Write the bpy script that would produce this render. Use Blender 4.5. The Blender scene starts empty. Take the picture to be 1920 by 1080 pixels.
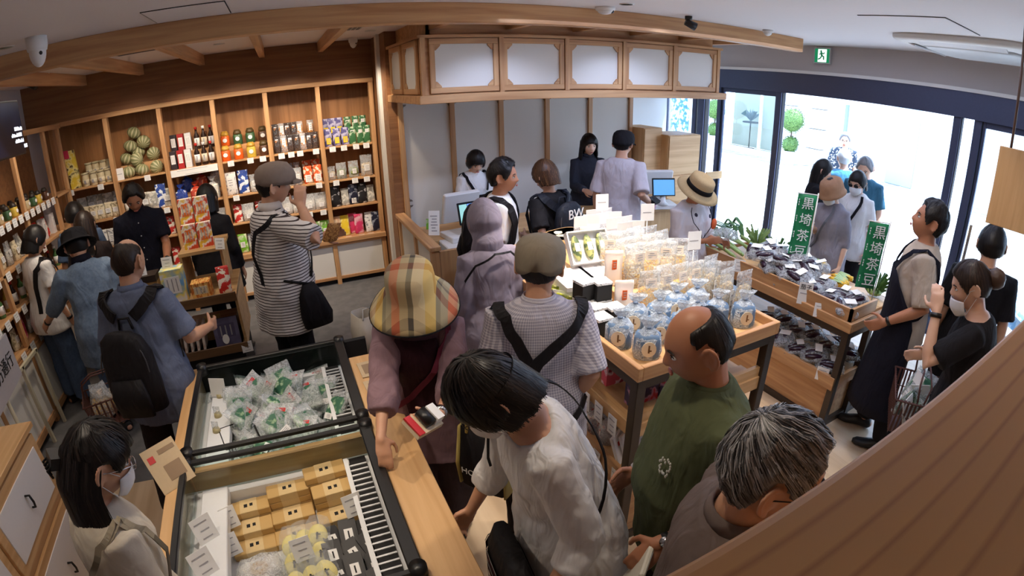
import bpy, math, random
from mathutils import Vector as V, Matrix, Euler, noise
random.seed(7)
R = math.radians
PI = math.pi
scene = bpy.context.scene
col = scene.collection

# ---------------------------------------------------------------- camera, world, exposure
cam_d = bpy.data.cameras.new('camera')
cam = bpy.data.objects.new('camera', cam_d)
col.objects.link(cam)
yaw, pit, rol = 0.42099, 0.39704, -0.02334
fw = V((math.sin(yaw) * math.cos(pit), math.cos(yaw) * math.cos(pit), -math.sin(pit)))
rt = V((math.cos(yaw), -math.sin(yaw), 0))
up = rt.cross(fw)
r2 = rt * math.cos(rol) + up * math.sin(rol)
u2 = up * math.cos(rol) - rt * math.sin(rol)
cam.matrix_world = Matrix(((r2.x, u2.x, -fw.x, 0), (r2.y, u2.y, -fw.y, 0), (r2.z, u2.z, -fw.z, 2.3), (0, 0, 0, 1)))
cam_d.type = 'PANO'
cam_d.panorama_type = 'FISHEYE_LENS_POLYNOMIAL'
cam_d.sensor_width = 36.0
cam_d.sensor_fit = 'HORIZONTAL'
cam_d.fisheye_fov = R(200)
cam_d.fisheye_polynomial_k0 = 0.0
cam_d.fisheye_polynomial_k1 = -0.0543618106
cam_d.fisheye_polynomial_k2 = -7.77039335e-06
cam_d.fisheye_polynomial_k3 = 1.08444741e-05
cam_d.fisheye_polynomial_k4 = -1.3551273e-07
cam_d.clip_start = 0.02
scene.camera = cam

world = bpy.data.worlds.new('sky')
scene.world = world
world.use_nodes = True
bg = world.node_tree.nodes['Background']
bg.inputs[0].default_value = (0.50, 0.68, 1.0, 1)
bg.inputs[1].default_value = 6.5

def light(kind, name, loc, energy, color, size=0.1, aim=None, spot=None, blend=0.6, sy=None):
    d = bpy.data.lights.new(name, kind)
    d.energy = energy
    d.color = color
    if kind == 'AREA':
        d.size = size
        if sy:
            d.shape = 'RECTANGLE'
            d.size_y = sy
    elif kind == 'SUN':
        d.angle = size
    else:
        d.shadow_soft_size = size
    if kind == 'SPOT':
        d.spot_size = R(spot or 90)
        d.spot_blend = blend
    o = bpy.data.objects.new(name, d)
    col.objects.link(o)
    o.location = loc
    if aim is not None:
        o.rotation_euler = (V(aim) - V(loc)).to_track_quat('-Z', 'Y').to_euler()
    return o

light('SUN', 'sunlight', (12, 0, 10), 12.0, (.80, .88, 1.0), 0.02, aim=(9.3, 3.0, 0))
WARM = (1.0, .84, .66)
NEUT = (1.0, .88, .74)
# spots recessed in the ceiling (the fittings themselves are built further down); the bluish pair stands in for daylight
SPOTS = [((-2.1, 5.0, 2.76), (-2.2, 6.2, 1.2), 38, 85), ((-1.5, 5.1, 2.76), (-1.6, 6.2, 1.1), 42, 85), ((-.95, 5.1, 2.76), (-1.0, 6.2, 1.1), 44, 85),
         ((-.4, 5.1, 2.76), (-.4, 6.2, 1.1), 48, 85), ((.15, 5.1, 2.76), (.15, 6.2, 1.05), 55, 85), ((.72, 5.1, 2.76), (.75, 6.2, 1.0), 60, 85),
         ((-1.6, 4.5, 2.76), (-2.6, 4.5, 1.1), 42, 90), ((-1.5, 3.6, 2.78), (-2.6, 3.8, .8), 20, 90), ((-.9, 3.9, 2.76), (-.85, 4.15, 1.0), 36, 60),
         ((1.5, 2.3, 2.80), (1.6, 2.4, 1.1), 130, 62), ((1.75, 1.7, 2.80), (1.75, 1.75, 1.1), 80, 58), ((1.9, 3.0, 2.80), (1.75, 2.8, 1.1), 95, 60),
         ((3.3, 2.0, 2.80), (3.4, 1.9, .9), 34, 60), ((3.3, 2.8, 2.80), (3.45, 2.7, .9), 28, 60),
         ((-.25, 2.4, 2.80), (-.25, 2.45, .7), 42, 50), ((-.2, 1.5, 2.80), (-.2, 1.6, .7), 46, 50),
         ((.6, 1.2, 2.80), (1.0, .9, .8), 26, 100), ((-.9, 1.3, 2.80), (-.9, 1.5, 0), 26, 95), ((1.7, .3, 2.80), (2.0, .6, .5), 14, 110),
         ((1.6, 3.1, 2.78), (1.8, 4.4, 1.0), 34, 85), ((2.9, 3.1, 2.78), (3.0, 4.5, 1.0), 34, 85), ((2.6, 1.0, 2.80), (2.7, 1.2, .6), 18, 100)]
for i, (a, b, e, s) in enumerate(SPOTS):
    light('SPOT', 'ceiling_spot', a, e, (.58, .68, 1.0) if a[1] == 3.1 else NEUT if a[0] > 1 else WARM, 0.04, b, s)  # blue pair replaces daylight falling on the panel wall
# added fills: bounce of the shop's fittings at left, bluish daylight at right
light('AREA', 'fill_left', (-.6, 3.6, 2.62), 17, (1, .90, .80), 3.0, aim=(-.6, 3.6, 0), sy=3.0)
light('AREA', 'daylight_fill_right', (3.2, 2.2, 2.72), 34, (.58, .68, 1.0), 3.4, aim=(3.2, 2.2, 0), sy=2.6)

vs = scene.view_settings
vs.view_transform = 'Standard'
vs.look = 'None'
vs.exposure = 0.22
vs.gamma = 1.0
vs.use_curve_mapping = False

# ---------------------------------------------------------------- materials
def s2l(c):
    return tuple(((x / 255) / 12.92 if x / 255 <= .04045 else ((x / 255 + .055) / 1.055) ** 2.4) for x in c) + (1,)

MATS = {}
def newmat(name):
    m = bpy.data.materials.new(name)
    m.use_nodes = True
    return m, m.node_tree, m.node_tree.nodes['Principled BSDF']

def N(nt, typ, **kw):
    n = nt.nodes.new(typ)
    for k, v in kw.items():
        setattr(n, k, v)
    return n

def plain(name, rgb, rough=.5, metal=0, bump=0, scale=60, var=.06, emit=0, coat=0):
    if name in MATS:
        return MATS[name]
    m, nt, b = newmat(name)
    b.inputs['Roughness'].default_value = rough
    b.inputs['Metallic'].default_value = metal
    c = s2l(rgb)
    tc = N(nt, 'ShaderNodeTexCoord')
    nz = N(nt, 'ShaderNodeTexNoise')
    nz.inputs['Scale'].default_value = scale
    nz.inputs['Detail'].default_value = 3
    nt.links.new(tc.outputs['Object'], nz.inputs['Vector'])
    mx = N(nt, 'ShaderNodeMix', data_type='RGBA')
    mx.inputs[6].default_value = tuple(x * (1 - var) for x in c[:3]) + (1,)
    mx.inputs[7].default_value = tuple(min(1, x * (1 + var)) for x in c[:3]) + (1,)
    nt.links.new(nz.outputs[0], mx.inputs[0])
    nt.links.new(mx.outputs[2], b.inputs['Base Color'])
    if bump:
        bp = N(nt, 'ShaderNodeBump')
        bp.inputs['Strength'].default_value = bump
        bp.inputs['Distance'].default_value = .004
        nt.links.new(nz.outputs[0], bp.inputs['Height'])
        nt.links.new(bp.outputs[0], b.inputs['Normal'])
    if emit:
        b.inputs['Emission Color'].default_value = c
        b.inputs['Emission Strength'].default_value = emit
    if coat:
        b.inputs['Coat Weight'].default_value = coat
    MATS[name] = m
    return m

def wood(name, c1, c2, axis, scale=1.0, rough=.45, lines=14):
    if name in MATS:
        return MATS[name]
    m, nt, b = newmat(name)
    tc = N(nt, 'ShaderNodeTexCoord')
    mp = N(nt, 'ShaderNodeMapping')
    sc = [lines * scale] * 3
    sc[axis] = .7 * scale
    mp.inputs['Scale'].default_value = sc
    nt.links.new(tc.outputs['Object'], mp.inputs['Vector'])
    nz = N(nt, 'ShaderNodeTexNoise')
    nz.inputs['Scale'].default_value = 1.6
    nz.inputs['Detail'].default_value = 6
    nz.inputs['Distortion'].default_value = .6
    nt.links.new(mp.outputs[0], nz.inputs['Vector'])
    rp = N(nt, 'ShaderNodeValToRGB')
    rp.color_ramp.elements[0].position = .34
    rp.color_ramp.elements[0].color = s2l(c2)
    rp.color_ramp.elements[1].position = .62
    rp.color_ramp.elements[1].color = s2l(c1)
    nt.links.new(nz.outputs[0], rp.inputs[0])
    nt.links.new(rp.outputs[0], b.inputs['Base Color'])
    b.inputs['Roughness'].default_value = rough
    bp = N(nt, 'ShaderNodeBump')
    bp.inputs['Strength'].default_value = .15
    bp.inputs['Distance'].default_value = .001
    nt.links.new(nz.outputs[0], bp.inputs['Height'])
    nt.links.new(bp.outputs[0], b.inputs['Normal'])
    MATS[name] = m
    return m

OAK = [wood('oak_' + 'xyz'[a], (208, 162, 114), (180, 130, 86), a) for a in range(3)]
LOAK = [wood('light_oak_' + 'xyz'[a], (222, 180, 128), (204, 158, 106), a) for a in range(3)]

def fabric(name, rgb, rgb2=None, pattern=None, scale=30, rough=.85, duty=.5, space='Object', fold=.5):
    """cloth: pattern None | stripes_z | check | dots | plaid | denim"""
    if name in MATS:
        return MATS[name]
    m, nt, b = newmat(name)
    L = nt.links.new
    c = s2l(rgb)
    c2 = s2l(rgb2 or rgb)
    tc = N(nt, 'ShaderNodeTexCoord')
    big = N(nt, 'ShaderNodeTexNoise')
    big.inputs['Scale'].default_value = 9
    big.inputs['Detail'].default_value = 2
    big.inputs['Distortion'].default_value = 1.2
    mpb = N(nt, 'ShaderNodeMapping')
    mpb.inputs['Scale'].default_value = (1.4, 1.4, .55)
    L(tc.outputs['Object'], mpb.inputs[0])
    L(mpb.outputs[0], big.inputs['Vector'])
    colr = None
    mx = N(nt, 'ShaderNodeMix', data_type='RGBA')
    mx.inputs[6].default_value = c
    mx.inputs[7].default_value = c2
    if pattern in ('stripes_z', 'check', 'plaid'):
        sp = N(nt, 'ShaderNodeSeparateXYZ')
        L(tc.outputs[space], sp.inputs[0])
        def band(out, s, d):
            a = N(nt, 'ShaderNodeMath', operation='MULTIPLY')
            a.inputs[1].default_value = s
            L(out, a.inputs[0])
            f = N(nt, 'ShaderNodeMath', operation='FRACT')
            L(a.outputs[0], f.inputs[0])
            g = N(nt, 'ShaderNodeMath', operation='LESS_THAN')
            g.inputs[1].default_value = d
            L(f.outputs[0], g.inputs[0])
            return g.outputs[0]
        if pattern == 'stripes_z':
            L(band(sp.outputs[2], scale, duty), mx.inputs[0])
        else:
            at = N(nt, 'ShaderNodeMath', operation='ARCTAN2')
            L(sp.outputs[1], at.inputs[0])
            L(sp.outputs[0], at.inputs[1])
            q1 = band(sp.outputs[2], scale, duty)
            q2 = band(at.outputs[0], scale * .16, duty)
            ad = N(nt, 'ShaderNodeMath', operation='ADD')
            L(q1, ad.inputs[0])
            L(q2, ad.inputs[1])
            hf = N(nt, 'ShaderNodeMath', operation='MULTIPLY')
            hf.inputs[1].default_value = .5
            L(ad.outputs[0], hf.inputs[0])
            L(hf.outputs[0], mx.inputs[0])
    elif pattern == 'dots':
        vo = N(nt, 'ShaderNodeTexVoronoi')
        vo.inputs['Scale'].default_value = scale
        L(tc.outputs['Object'], vo.inputs['Vector'])
        g = N(nt, 'ShaderNodeMath', operation='LESS_THAN')
        g.inputs[1].default_value = duty
        L(vo.outputs['Distance'], g.inputs[0])
        L(g.outputs[0], mx.inputs[0])
    else:
        nz = N(nt, 'ShaderNodeTexNoise')
        nz.inputs['Scale'].default_value = scale
        nz.inputs['Detail'].default_value = 4
        L(tc.outputs['Object'], nz.inputs['Vector'])
        L(nz.outputs[0], mx.inputs[0])
    L(mx.outputs[2], b.inputs['Base Color'])
    b.inputs['Roughness'].default_value = rough
    b.inputs['Specular IOR Level'].default_value = .2
    wv = N(nt, 'ShaderNodeTexNoise')
    wv.inputs['Scale'].default_value = 350
    L(tc.outputs['Object'], wv.inputs['Vector'])
    bp = N(nt, 'ShaderNodeBump')
    bp.inputs['Strength'].default_value = fold
    bp.inputs['Distance'].default_value = .03
    L(big.outputs[0], bp.inputs['Height'])
    bp2 = N(nt, 'ShaderNodeBump')
    bp2.inputs['Strength'].default_value = .25
    bp2.inputs['Distance'].default_value = .001
    L(wv.outputs[0], bp2.inputs['Height'])
    L(bp.outputs[0], bp2.inputs['Normal'])
    L(bp2.outputs[0], b.inputs['Normal'])
    MATS[name] = m
    return m

def hairmat(name, rgb, rgb2, grey=0.0):
    if name in MATS:
        return MATS[name]
    m, nt, b = newmat(name)
    L = nt.links.new
    ge = N(nt, 'ShaderNodeNewGeometry')
    rp = N(nt, 'ShaderNodeValToRGB')
    rp.color_ramp.elements[0].color = s2l(rgb)
    rp.color_ramp.elements[1].color = s2l(rgb2)
    rp.color_ramp.elements[0].position = max(0, .55 - grey)
    rp.color_ramp.elements[1].position = 1.0
    L(ge.outputs['Random Per Island'], rp.inputs[0])
    L(rp.outputs[0], b.inputs['Base Color'])
    b.inputs['Roughness'].default_value = .42
    b.inputs['Specular IOR Level'].default_value = .35
    MATS[name] = m
    return m

def skinmat(name, rgb):
    if name in MATS:
        return MATS[name]
    m, nt, b = newmat(name)
    L = nt.links.new
    tc = N(nt, 'ShaderNodeTexCoord')
    nz = N(nt, 'ShaderNodeTexNoise')
    nz.inputs['Scale'].default_value = 14
    nz.inputs['Detail'].default_value = 5
    L(tc.outputs['Object'], nz.inputs['Vector'])
    mx = N(nt, 'ShaderNodeMix', data_type='RGBA')
    c = s2l(rgb)
    mx.inputs[6].default_value = (c[0] * .9, c[1] * .78, c[2] * .74, 1)
    mx.inputs[7].default_value = (min(1, c[0] * 1.06), c[1] * 1.1, c[2] * 1.1, 1)
    L(nz.outputs[0], mx.inputs[0])
    L(mx.outputs[2], b.inputs['Base Color'])
    b.inputs['Roughness'].default_value = .48
    b.inputs['Subsurface Weight'].default_value = .08
    b.inputs['Subsurface Radius'].default_value = (.01, .004, .002)
    MATS[name] = m
    return m

def film(name, tint=(235, 240, 245), clear=.80, rough=.16, crinkle=.9, scale=45):
    """clear plastic film: mostly see-through, crinkled and shiny"""
    if name in MATS:
        return MATS[name]
    m, nt, b = newmat(name)
    L = nt.links.new
    out = nt.nodes['Material Output']
    tr = N(nt, 'ShaderNodeBsdfTransparent')
    tr.inputs[0].default_value = (.97, .98, .98, 1)
    b.inputs['Base Color'].default_value = s2l(tint)
    b.inputs['Roughness'].default_value = rough
    b.inputs['Specular IOR Level'].default_value = 1.0
    tc = N(nt, 'ShaderNodeTexCoord')
    nz = N(nt, 'ShaderNodeTexNoise')
    nz.inputs['Scale'].default_value = scale
    nz.inputs['Detail'].default_value = 2
    nz.inputs['Distortion'].default_value = 1.5
    L(tc.outputs['Object'], nz.inputs['Vector'])
    bp = N(nt, 'ShaderNodeBump')
    bp.inputs['Strength'].default_value = crinkle
    bp.inputs['Distance'].default_value = .012
    L(nz.outputs[0], bp.inputs['Height'])
    L(bp.outputs[0], b.inputs['Normal'])
    mr = N(nt, 'ShaderNodeMapRange')
    mr.inputs[1].default_value = .35
    mr.inputs[2].default_value = .75
    mr.inputs[3].default_value = 1 - clear
    mr.inputs[4].default_value = min(1, (1 - clear) * 2.6)
    L(nz.outputs[0], mr.inputs[0])
    ms = N(nt, 'ShaderNodeMixShader')
    L(mr.outputs[0], ms.inputs[0])
    L(tr.outputs[0], ms.inputs[1])
    L(b.outputs[0], ms.inputs[2])
    L(ms.outputs[0], out.inputs[0])
    MATS[name] = m
    return m

def pane(name, tint=(1, 1, 1, 1), fac=.1):
    if name in MATS:
        return MATS[name]
    m, nt, b = newmat(name)
    L = nt.links.new
    tr = N(nt, 'ShaderNodeBsdfTransparent')
    tr.inputs[0].default_value = tint
    gl = N(nt, 'ShaderNodeBsdfGlossy')
    gl.inputs['Roughness'].default_value = .03
    fr = N(nt, 'ShaderNodeLayerWeight')
    fr.inputs[0].default_value = .25
    mr = N(nt, 'ShaderNodeMath', operation='MULTIPLY')
    mr.inputs[1].default_value = .6
    L(fr.outputs['Fresnel'], mr.inputs[0])
    ms = N(nt, 'ShaderNodeMixShader')
    L(mr.outputs[0], ms.inputs[0])
    L(tr.outputs[0], ms.inputs[1])
    L(gl.outputs[0], ms.inputs[2])
    L(ms.outputs[0], nt.nodes['Material Output'].inputs[0])
    MATS[name] = m
    return m

def speck(name, c1, c2, scale=60, lo=.45, hi=.55, rough=.6, c3=None, stretch=None, bump=0):
    """two or three colour blotches (food in a bag, printed wrapping)"""
    if name in MATS:
        return MATS[name]
    m, nt, b = newmat(name)
    L = nt.links.new
    tc = N(nt, 'ShaderNodeTexCoord')
    mp = N(nt, 'ShaderNodeMapping')
    if stretch:
        mp.inputs['Scale'].default_value = stretch
    L(tc.outputs['Object'], mp.inputs[0])
    nz = N(nt, 'ShaderNodeTexNoise')
    nz.inputs['Scale'].default_value = scale
    nz.inputs['Detail'].default_value = 2
    L(mp.outputs[0], nz.inputs['Vector'])
    rp = N(nt, 'ShaderNodeValToRGB')
    e = rp.color_ramp.elements
    e[0].position = lo
    e[0].color = s2l(c1)
    e[1].position = hi
    e[1].color = s2l(c2)
    if c3:
        k = e.new(min(.98, hi + .08))
        k.color = s2l(c3)
    L(nz.outputs[0], rp.inputs[0])
    L(rp.outputs[0], b.inputs['Base Color'])
    b.inputs['Roughness'].default_value = rough
    if bump:
        bp = N(nt, 'ShaderNodeBump')
        bp.inputs['Strength'].default_value = bump
        bp.inputs['Distance'].default_value = .01
        L(nz.outputs[0], bp.inputs['Height'])
        L(bp.outputs[0], b.inputs['Normal'])
    MATS[name] = m
    return m

CREAM = plain('cream_panel', (226, 222, 214), .7, var=.02, bump=.15, scale=140)
WHITE = plain('white_paint', (236, 234, 232), .55, var=.02)
CARD = plain('white_card', (243, 242, 240), .6, var=.02)
INK = plain('grey_ink', (168, 166, 170), .7, var=.1)
BLK = plain('black_plastic', (22, 21, 22), .35, var=.1)
BLKM = plain('matte_black', (24, 23, 24), .8, var=.1)
BRONZE = plain('bronze_steel', (72, 62, 54), .42, .5, var=.08)
DARKM = plain('steel_frame_with_glare', (74, 80, 104), .38, .4, var=.08)  # dark bronze lifted towards blue, lens glare put into the colour
CHROME = plain('chrome', (200, 200, 205), .18, 1, var=.02)
LGREY = plain('light_grey_plastic', (205, 206, 208), .45, var=.03)

# ---------------------------------------------------------------- mesh builder
class MB:
    def __init__(s):
        s.v, s.f, s.m, s.s = [], [], [], []
        s.X = Matrix.Identity(4)

    def add(s, vs, fs, mi=0, sm=False):
        o = len(s.v)
        s.v += [tuple(s.X @ V(p)) for p in vs]
        s.f += [tuple(i + o for i in q) for q in fs]
        if isinstance(mi, list):
            s.m += mi
        else:
            s.m += [mi] * len(fs)
        s.s += [sm] * len(fs)

    def box(s, c, d, mi=0, rot=None, taper=1.0):
        x, y, z = d[0] / 2, d[1] / 2, d[2] / 2
        t = taper
        P = [V((-x, -y, -z)), V((x, -y, -z)), V((x, y, -z)), V((-x, y, -z)), V((-x * t, -y * t, z)), V((x * t, -y * t, z)), V((x * t, y * t, z)), V((-x * t, y * t, z))]
        if rot is not None:
            M = rot if isinstance(rot, Matrix) else Euler(rot).to_matrix()
            P = [M @ p for p in P]
        c = V(c)
        s.add([c + p for p in P], [(0, 3, 2, 1), (4, 5, 6, 7), (0, 1, 5, 4), (1, 2, 6, 5), (2, 3, 7, 6), (3, 0, 4, 7)], mi)

    def wb(s, x0, x1, y0, y1, z0, z1, mi=None):
        """axis aligned box by its limits; grain follows the longest side when mi is None"""
        d = (abs(x1 - x0), abs(y1 - y0), abs(z1 - z0))
        if mi is None:
            mi = d.index(max(d))
        s.box(((x0 + x1) / 2, (y0 + y1) / 2, (z0 + z1) / 2), d, mi)

    def cyl(s, p0, p1, r0, r1=None, n=16, mi=0, sm=True):
        r1 = r0 if r1 is None else r1
        s.loft([(V(p0), None, r0, r0), (V(p1), None, r1, r1)], n, mi, sm)

    def loft(s, secs, n=16, mi=0, sm=True, caps=True, e=2.0):
        """secs: (centre, frame or None, rx, ry); frame = (ax, ay)"""
        P = []
        K = len(secs)
        prev = None
        for k, (c, fr, rx, ry) in enumerate(secs):
            c = V(c)
            if fr is None:
                a = V(secs[max(0, k - 1)][0])
                b = V(secs[min(K - 1, k + 1)][0])
                t = (b - a).normalized() if (b - a).length > 1e-9 else V((0, 0, 1))
                if prev is None:
                    h = V((1, 0, 0)) if abs(t.x) < .9 else V((0, 1, 0))
                    ax = (h - t * h.dot(t)).normalized()
                else:
                    ax = (prev - t * prev.dot(t)).normalized()
                prev = ax
                ay = t.cross(ax)
            else:
                ax, ay = fr
            for i in range(n):
                a = 2 * PI * i / n
                ca, sa = math.cos(a), math.sin(a)
                if e != 2.0:
                    q = (abs(ca) ** e + abs(sa) ** e) ** (-1 / e)
                    ca *= q
                    sa *= q
                P.append(c + ax * (rx * ca) + ay * (ry * sa))
        F = []
        for k in range(K - 1):
            for i in range(n):
                j = (i + 1) % n
                F.append((k * n + i, k * n + j, (k + 1) * n + j, (k + 1) * n + i))
        if caps:
            F.append(tuple(reversed(range(n))))
            F.append(tuple(range((K - 1) * n, K * n)))
        s.add(P, F, mi, sm)

    def chain(s, pts, rad, n=12, mi=0, rc=True, flat=1.0):
        """rounded tube through joints"""
        pts = [V(p) for p in pts]
        secs = []
        if rc:
            t = (pts[0] - pts[1]).normalized()
            secs += [(pts[0] + t * rad[0] * .92, None, rad[0] * .35, rad[0] * .35 * flat), (pts[0] + t * rad[0] * .6, None, rad[0] * .8, rad[0] * .8 * flat)]
        for p, r in zip(pts, rad):
            secs.append((p, None, r, r * flat))
        if rc:
            t = (pts[-1] - pts[-2]).normalized()
            secs += [(pts[-1] + t * rad[-1] * .6, None, rad[-1] * .8, rad[-1] * .8 * flat), (pts[-1] + t * rad[-1] * .92, None, rad[-1] * .35, rad[-1] * .35 * flat)]
        s.loft(secs, n, mi, True)

    def sph(s, c, r, nu=16, nv=10, mi=0, fn=None, M=None):
        if not hasattr(r, '__len__'):
            r = (r, r, r)
        c = V(c)
        P = []
        def pt(u):
            q = fn(u) if fn else V((u.x * r[0], u.y * r[1], u.z * r[2]))
            return c + (M @ q if M else q)
        P.append(pt(V((0, 0, -1))))
        for j in range(1, nv):
            el = -PI / 2 + PI * j / nv
            for i in range(nu):
                az = 2 * PI * i / nu
                P.append(pt(V((math.cos(el) * math.cos(az), math.cos(el) * math.sin(az), math.sin(el)))))
        P.append(pt(V((0, 0, 1))))
        F = []
        for i in range(nu):
            F.append((0, 1 + (i + 1) % nu, 1 + i))
            for j in range(nv - 2):
                a = 1 + j * nu
                F.append((a + i, a + (i + 1) % nu, a + nu + (i + 1) % nu, a + nu + i))
            a = 1 + (nv - 2) * nu
            F.append((a + i, a + (i + 1) % nu, len(P) - 1))
        s.add(P, F, mi, True)

    def ribbon(s, pts, nrm, w, th=.004, mi=0):
        """strap: pts with surface normals, width w, thickness th"""
        K = len(pts)
        P = []
        for k in range(K):
            t = (V(pts[min(K - 1, k + 1)]) - V(pts[max(0, k - 1)])).normalized()
            n = V(nrm[k]).normalized()
            b = t.cross(n).normalized() * (w / 2)
            p = V(pts[k])
            n = n * th
            P += [p - b, p + b, p + b + n, p - b + n]
        F = [(3, 2, 1, 0), (4 * K - 4, 4 * K - 3, 4 * K - 2, 4 * K - 1)]
        for k in range(K - 1):
            a = 4 * k
            for i in range(4):
                j = (i + 1) % 4
                F.append((a + i, a + j, a + 4 + j, a + 4 + i))
        s.add(P, F, mi, False)

    def poly(s, pts, ax, d, mi=0):
        """prism: outline pts (3D, planar) extruded by vector d"""
        n = len(pts)
        d = V(d)
        P = [V(p) for p in pts] + [V(p) + d for p in pts]
        F = [tuple(reversed(range(n))), tuple(range(n, 2 * n))]
        for i in range(n):
            j = (i + 1) % n
            F.append((i, j, n + j, n + i))
        s.add(P, F, mi)

    def mesh(s, name, mats):
        me = bpy.data.meshes.new(name)
        me.from_pydata(s.v, [], s.f)
        for m in mats:
            me.materials.append(m)
        me.polygons.foreach_set('material_index', s.m)
        me.polygons.foreach_set('use_smooth', s.s)
        me.update()
        return me

    def build(s, name, mats, parent=None, loc=None):
        if not isinstance(mats, (list, tuple)):
            mats = [mats]
        return link(name, s.mesh(name, mats), parent, loc)

STUFFN = {'print', 'small_lettering', 'slots', 'keys', 'wire', 'basket_body', 'leaves', 'greens', 'husk', 'lettering', 'screen_text', 'upper_crown', 'lower_crown', 'chest_print', 'paving_slabs', 'side_pattern', 'shirt_buttons', 'aubergines', 'buns', 'hair', 'mark'}
def link(name, me, parent=None, loc=None):
    o = bpy.data.objects.new(name, me)
    if name in STUFFN:
        o['kind'] = 'stuff'
    col.objects.link(o)
    if parent is not None:
        o.parent = parent
    if loc is not None:
        o.location = loc
    return o

def tag(o, label=None, cat=None, group=None, kind=None):
    if label:
        if len(label.split()) > 16:
            label = label.replace(' from the left', ' from left').replace('in the ', 'in ', 1) if len(label.split()) > 17 else label.replace(' from the left', ' from left')
        if len(label.split()) > 16:
            label = label.replace(' of the ', ' of ', 1).replace(' at the ', ' at ', 1).replace('at the very ', 'at ')
        o['label'] = label
    if cat:
        o['category'] = cat
    if group:
        o['group'] = group
    if kind:
        o['kind'] = kind
    return o

def thing(name, label, cat, loc=(0, 0, 0), rz=0, group=None, rot=None):
    o = bpy.data.objects.new(name, None)
    o.empty_display_size = .1
    col.objects.link(o)
    o.location = loc
    o.rotation_euler = rot if rot is not None else (0, 0, rz)
    return tag(o, label, cat, group)

def struct(name, mb, mats, parent=None, bevel=0):
    o = mb.build(name, mats, parent)
    if parent is None:
        o['kind'] = 'structure'
    if bevel:
        b = o.modifiers.new('bevel', 'BEVEL')
        b.width = bevel
        b.segments = 1
    return o

def bev(o, w=.003, seg=1):
    b = o.modifiers.new('bevel', 'BEVEL')
    b.width = w
    b.segments = seg
    b.limit_method = 'ANGLE'
    return o

def copy_tree(o, parent=None):
    c = o.copy()
    col.objects.link(c)
    if parent is not None:
        c.parent = parent
    for ch in list(KIDS.get(o.name, [])):
        d = copy_tree(ch, c)
    return c
KIDS = {}

def text_mesh(body, size, ext=.0008):
    cu = bpy.data.curves.new('lettering', 'FONT')
    cu.body = body
    cu.size = size
    cu.extrude = ext
    cu.align_x = 'CENTER'
    cu.align_y = 'CENTER'
    cu.space_line = .95
    cu.resolution_u = 3
    to = bpy.data.objects.new('lettering', cu)
    col.objects.link(to)
    dg = bpy.context.evaluated_depsgraph_get()
    me = bpy.data.meshes.new_from_object(to.evaluated_get(dg))
    bpy.data.objects.remove(to)
    return me

ORD = ['first', 'second', 'third', 'fourth', 'fifth', 'sixth', 'seventh', 'eighth', 'ninth', 'tenth', 'eleventh', 'twelfth', 'thirteenth', 'fourteenth']

# ================================================================ THE SETTING
def flat(name, x0, x1, y0, y1, z0, z1, m, kind='structure'):
    b = MB()
    b.wb(x0, x1, y0, y1, z0, z1, 0)
    o = b.build(name, m)
    o['kind'] = kind
    return o

FLOORW = wood('floor_oak', (214, 190, 160), (194, 166, 134), 1, .55, .3, 10)
FLOORG = speck('floor_grey', (98, 98, 100), (112, 111, 112), 9, .4, .62, .45)
WALLB = plain('beige_wall', (200, 192, 190), .8, var=.02)
CEILM = plain('ceiling_white', (234, 230, 232), .85, var=.015)
DWOOD = wood('dark_back_wood', (150, 104, 66), (128, 86, 54), 0, 1.0, .5)
flat('floor', -2.9, 5.75, -1.6, 3.07, -.1, 0, FLOORW)
flat('floor', -2.9, 5.75, 3.07, 6.7, -.1, .001, FLOORG)
cl = flat('ceiling', -2.9, 5.75, -1.6, 6.7, 2.83, 2.93, CEILM)
flat('wall_back', -2.9, 5.75, 6.5, 6.7, 0, 2.83, WALLB)
flat('wall_left', -3.0, -2.86, -1.6, 6.7, 0, 2.83, WALLB)
flat('wall_front', -3.0, 5.75, -1.75, -1.6, 0, 2.83, WALLB)
flat('wall_right', 5.62, 5.76, -1.6, 6.7, 2.5, 2.83, WALLB)
# header over the doors
flat('trim_1', 5.56, 5.72, -1.6, 6.5, 2.24, 2.49, DARKM)
flat('trim_2', 5.53, 5.62, -1.6, 6.5, 2.49, 2.525, WHITE)
# partition beside the shelves + fascia above them
flat('wall_partition', 1.08, 1.2, 5.36, 6.5, 0, 2.83, DWOOD)
flat('trim_3', 1.045, 1.085, 5.62, 5.72, 0, 2.83, CREAM)
b = MB(); b.wb(-2.86, 1.08, 6.13, 6.16, 2.38, 2.83, 0)
struct('wall_fascia', b, DWOOD)
b = MB(); b.wb(1.2, 4.32, 4.24, 4.27, 2.66, 2.83, 0); b.wb(1.2, 1.23, 4.24, 5.36, 2.66, 2.83, 0)
struct('wall_canopy_fascia', b, OAK[0])
# ceiling beams
b = MB(); b.wb(-2.86, 4.9, 3.47, 3.58, 2.69, 2.83)
struct('trim_4', b, OAK, bevel=.004)
for i, x in enumerate((-2.1, -1.45, -.78, -.13, .51)):
    b = MB(); b.wb(x - .03, x + .03, 3.58, 6.13, 2.72, 2.83); struct('trim_%d' % (5 + i), b, OAK, bevel=.003)
for i, x in enumerate((1.25, 1.93, 2.58, 3.22, 3.85, 4.45)):
    b = MB(); b.wb(x - .03, x + .03, 3.58, 4.24 if x < 4.4 else 5.3, 2.72, 2.83); struct('trim_%d' % (10 + i), b, OAK, bevel=.003)
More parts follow.
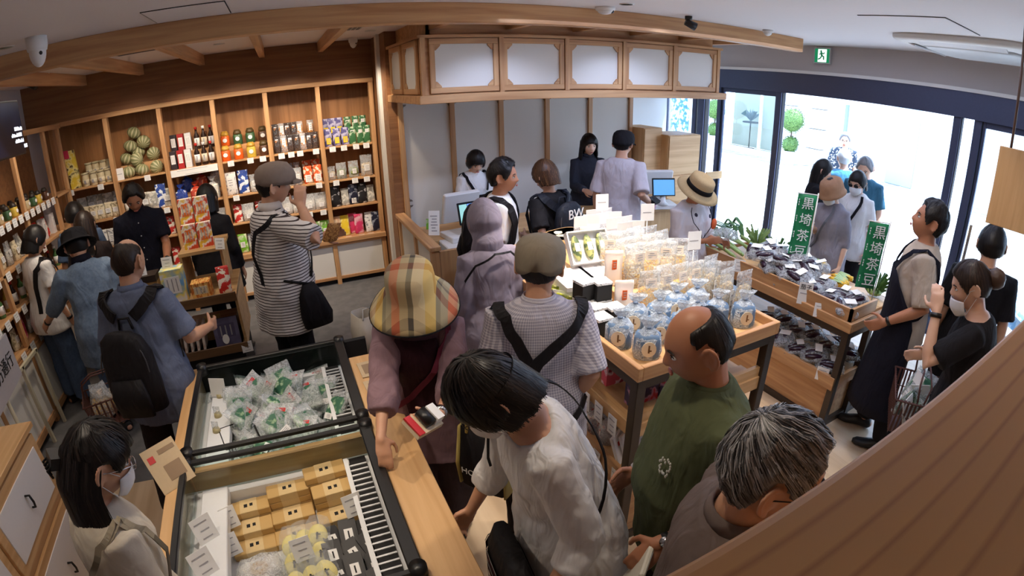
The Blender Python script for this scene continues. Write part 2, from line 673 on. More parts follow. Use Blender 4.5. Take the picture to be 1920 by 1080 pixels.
# access hatches in the ceiling: black strips put in as the thin shadow round each lid
for i, (x0, x1, y0, y1) in enumerate(((3.34, 4.0, 1.33, 1.93), (-.68, -.24, 3.0, 3.42))):
    b = MB()
    g = .006
    b.wb(x0, x1, y0, y1, 2.824, 2.829, 0)
    for q in ((x0 - g, x1 + g, y0 - g, y0), (x0 - g, x1 + g, y1, y1 + g), (x0 - g, x0, y0, y1), (x1, x1 + g, y0, y1)):
        b.wb(q[0], q[1], q[2], q[3], 2.826, 2.8295, 1)
    o = b.build('ceiling_hatch', [CEILM, BLKM]); o['kind'] = 'structure'

# white panel wall behind the counter
pw = thing('wall_panels', None, None); pw['kind'] = 'structure'
px = (1.2, 1.75, 2.31, 2.88, 3.46, 4.06)
for i in range(5):
    b = MB(); b.wb(px[i] + .02, px[i + 1] - .02, 5.36, 5.38, 0, 2.6, 0)
    p = b.build('panel', CREAM, pw)
    b = MB()
    for sx, x in ((1, px[i] + .02), (-1, px[i + 1] - .02)):
        for sz, z in ((-1, 2.08), (1, 1.06), (-1, 1.02)):
            if (i in (0, 3) or z > 2) :
                b.poly([(x, 5.358, z), (x + sx * .05, 5.358, z), (x + sx * .035, 5.358, z + sz * .02), (x + sx * .02, 5.358, z + sz * .022), (x + sx * .012, 5.358, z + sz * .045), (x, 5.358, z + sz * .05)], None, (0, -.004, 0), 0)
    b.build('corner_bracket', plain('bracket_grey', (120, 112, 104), .5), p)
for x in px:
    b = MB(); b.wb(x - .028, x + .028, 5.33, 5.37, 0, 2.6); bev(b.build('stile', OAK, pw))
b = MB(); b.wb(4.06, 4.1, 5.36, 6.5, 0, 2.83, 0); struct('wall_recess', b, WHITE)
b = MB(); b.wb(4.1, 5.62, 6.46, 6.5, 0, 2.83, 0); struct('wall_recess', b, WHITE)

# shop front on the right
def post(name, x0, x1, y0, y1, z1=2.24, m=DARKM):
    b = MB(); b.wb(x0, x1, y0, y1, 0, z1, 0); b.wb(x0 + .02, x1 - .02, y0 - .008, y0, 0, z1, 1)
    return struct(name, b, [m, plain('gasket', (20, 20, 24), .6)], bevel=.003)
GL = pane('door_glass', (.93, .97, .98, 1))
post('door_1_post', 5.60, 5.70, 4.25, 4.33)
post('door_1_post', 5.60, 5.70, 5.30, 5.36)
post('window_1_post', 5.58, 5.70, 5.60, 5.72)
post('window_1_post', 5.60, 5.70, 5.80, 5.86)
post('door_2_post', 5.60, 5.70, 1.96, 2.04)
post('door_2_post', 5.60, 5.70, 1.74, 1.82)
def glazed(name, y0, y1, z1=2.24):
    t = thing(name, None, None, (5.65, 0, 0)); t['kind'] = 'structure'
    b = MB(); b.wb(-.006, .006, y0 + .03, y1 - .03, .08, z1 - .06, 0); b.build('glass', GL, t)
    b = MB()
    b.wb(-.02, .02, y0, y0 + .035, 0, z1, 0); b.wb(-.02, .02, y1 - .035, y1, 0, z1, 0)
    b.wb(-.02, .02, y0 + .035, y1 - .035, 0, .08, 0); b.wb(-.02, .02, y0 + .035, y1 - .035, z1 - .06, z1, 0)
    bev(b.build('frame', DARKM, t))
    return t
glazed('door_1', 4.33, 5.30)
glazed('window_1', 5.86, 6.5)
d2 = glazed('door_2', .62, 1.74)
b = MB(); b.box((-.035, 1.66, 1.05), (.03, .03, .4), 0); b.build('door_handle', CHROME, d2)
b = MB(); b.box((-.012, 4.80, .45), (.004, .35, .3), 0)
glazed('window_2', -1.5, .62)
# white sticker on the post
st = thing('door_sticker', 'small white sticker with a triangle on the dark door post', 'sticker', (5.594, 2.0, 1.17))
b = MB(); b.wb(-.003, 0, -.03, .03, -.09, .09, 0); b.build('sheet', plain('sticker_white', (190, 200, 205), .5), st)
b = MB(); b.poly([(-.0035, .022, .0), (-.0035, -.022, .0), (-.0035, 0, .05)], None, (-.001, 0, 0), 0); b.wb(-.0045, -.003, -.02, .02, -.06, -.04, 0); b.build('print', plain('sticker_grey', (90, 96, 104), .5), st)

# outside
STONE = plain('pale_stone', (214, 212, 206), .8, var=.05, scale=8)
PAVE = speck('paving', (150, 142, 138), (186, 182, 176), 6, .4, .6, .8)
flat('pavement', 5.76, 17, -8, 24, -.12, -.02, PAVE)
b = MB()
for i in range(16):
    for j in range(14):
        if (i + j) % 2:
            continue
        b.wb(6.2 + i * .62, 6.2 + i * .62 + .6, 3 + j * .62, 3 + j * .62 + .6, -.02, -.014, 0)
o = b.build('paving_slabs', plain('pale_slab', (200, 196, 190), .8)); o['kind'] = 'structure'
fac = thing('facade', None, None, (14.9, 0, 0)); fac['kind'] = 'structure'
FM = plain('render_white', (222, 222, 220), .8, var=.02)
b = MB(); b.wb(0, .4, -9, 11.3, -.1, 5, 0); b.wb(0, .4, 14.2, 26, -.1, 5, 0); b.wb(0, .4, 11.3, 14.2, 2.35, 5, 0); bev(b.build('facade_wall', FM, fac), .01)
for y in (9.75, 10.9, 14.5, 17):
    for k in range(8):
        b = MB(); b.wb(-.22, 0, y - .32, y + .32, -.1 + k * .62, -.1 + k * .62 + .6, 0); bev(b.build('stone_block', STONE, fac), .012)
b = MB(); b.wb(.9, .95, 11.3, 14.2, 0, 2.4, 0); b.build('display_back', plain('display_beige', (176, 170, 150), .7), fac)
for y in (11.3, 12.1, 14.15):
    b = MB(); b.wb(-.06, .02, y - .05, y + .05, 0, 2.4, 0); b.build('mullion', CHROME, fac)
b = MB(); b.wb(-.01, .0, 11.3, 14.2, .1, 2.35, 0); b.build('shop_glass', GL, fac)
b = MB(); b.wb(-.6, -.1, 11.0, 14.4, -.05, .1, 0); b.build('step', STONE, fac)
b = MB(); b.wb(-.05, 0, 6.35, 7.2, .0, 2.4, 0); b.build('shop_panel', plain('panel_blue_grey', (160, 178, 186), .3), fac)
b = MB(); b.cyl((-.1, 8.7, 0), (-.1, 8.7, 2.0), .06, mi=0); b.build('drain_pipe', plain('pipe_grey', (120, 132, 140), .5), fac)
# shop dummy and its plant in the far display
dm = thing('display_pedestal', 'dark wire pedestal with a leafy plant in the shop window across the street', 'display', (15.3, 12.9, 0))
b = MB(); b.cyl((0, 0, 0), (0, 0, .95), .02, mi=0); b.cyl((0, 0, 0), (0, 0, .03), .2, mi=0); b.cyl((0, 0, .95), (0, 0, .99), .3, mi=0); b.build('stand', BLKM, dm)
b = MB()
for k in range(26):
    a = random.random() * 2 * PI; q = random.uniform(.15, .4)
    b.poly([(0, 0, 1.0), (math.cos(a) * q * .5 - .03, math.sin(a) * q * .5, 1.0 + random.uniform(.2, .4)), (math.cos(a) * q, math.sin(a) * q, 1.1 + random.uniform(.1, .4)), (math.cos(a) * q * .5 + .03, math.sin(a) * q * .5, 1.15)], None, (0, .004, .004), 0)
b.build('leaves', plain('leaf_grey', (96, 110, 110), .6), dm)

LEAF = speck('box_leaf', (52, 84, 34), (104, 140, 66), 40, .4, .6, .6)
def topiary(x, y, label):
    t = thing('topiary', label, 'shrub', (x, y, -.02), 0)
    b = MB(); b.loft([((0, 0, 0), None, .2, .2), ((0, 0, .4), None, .27, .27), ((0, 0, .42), None, .27, .27), ((0, 0, .42), None, .24, .24), ((0, 0, .38), None, .23, .23)], 4, 0, False)
    bev(b.build('pot', plain('pot_white', (226, 228, 230), .5), t), .01)
    b = MB(); b.cyl((0, 0, .38), (.01, 0, 1.3), .025, .02, 8); b.build('stem', plain('bark', (84, 66, 50), .8), t)
    for nm, zc, r in (('lower_crown', .62, .27), ('upper_crown', 1.36, .40)):
        b = MB()
        b.sph((0, 0, zc), r * .86, 16, 10, 0)
        for k in range(700):
            d = V((random.gauss(0, 1), random.gauss(0, 1), random.gauss(0, 1))).normalized()
            p = V((0, 0, zc)) + d * r * random.uniform(.84, 1.0)
            a = d.orthogonal().normalized(); c = d.cross(a)
            w = random.uniform(.012, .022)
            th = random.random() * PI
            e = a * math.cos(th) + c * math.sin(th); f = d * .6 + (c * math.cos(th) - a * math.sin(th)) * .8
            b.add([p - e * w, p + f * w * 1.6, p + e * w, p - f * w * .6], [(0, 1, 2, 3)], 0, False)
        b.build(nm, LEAF, t)
topiary(13.9, 10.05, 'round clipped two-ball topiary in a white pot, in the open doorway')
topiary(14.3, 13.75, 'clipped topiary in a white pot seen through the glass door')
ps = thing('street_poster', 'tall blue printed poster standing outside the narrow side window', 'poster', (7.6, 8.35, 0))
b = MB(); b.wb(-.02, .02, -.35, .35, .9, 2.6, 0); b.wb(-.03, .03, -.37, -.35, 0, 2.6, 1); b.wb(-.03, .03, .35, .37, 0, 2.6, 1)
b.build('board', [speck('poster_blue', (30, 96, 170), (120, 190, 220), 14, .45, .5, .5, (240, 246, 250)), LGREY], ps)

# ================================================================ FITTINGS ON THE CEILING
def downlight(x, y, label):
    t = thing('downlight', label, 'ceiling light', (x, y, 2.83), 0, 'recessed downlights in the ceiling')
    b = MB(); b.loft([((0, 0, 0), None, .055, .055), ((0, 0, -.006), None, .05, .05), ((0, 0, -.006), None, .04, .04), ((0, 0, -.001), None, .036, .036)], 20, 0); b.build('ring', WHITE, t)
    b = MB(); b.cyl((0, 0, -.0015), (0, 0, -.004), .03, .03, 16, 0); b.build('lens', plain('lamp_glow', (255, 236, 205), .5, emit=5), t)
for x, y, w in ((-1.55, 3.2, 'white recessed downlight at the far left of the flat ceiling'), (.4, 3.05, 'white recessed downlight in front of the middle of the long beam'), (2.31, 3.1, 'white recessed downlight beside the smoke detector'), (2.4, 2.37, 'white recessed downlight at the top edge, right of centre'),
                (-.49, 5.2, 'white recessed downlight between wooden cross beams above the jars'), (.92, 5.2, 'white recessed downlight beside the partition, behind the long beam'), (-2.12, 5.1, 'white recessed downlight in the leftmost ceiling coffer')):
    downlight(x, y, w)
def dome(name, x, y, z, label, r=.06, drop=.07, m=WHITE):
    t = thing(name, label, 'camera' if 'camera' in name else 'detector', (x, y, z))
    b = MB(); b.loft([((0, 0, 0), None, r, r), ((0, 0, -drop * .35), None, r, r), ((0, 0, -drop * .5), None, r * .9, r * .9)], 24, 0); b.build('base', m, t)
    b = MB(); b.sph((0, 0, -drop * .5), (r * .8, r * .8, drop * .6), 20, 12, 0); b.build('dome', m, t)
    b = MB(); b.sph((r * .45, -r * .45, -drop * .62), r * .22, 10, 8, 0); b.build('lens', BLK, t)
dome('security_camera', -1.32, 3.12, 2.83, 'large white dome camera under the left end of the long beam', .062, .15)
dome('security_camera', .85, 5.9, 2.83, 'small white dome camera above the right end of the wall shelves', .05, .1)
dome('smoke_detector', 2.3, 3.35, 2.83, 'white round smoke detector on the ceiling, right of centre', .075, .05)
dome('smoke_detector', 4.15, 3.35, 2.83, 'white boxy detector near the right end of the long beam', .05, .05)
for x, y, z, lb in ((3.08, 3.3, 2.83, 'small black spotlight head on the ceiling by the beam above the canopy'), (-2.3, 5.2, 2.83, 'small black spotlight head under the ceiling at the left corner of the shelves')):
    t = thing('spotlight', lb, 'ceiling light', (x, y, z))
    b = MB(); b.cyl((0, 0, 0), (0, 0, -.03), .03); b.cyl((0, 0, -.03), (0, 0, -.06), .008); b.build('mount', BLK, t)
    b = MB(); b.cyl((-.03, 0, -.05), (.05, -.03, -.085), .028, .034); b.build('head', BLK, t)
# ceiling air conditioner cassette
ac = thing('air_conditioner', 'white ceiling air conditioner cassette near the shop front', 'air conditioner', (4.75, 1.55, 2.83))
b = MB(); b.loft([((0, 0, 0), None, .62, .62), ((0, 0, -.03), None, .62, .62), ((0, 0, -.05), None, .56, .56)], 32, 0, True, True, 6); b.build('body', WHITE, ac)
b = MB(); b.loft([((0, 0, -.05), None, .42, .42), ((0, 0, -.075), None, .38, .38)], 32, 0, True, True, 6); b.build('intake_panel', LGREY, ac)
for a in range(4):
    b = MB(); b.X = Matrix.Rotation(a * PI / 2, 4, 'Z'); b.box((0, .48, -.055), (.7, .07, .012), 0, (.35, 0, 0)); b.build('louvre', plain('louvre_white', (222, 222, 226), .4), ac)
vt = thing('ceiling_vent', 'dark slotted air vent in the ceiling coffer above the left shelves', 'vent', (-1.05, 4.75, 2.83))
b = MB(); b.wb(-.3, .3, -.1, .1, -.008, 0, 0); b.build('frame', LGREY, vt)
for k in range(5):
    b = MB(); b.wb(-.27, .27, -.08 + k * .035, -.06 + k * .035, -.012, -.006, 0); b.build('slat', plain('vent_slat', (70, 72, 84), .5), vt)
vt = thing('ceiling_vent', 'long grey air vent in the ceiling coffer beside the partition', 'vent', (.72, 4.5, 2.83))
b = MB(); b.wb(-.07, .07, -.5, .5, -.008, 0, 0); b.build('frame', LGREY, vt)
for k in range(3):
    b = MB(); b.wb(-.055 + k * .04, -.03 + k * .04, -.47, .47, -.012, -.006, 0); b.build('slat', plain('vent_slat', (70, 72, 84), .5), vt)
# emergency exit sign
ex = thing('exit_sign', 'green and white emergency exit sign with a running figure', 'sign', (5.615, 3.68, 2.715))
b = MB(); b.wb(-.03, 0, -.115, .115, -.095, .095, 0); bev(b.build('housing', LGREY, ex))
b = MB(); b.wb(-.033, -.03, -.1, .1, -.08, .08, 0); b.build('face', plain('exit_green', (10, 140, 90), .4, emit=.55), ex)
b = MB(); b.wb(-.035, -.033, -.065, .055, -.075, .075, 0); b.build('doorway', plain('exit_white', (235, 250, 240), .4, emit=.9), ex)
b = MB()
G_ = plain('exit_figure', (12, 120, 80), .4, emit=.35)
def seg(p, q, w=.008):
    b.chain([(-.036, p[0], p[1]), (-.036, q[0], q[1])], [w, w], 6, 0)
b.sph((-.036, .012, .052), .011, 10, 8)
seg((.008, .038), (-.002, .0), .012); seg((.006, .032), (-.024, .022), .006); seg((-.024, .022), (-.034, .034), .006); seg((.006, .032), (.03, .014), .006)
seg((-.002, .0), (-.028, -.012)); seg((-.028, -.012), (-.028, -.042)); seg((-.002, .0), (.018, -.03)); seg((.018, -.03), (.044, -.042))
b.build('figure', G_, ex)

# ================================================================ PRODUCTS
PM = {}
def parts(key, fn):
    if key not in PM:
        PM[key] = fn()
    return PM[key]
def place(name, plist, label, cat, loc, rz=0, group=None, rot=None):
    t = thing(name, label, cat, loc, rz, group, rot)
    for nm, me in plist:
        link(nm, me, t)
    return t

def pouch(seed, w, h, d, mats, fill=.62, lab=None, mode='clear', head=0.0):
    """stand-up bag; mats: [film or print, contents, label]"""
    rd = random.Random(seed)
    out = []
    AX, AY = V((1, 0, 0)), V((0, 1, 0))
    def wob():
        return rd.uniform(-.06, .06)
    b = MB()
    tip = rd.uniform(-.02, .03)
    prof = ((0, .96, .80), (.05, 1, 1), (.3, 1.0, 1.02), (.55, .99, .8), (.75, .98, .45), (.9, 1, .16), (1.0, 1.0, .06))
    secs = []
    for z, a, c in prof:
        secs.append((V((wob() * w * .2, tip * z + wob() * d * .3, z * h)), (AX, AY), w / 2 * (a + wob() * .5), max(.002, d / 2 * c * (1 + wob()))))
    b.loft(secs, 18, 0, True, True, 2.8)
    for i in range(18, len(b.v) - 18):
        p = V(b.v[i]); q = noise.noise_vector(p * 28 + V((seed * 3.1, 0, 0))) * .006
        b.v[i] = tuple(p + q)
    out.append(('bag', b.mesh('bag', [mats[0]])))
    if mode == 'clear':
        b = MB()
        b.loft([(V((0, 0, .004)), (AX, AY), w * .44, d * .36), (V((0, 0, h * fill * .5)), (AX, AY), w * .455, d * .44), (V((0, tip * .5, h * fill * .92)), (AX, AY), w * .42, d * .3), (V((0, tip * .5, h * fill)), (AX, AY), w * .3, d * .12)], 14, 0, True, True, 2.4)
        for i in range(len(b.v)):
            p = V(b.v[i]); b.v[i] = tuple(p + noise.noise_vector(p * 60 + V((0, seed, 0))) * .005)
        out.append(('contents', b.mesh('contents', [mats[1]])))
    if lab:
        lw, lh, lz = lab
        b = MB(); y = -d / 2 * (1.06 if lz < .6 else .62) - .003
        b.box((0, y, h * lz), (w * lw, .002, h * lh), 0, (rd.uniform(-.1, .02), 0, rd.uniform(-.08, .08)))
        out.append(('label', b.mesh('label', [mats[2]])))
        b = MB()
        for k in range(3):
            b.box((w * lw * .04, y - .0016, h * lz + h * lh * (.25 - .24 * k)), (w * lw * rd.uniform(.4, .75), .0012, h * lh * .07), 0)
        out.append(('print', b.mesh('print', [INK])))
    if head:
        b = MB(); b.box((0, 0, h + head / 2 - .01), (w * .98, .004, head), 0, (0, rd.uniform(-.04, .04), 0)); out.append(('header_card', b.mesh('header_card', [mats[3]])))
    return out

def tied(seed, w, h, d, mats, lab=None):
    """bag gathered and tied at the top, film flaring out above"""
    rd = random.Random(seed)
    b = MB()
    AX, AY = V((1, 0, 0)), V((0, 1, 0))
    b.loft([(V((0, 0, 0)), (AX, AY), w * .46, d * .44), (V((0, 0, h * .1)), (AX, AY), w * .5, d * .5), (V((0, 0, h * .5)), (AX, AY), w * .5, d * .5), (V((0, 0, h * .62)), (AX, AY), w * .44, d * .42), (V((0, 0, h * .66)), (AX, AY), w * .3, d * .28)], 16, 0, True, True, 3)
    for i in range(len(b.v)):
        p = V(b.v[i]); b.v[i] = tuple(p + noise.noise_vector(p * 40 + V((0, seed, 0))) * .004)
    out = [('contents', b.mesh('contents', [mats[1]]))]
    b = MB()
    secs = [(V((0, 0, -.001)), (AX, AY), w * .49, d * .47), (V((0, 0, h * .12)), (AX, AY), w * .53, d * .53), (V((0, 0, h * .55)), (AX, AY), w * .52, d * .52), (V((0, 0, h * .72)), (AX, AY), w * .26, d * .24), (V((0, 0, h * .78)), (AX, AY), w * .08, d * .08), (V((0, 0, h * .88)), (AX, AY), w * .26, d * .16), (V((.01, 0, h)), (AX, AY), w * .4, d * .2)]
    b.loft(secs, 20, 0, True, False, 2.4)
    for i in range(20, len(b.v)):
        p = V(b.v[i]); b.v[i] = tuple(p + noise.noise_vector(p * 45 + V((seed * 2.3, 0, 0))) * .011)
    out.append(('film', b.mesh('film', [mats[0]])))
    b = MB(); b.cyl((0, 0, h * .76), (0, 0, h * .8), w * .1, w * .1, 10, 0); out.append(('tie', b.mesh('tie', [mats[2]])))
    if lab:
        b = MB(); b.loft([(V((0, -d * .53, h * .33)), (AX, V((0, 0, 1))), w * .27, h * .2), (V((0, -d * .53 - .003, h * .33)), (AX, V((0, 0, 1))), w * .27, h * .2)], 18, 0, False); out.append(('label', b.mesh('label', [mats[3]]))); b = MB(); b.box((0, -d * .53 - .004, h * .34), (w * .06, .002, h * .2), 0); b.box((w * .04, -d * .53 - .004, h * .3), (w * .12, .002, h * .03), 0); out.append(('print', b.mesh('print', [plain('brown_ink', (120, 90, 60), .6)])))
    return out

def carton(w, h, d, mats, deco=1):
    b = MB(); b.box((0, 0, h / 2), (w, d, h), 0)
    out = [('box', b.mesh('box', [mats[0]]))]
    if deco:
        b = MB(); b.box((0, -d / 2 - .001, h * .55), (w * .7, .002, h * .5), 0)
        for k in range(3):
            b.box((w * (-.2 + .2 * k), -d / 2 - .0025, h * .55), (w * .05, .0015, h * .38), 1)
        out.append(('print', b.mesh('print', [mats[1], INK])))
    return out

def bottle(h, r, mats, neck=.45):
    b = MB(); b.loft([((0, 0, 0), None, r * .92, r * .92), ((0, 0, .008), None, r, r), ((0, 0, h * .58), None, r, r), ((0, 0, h * .75), None, r * neck, r * neck), ((0, 0, h * .9), None, r * neck * .9, r * neck * .9)], 14, 0)
    o = [('body', b.mesh('body', [mats[0]]))]
    b = MB(); b.cyl((0, 0, h * .88), (0, 0, h), r * neck * 1.15, None, 12, 0); o.append(('cap', b.mesh('cap', [mats[1]])))
    b = MB(); b.loft([((0, 0, h * .14), None, r * 1.03, r * 1.03), ((0, 0, h * .5), None, r * 1.03, r * 1.03)], 14, 0); b.box((0, -r * 1.04, h * .32), (r * .5, .003, h * .26), 1); o.append(('label', b.mesh('label', [mats[2], INK])))
    return o

def jar(h, w, mats):
    """squat square jar with a wrapped top and a round tag"""
    b = MB(); b.loft([((0, 0, 0), None, w * .46, w * .4), ((0, 0, .01), None, w * .5, w * .44), ((0, 0, h * .62), None, w * .5, w * .44), ((0, 0, h * .7), None, w * .4, w * .36)], 16, 0, True, True, 3.5)
    o = [('body', b.mesh('body', [mats[0]]))]
    b = MB(); b.loft([((0, 0, h * .68), None, w * .44, w * .4), ((0, 0, h * .8), None, w * .46, w * .42), ((0, 0, h), None, w * .3, w * .26)], 16, 0); o.append(('lid', b.mesh('lid', [mats[1]])))
    b = MB(); b.loft([((0, -w * .46, h * .4), (V((1, 0, 0)), V((0, 0, 1))), w * .24, h * .14), ((0, -w * .46 - .003, h * .4), (V((1, 0, 0)), V((0, 0, 1))), w * .24, h * .14)], 14, 0, False); o.append(('tag', b.mesh('tag', [mats[2]])))
    return o

MELON = None
def melon(seed):
    rd = random.Random(seed)
    global MELON
    if MELON is None:
        m, nt, bb = newmat('striped_melon')
        L = nt.links.new
        tc = N(nt, 'ShaderNodeTexCoord'); sp = N(nt, 'ShaderNodeSeparateXYZ'); L(tc.outputs['Object'], sp.inputs[0])
        at = N(nt, 'ShaderNodeMath', operation='ARCTAN2'); L(sp.outputs[1], at.inputs[0]); L(sp.outputs[0], at.inputs[1])
        mu = N(nt, 'ShaderNodeMath', operation='MULTIPLY'); mu.inputs[1].default_value = 11; L(at.outputs[0], mu.inputs[0])
        si = N(nt, 'ShaderNodeMath', operation='SINE'); L(mu.outputs[0], si.inputs[0])
        rp = N(nt, 'ShaderNodeValToRGB'); rp.color_ramp.elements[0].color = s2l((132, 134, 92)); rp.color_ramp.elements[1].color = s2l((196, 190, 152)); rp.color_ramp.elements[1].position = .7; L(si.outputs[0], rp.inputs[0])
        L(rp.outputs[0], bb.inputs['Base Color']); bb.inputs['Roughness'].default_value = .5
        MELON = m
    b = MB()
    b.sph((0, 0, 0), (.078, .078, .062), 22, 12, 0, fn=lambda u: V((u.x, u.y, u.z * .8)) * .08 * (1 + .035 * math.sin(11 * math.atan2(u.y, u.x) - 1.2) * (1 - u.z * u.z)))
    o = [('fruit', b.mesh('fruit', [MELON]))]
    b = MB(); b.cyl((0, 0, .055), (.006, 0, .08), .008, .005, 8, 0); o.append(('stem', b.mesh('stem', [plain('melon_stem', (120, 112, 70), .8)])))
    return o

def card(w, h, lines=3, seed=0, mat=None):
    rd = random.Random(seed)
    b = MB(); b.box((0, 0, h / 2), (w, .0025, h), 0)
    o = [('sheet', b.mesh('sheet', [mat or CARD]))]
    b = MB()
    for k in range(lines):
        b.box((rd.uniform(-.05, .05) * w, -.002, h * (.78 - .6 * k / max(1, lines - 1) if lines > 1 else .5)), (w * rd.uniform(.35, .7), .0012, h * .045), 0)
    o.append(('print', b.mesh('print', [INK])))
    return o
def put_card(label, loc, rz=0, w=.062, h=.055, group=None, tilt=-.15, lines=3, mat=None, cat='price card', name='price_card'):
    k = ('card', w, h, lines, mat.name if mat else 0)
    return place(name, parts(k, lambda: card(w, h, lines, 1, mat)), label, cat, loc, 0, group, rot=(tilt, 0, rz))

# ================================================================ WALL SHELVING (back)
BAYX = (-2.56, -1.92, -1.31, -.72, -.14, .44, 1.04)
LEV = (.59, .94, 1.26, 1.65)
ws = thing('wall_shelving', 'long built-in oak wall shelving packed with goods along the back wall', 'shelving', (0, 0, 0))
for x in BAYX:
    b = MB(); b.wb(x - .026, x + .026, 6.08, 6.15, .56, 2.36); bev(b.build('post', OAK, ws))
b = MB(); b.wb(-2.84, 1.07, 6.07, 6.16, 2.34, 2.39); bev(b.build('top_rail', OAK, ws))
b = MB(); b.wb(-2.84, 1.07, 6.05, 6.48, .52, .575); bev(b.build('counter_ledge', OAK, ws))
b = MB(); b.wb(-2.84, 1.07, 6.47, 6.49, .575, 2.36, 0); b.build('back_panel', wood('shelf_back', (176, 124, 78), (150, 102, 62), 2, .8), ws)
for i in range(6):
    for z in LEV[1:]:
        b = MB(); b.wb(BAYX[i] + .026, BAYX[i + 1] - .026, 6.1, 6.47, z - .02, z); bev(b.build('shelf', OAK, ws), .002)
    b = MB(); b.wb(BAYX[i] + .03, BAYX[i + 1] - .03, 6.1, 6.12, .09, .5, 0); b.build('base_panel', CREAM, ws)
    for z in (.485, .065):
        b = MB(); b.wb(BAYX[i] + .026, BAYX[i + 1] - .026, 6.085, 6.12, z, z + .035, 0); b.build('base_rail', OAK[0], ws)
for x in BAYX:
    b = MB(); b.wb(x - .026, x + .026, 6.08, 6.13, .0, .52); b.build('base_stile', OAK, ws)
b = MB(); b.wb(-2.8, 1.07, 6.13, 6.16, 0, .06, 0); b.build('kickboard', BLKM, ws)

ROWN = ['bottom', 'second-lowest', 'second-highest', 'top']
def slot_label(desc, i, n, where):
    if n == 1:
        return desc + ' ' + where
    return '%s, %s from the left, %s' % (desc, ORD[i], where)
def row(name, cat, plists, desc, where, x0, x1, y, z, n, group, rz=0, jit=.006, w=1):
    if isinstance(plists, list) and plists and isinstance(plists[0], tuple):
        plists = [plists]
    for i in range(n):
        x = x0 + (x1 - x0) * (i + .5) / n
        place(name, plists[i % len(plists)], slot_label(desc, i, n, where), cat, (x + random.uniform(-jit, jit), y + random.uniform(-jit, jit), z), rz + random.uniform(-.08, .08), group)

FILM = film('clear_film')
FILMB = film('clear_film_bright', (245, 247, 250), .72, .12, 1.0, 60)
FILMT = film('thin_film', (245, 247, 250), .9, .12, .6, 30)
def C(n, a, b2=None, **k):
    return speck(n, a, b2 or tuple(max(0, x - 40) for x in a), **k)
rice = C('rice_cracker', (232, 214, 176), (196, 158, 104), scale=70)
amber = C('amber_food', (206, 150, 84), (150, 92, 44), scale=70)
dried = C('dried_fish', (196, 180, 150), (120, 108, 92), scale=90)
greenf = C('green_food', (150, 160, 96), (92, 104, 52), scale=80)
yell = C('yellow_snack', (240, 210, 96), (222, 176, 60), scale=60)
wht = C('white_food', (240, 236, 226), (214, 204, 186), scale=60)
reds = C('red_print', (196, 40, 34), (236, 226, 214), scale=22, lo=.5, hi=.54)
bluep = C('blue_print', (36, 72, 158), (226, 232, 240), scale=20, lo=.5, hi=.54)
navyp = C('navy_print', (26, 30, 56), (150, 156, 170), scale=16, lo=.56, hi=.6)
blackp = C('black_print', (26, 24, 28), (200, 200, 204), scale=16, lo=.58, hi=.62)
whitep = C('white_print', (238, 236, 232), (150, 150, 156), scale=34, lo=.55, hi=.62)
orangep = C('orange_print', (226, 92, 34), (244, 224, 200), scale=22, lo=.52, hi=.56)
purplep = C('purple_print', (84, 80, 140), (180, 176, 206), scale=18, lo=.5, hi=.56)
greenp = C('green_print', (52, 110, 66), (190, 210, 180), scale=18, lo=.54, hi=.6)
limep = C('lime_print', (120, 190, 50), (226, 236, 200), scale=12, lo=.5, hi=.6)
yellp = C('yellow_print', (240, 206, 40), (250, 236, 150), scale=12, lo=.5, hi=.6)
pinkp = C('pink_print', (226, 60, 110), (246, 190, 200), scale=12, lo=.48, hi=.58)
peachp = C('peach_print', (226, 170, 120), (240, 214, 180), scale=12)
greyp = C('grey_print', (170, 168, 160), (226, 222, 210), scale=30, lo=.45, hi=.6)
creamp = C('cream_print', (226, 214, 184), (160, 146, 112), scale=40, lo=.55, hi=.65)
RED = plain('red_cap', (190, 34, 30), .4)
GOLD = plain('gold_card', (206, 176, 84), .4)
DKLID = plain('dark_lid', (44, 36, 30), .5)

Yf, Yb = 6.17, 6.33
def bag_set(key, w, h, d, mats, n=3, **k):
    return [parts((key, i), lambda i=i: pouch(sum(map(ord, key)) + i, w, h, d, mats, **k)) for i in range(n)]

# bay 6 (rightmost)
g1 = bag_set('blueyellow', .085, .2, .045, [purplep, amber, yellp], lab=(.6, .35, .32), mode='solid')
row('snack_bag', 'snack bag', g1, 'blue and yellow snack bag', 'front row, top shelf, rightmost bay', .47, .76, Yf, 1.65, 3, 'blue and yellow bags, top shelf of the rightmost bay')
row('snack_bag', 'snack bag', g1, 'blue snack bag', 'back row, top shelf, rightmost bay', .47, .72, Yb, 1.76, 3, 'blue bags, back of the top shelf')
g1b = bag_set('greendark', .08, .2, .045, [greenp, greenf, CARD], lab=(.5, .2, .7), mode='solid')
row('snack_bag', 'snack bag', g1b, 'dark green snack bag', 'front row, top shelf, rightmost bay', .76, 1.01, Yf, 1.65, 3, 'dark green bags, top shelf of the rightmost bay')
row('snack_bag', 'snack bag', g1b, 'dark green snack bag', 'back row, top shelf, rightmost bay', .73, 1.0, Yb, 1.76, 3, 'dark green bags, back of the top shelf')
b = MB(); b.wb(.47, 1.01, 6.27, 6.44, 1.65, 1.76, 0); bev(tag(b.build('display_riser', OAK[0]), 'low wooden riser at the back of the top shelf, rightmost bay', 'riser'))
g2 = bag_set('cleargreen', .12, .19, .06, [FILM, greenf, CARD], lab=(.4, .3, .4))
row('clear_bag', 'food bag', g2, 'clear bag of green dried food', 'second-highest shelf, rightmost bay', .56, .85, Yf, 1.26, 2, 'clear bags, second-highest shelf, rightmost bay')
place('clear_bag', bag_set('clearrice', .1, .16, .05, [FILM, rice, CARD], lab=(.45, .3, .4))[0], 'small clear bag at the left of the second-highest shelf, rightmost bay', 'food bag', (.51, Yf, 1.26))
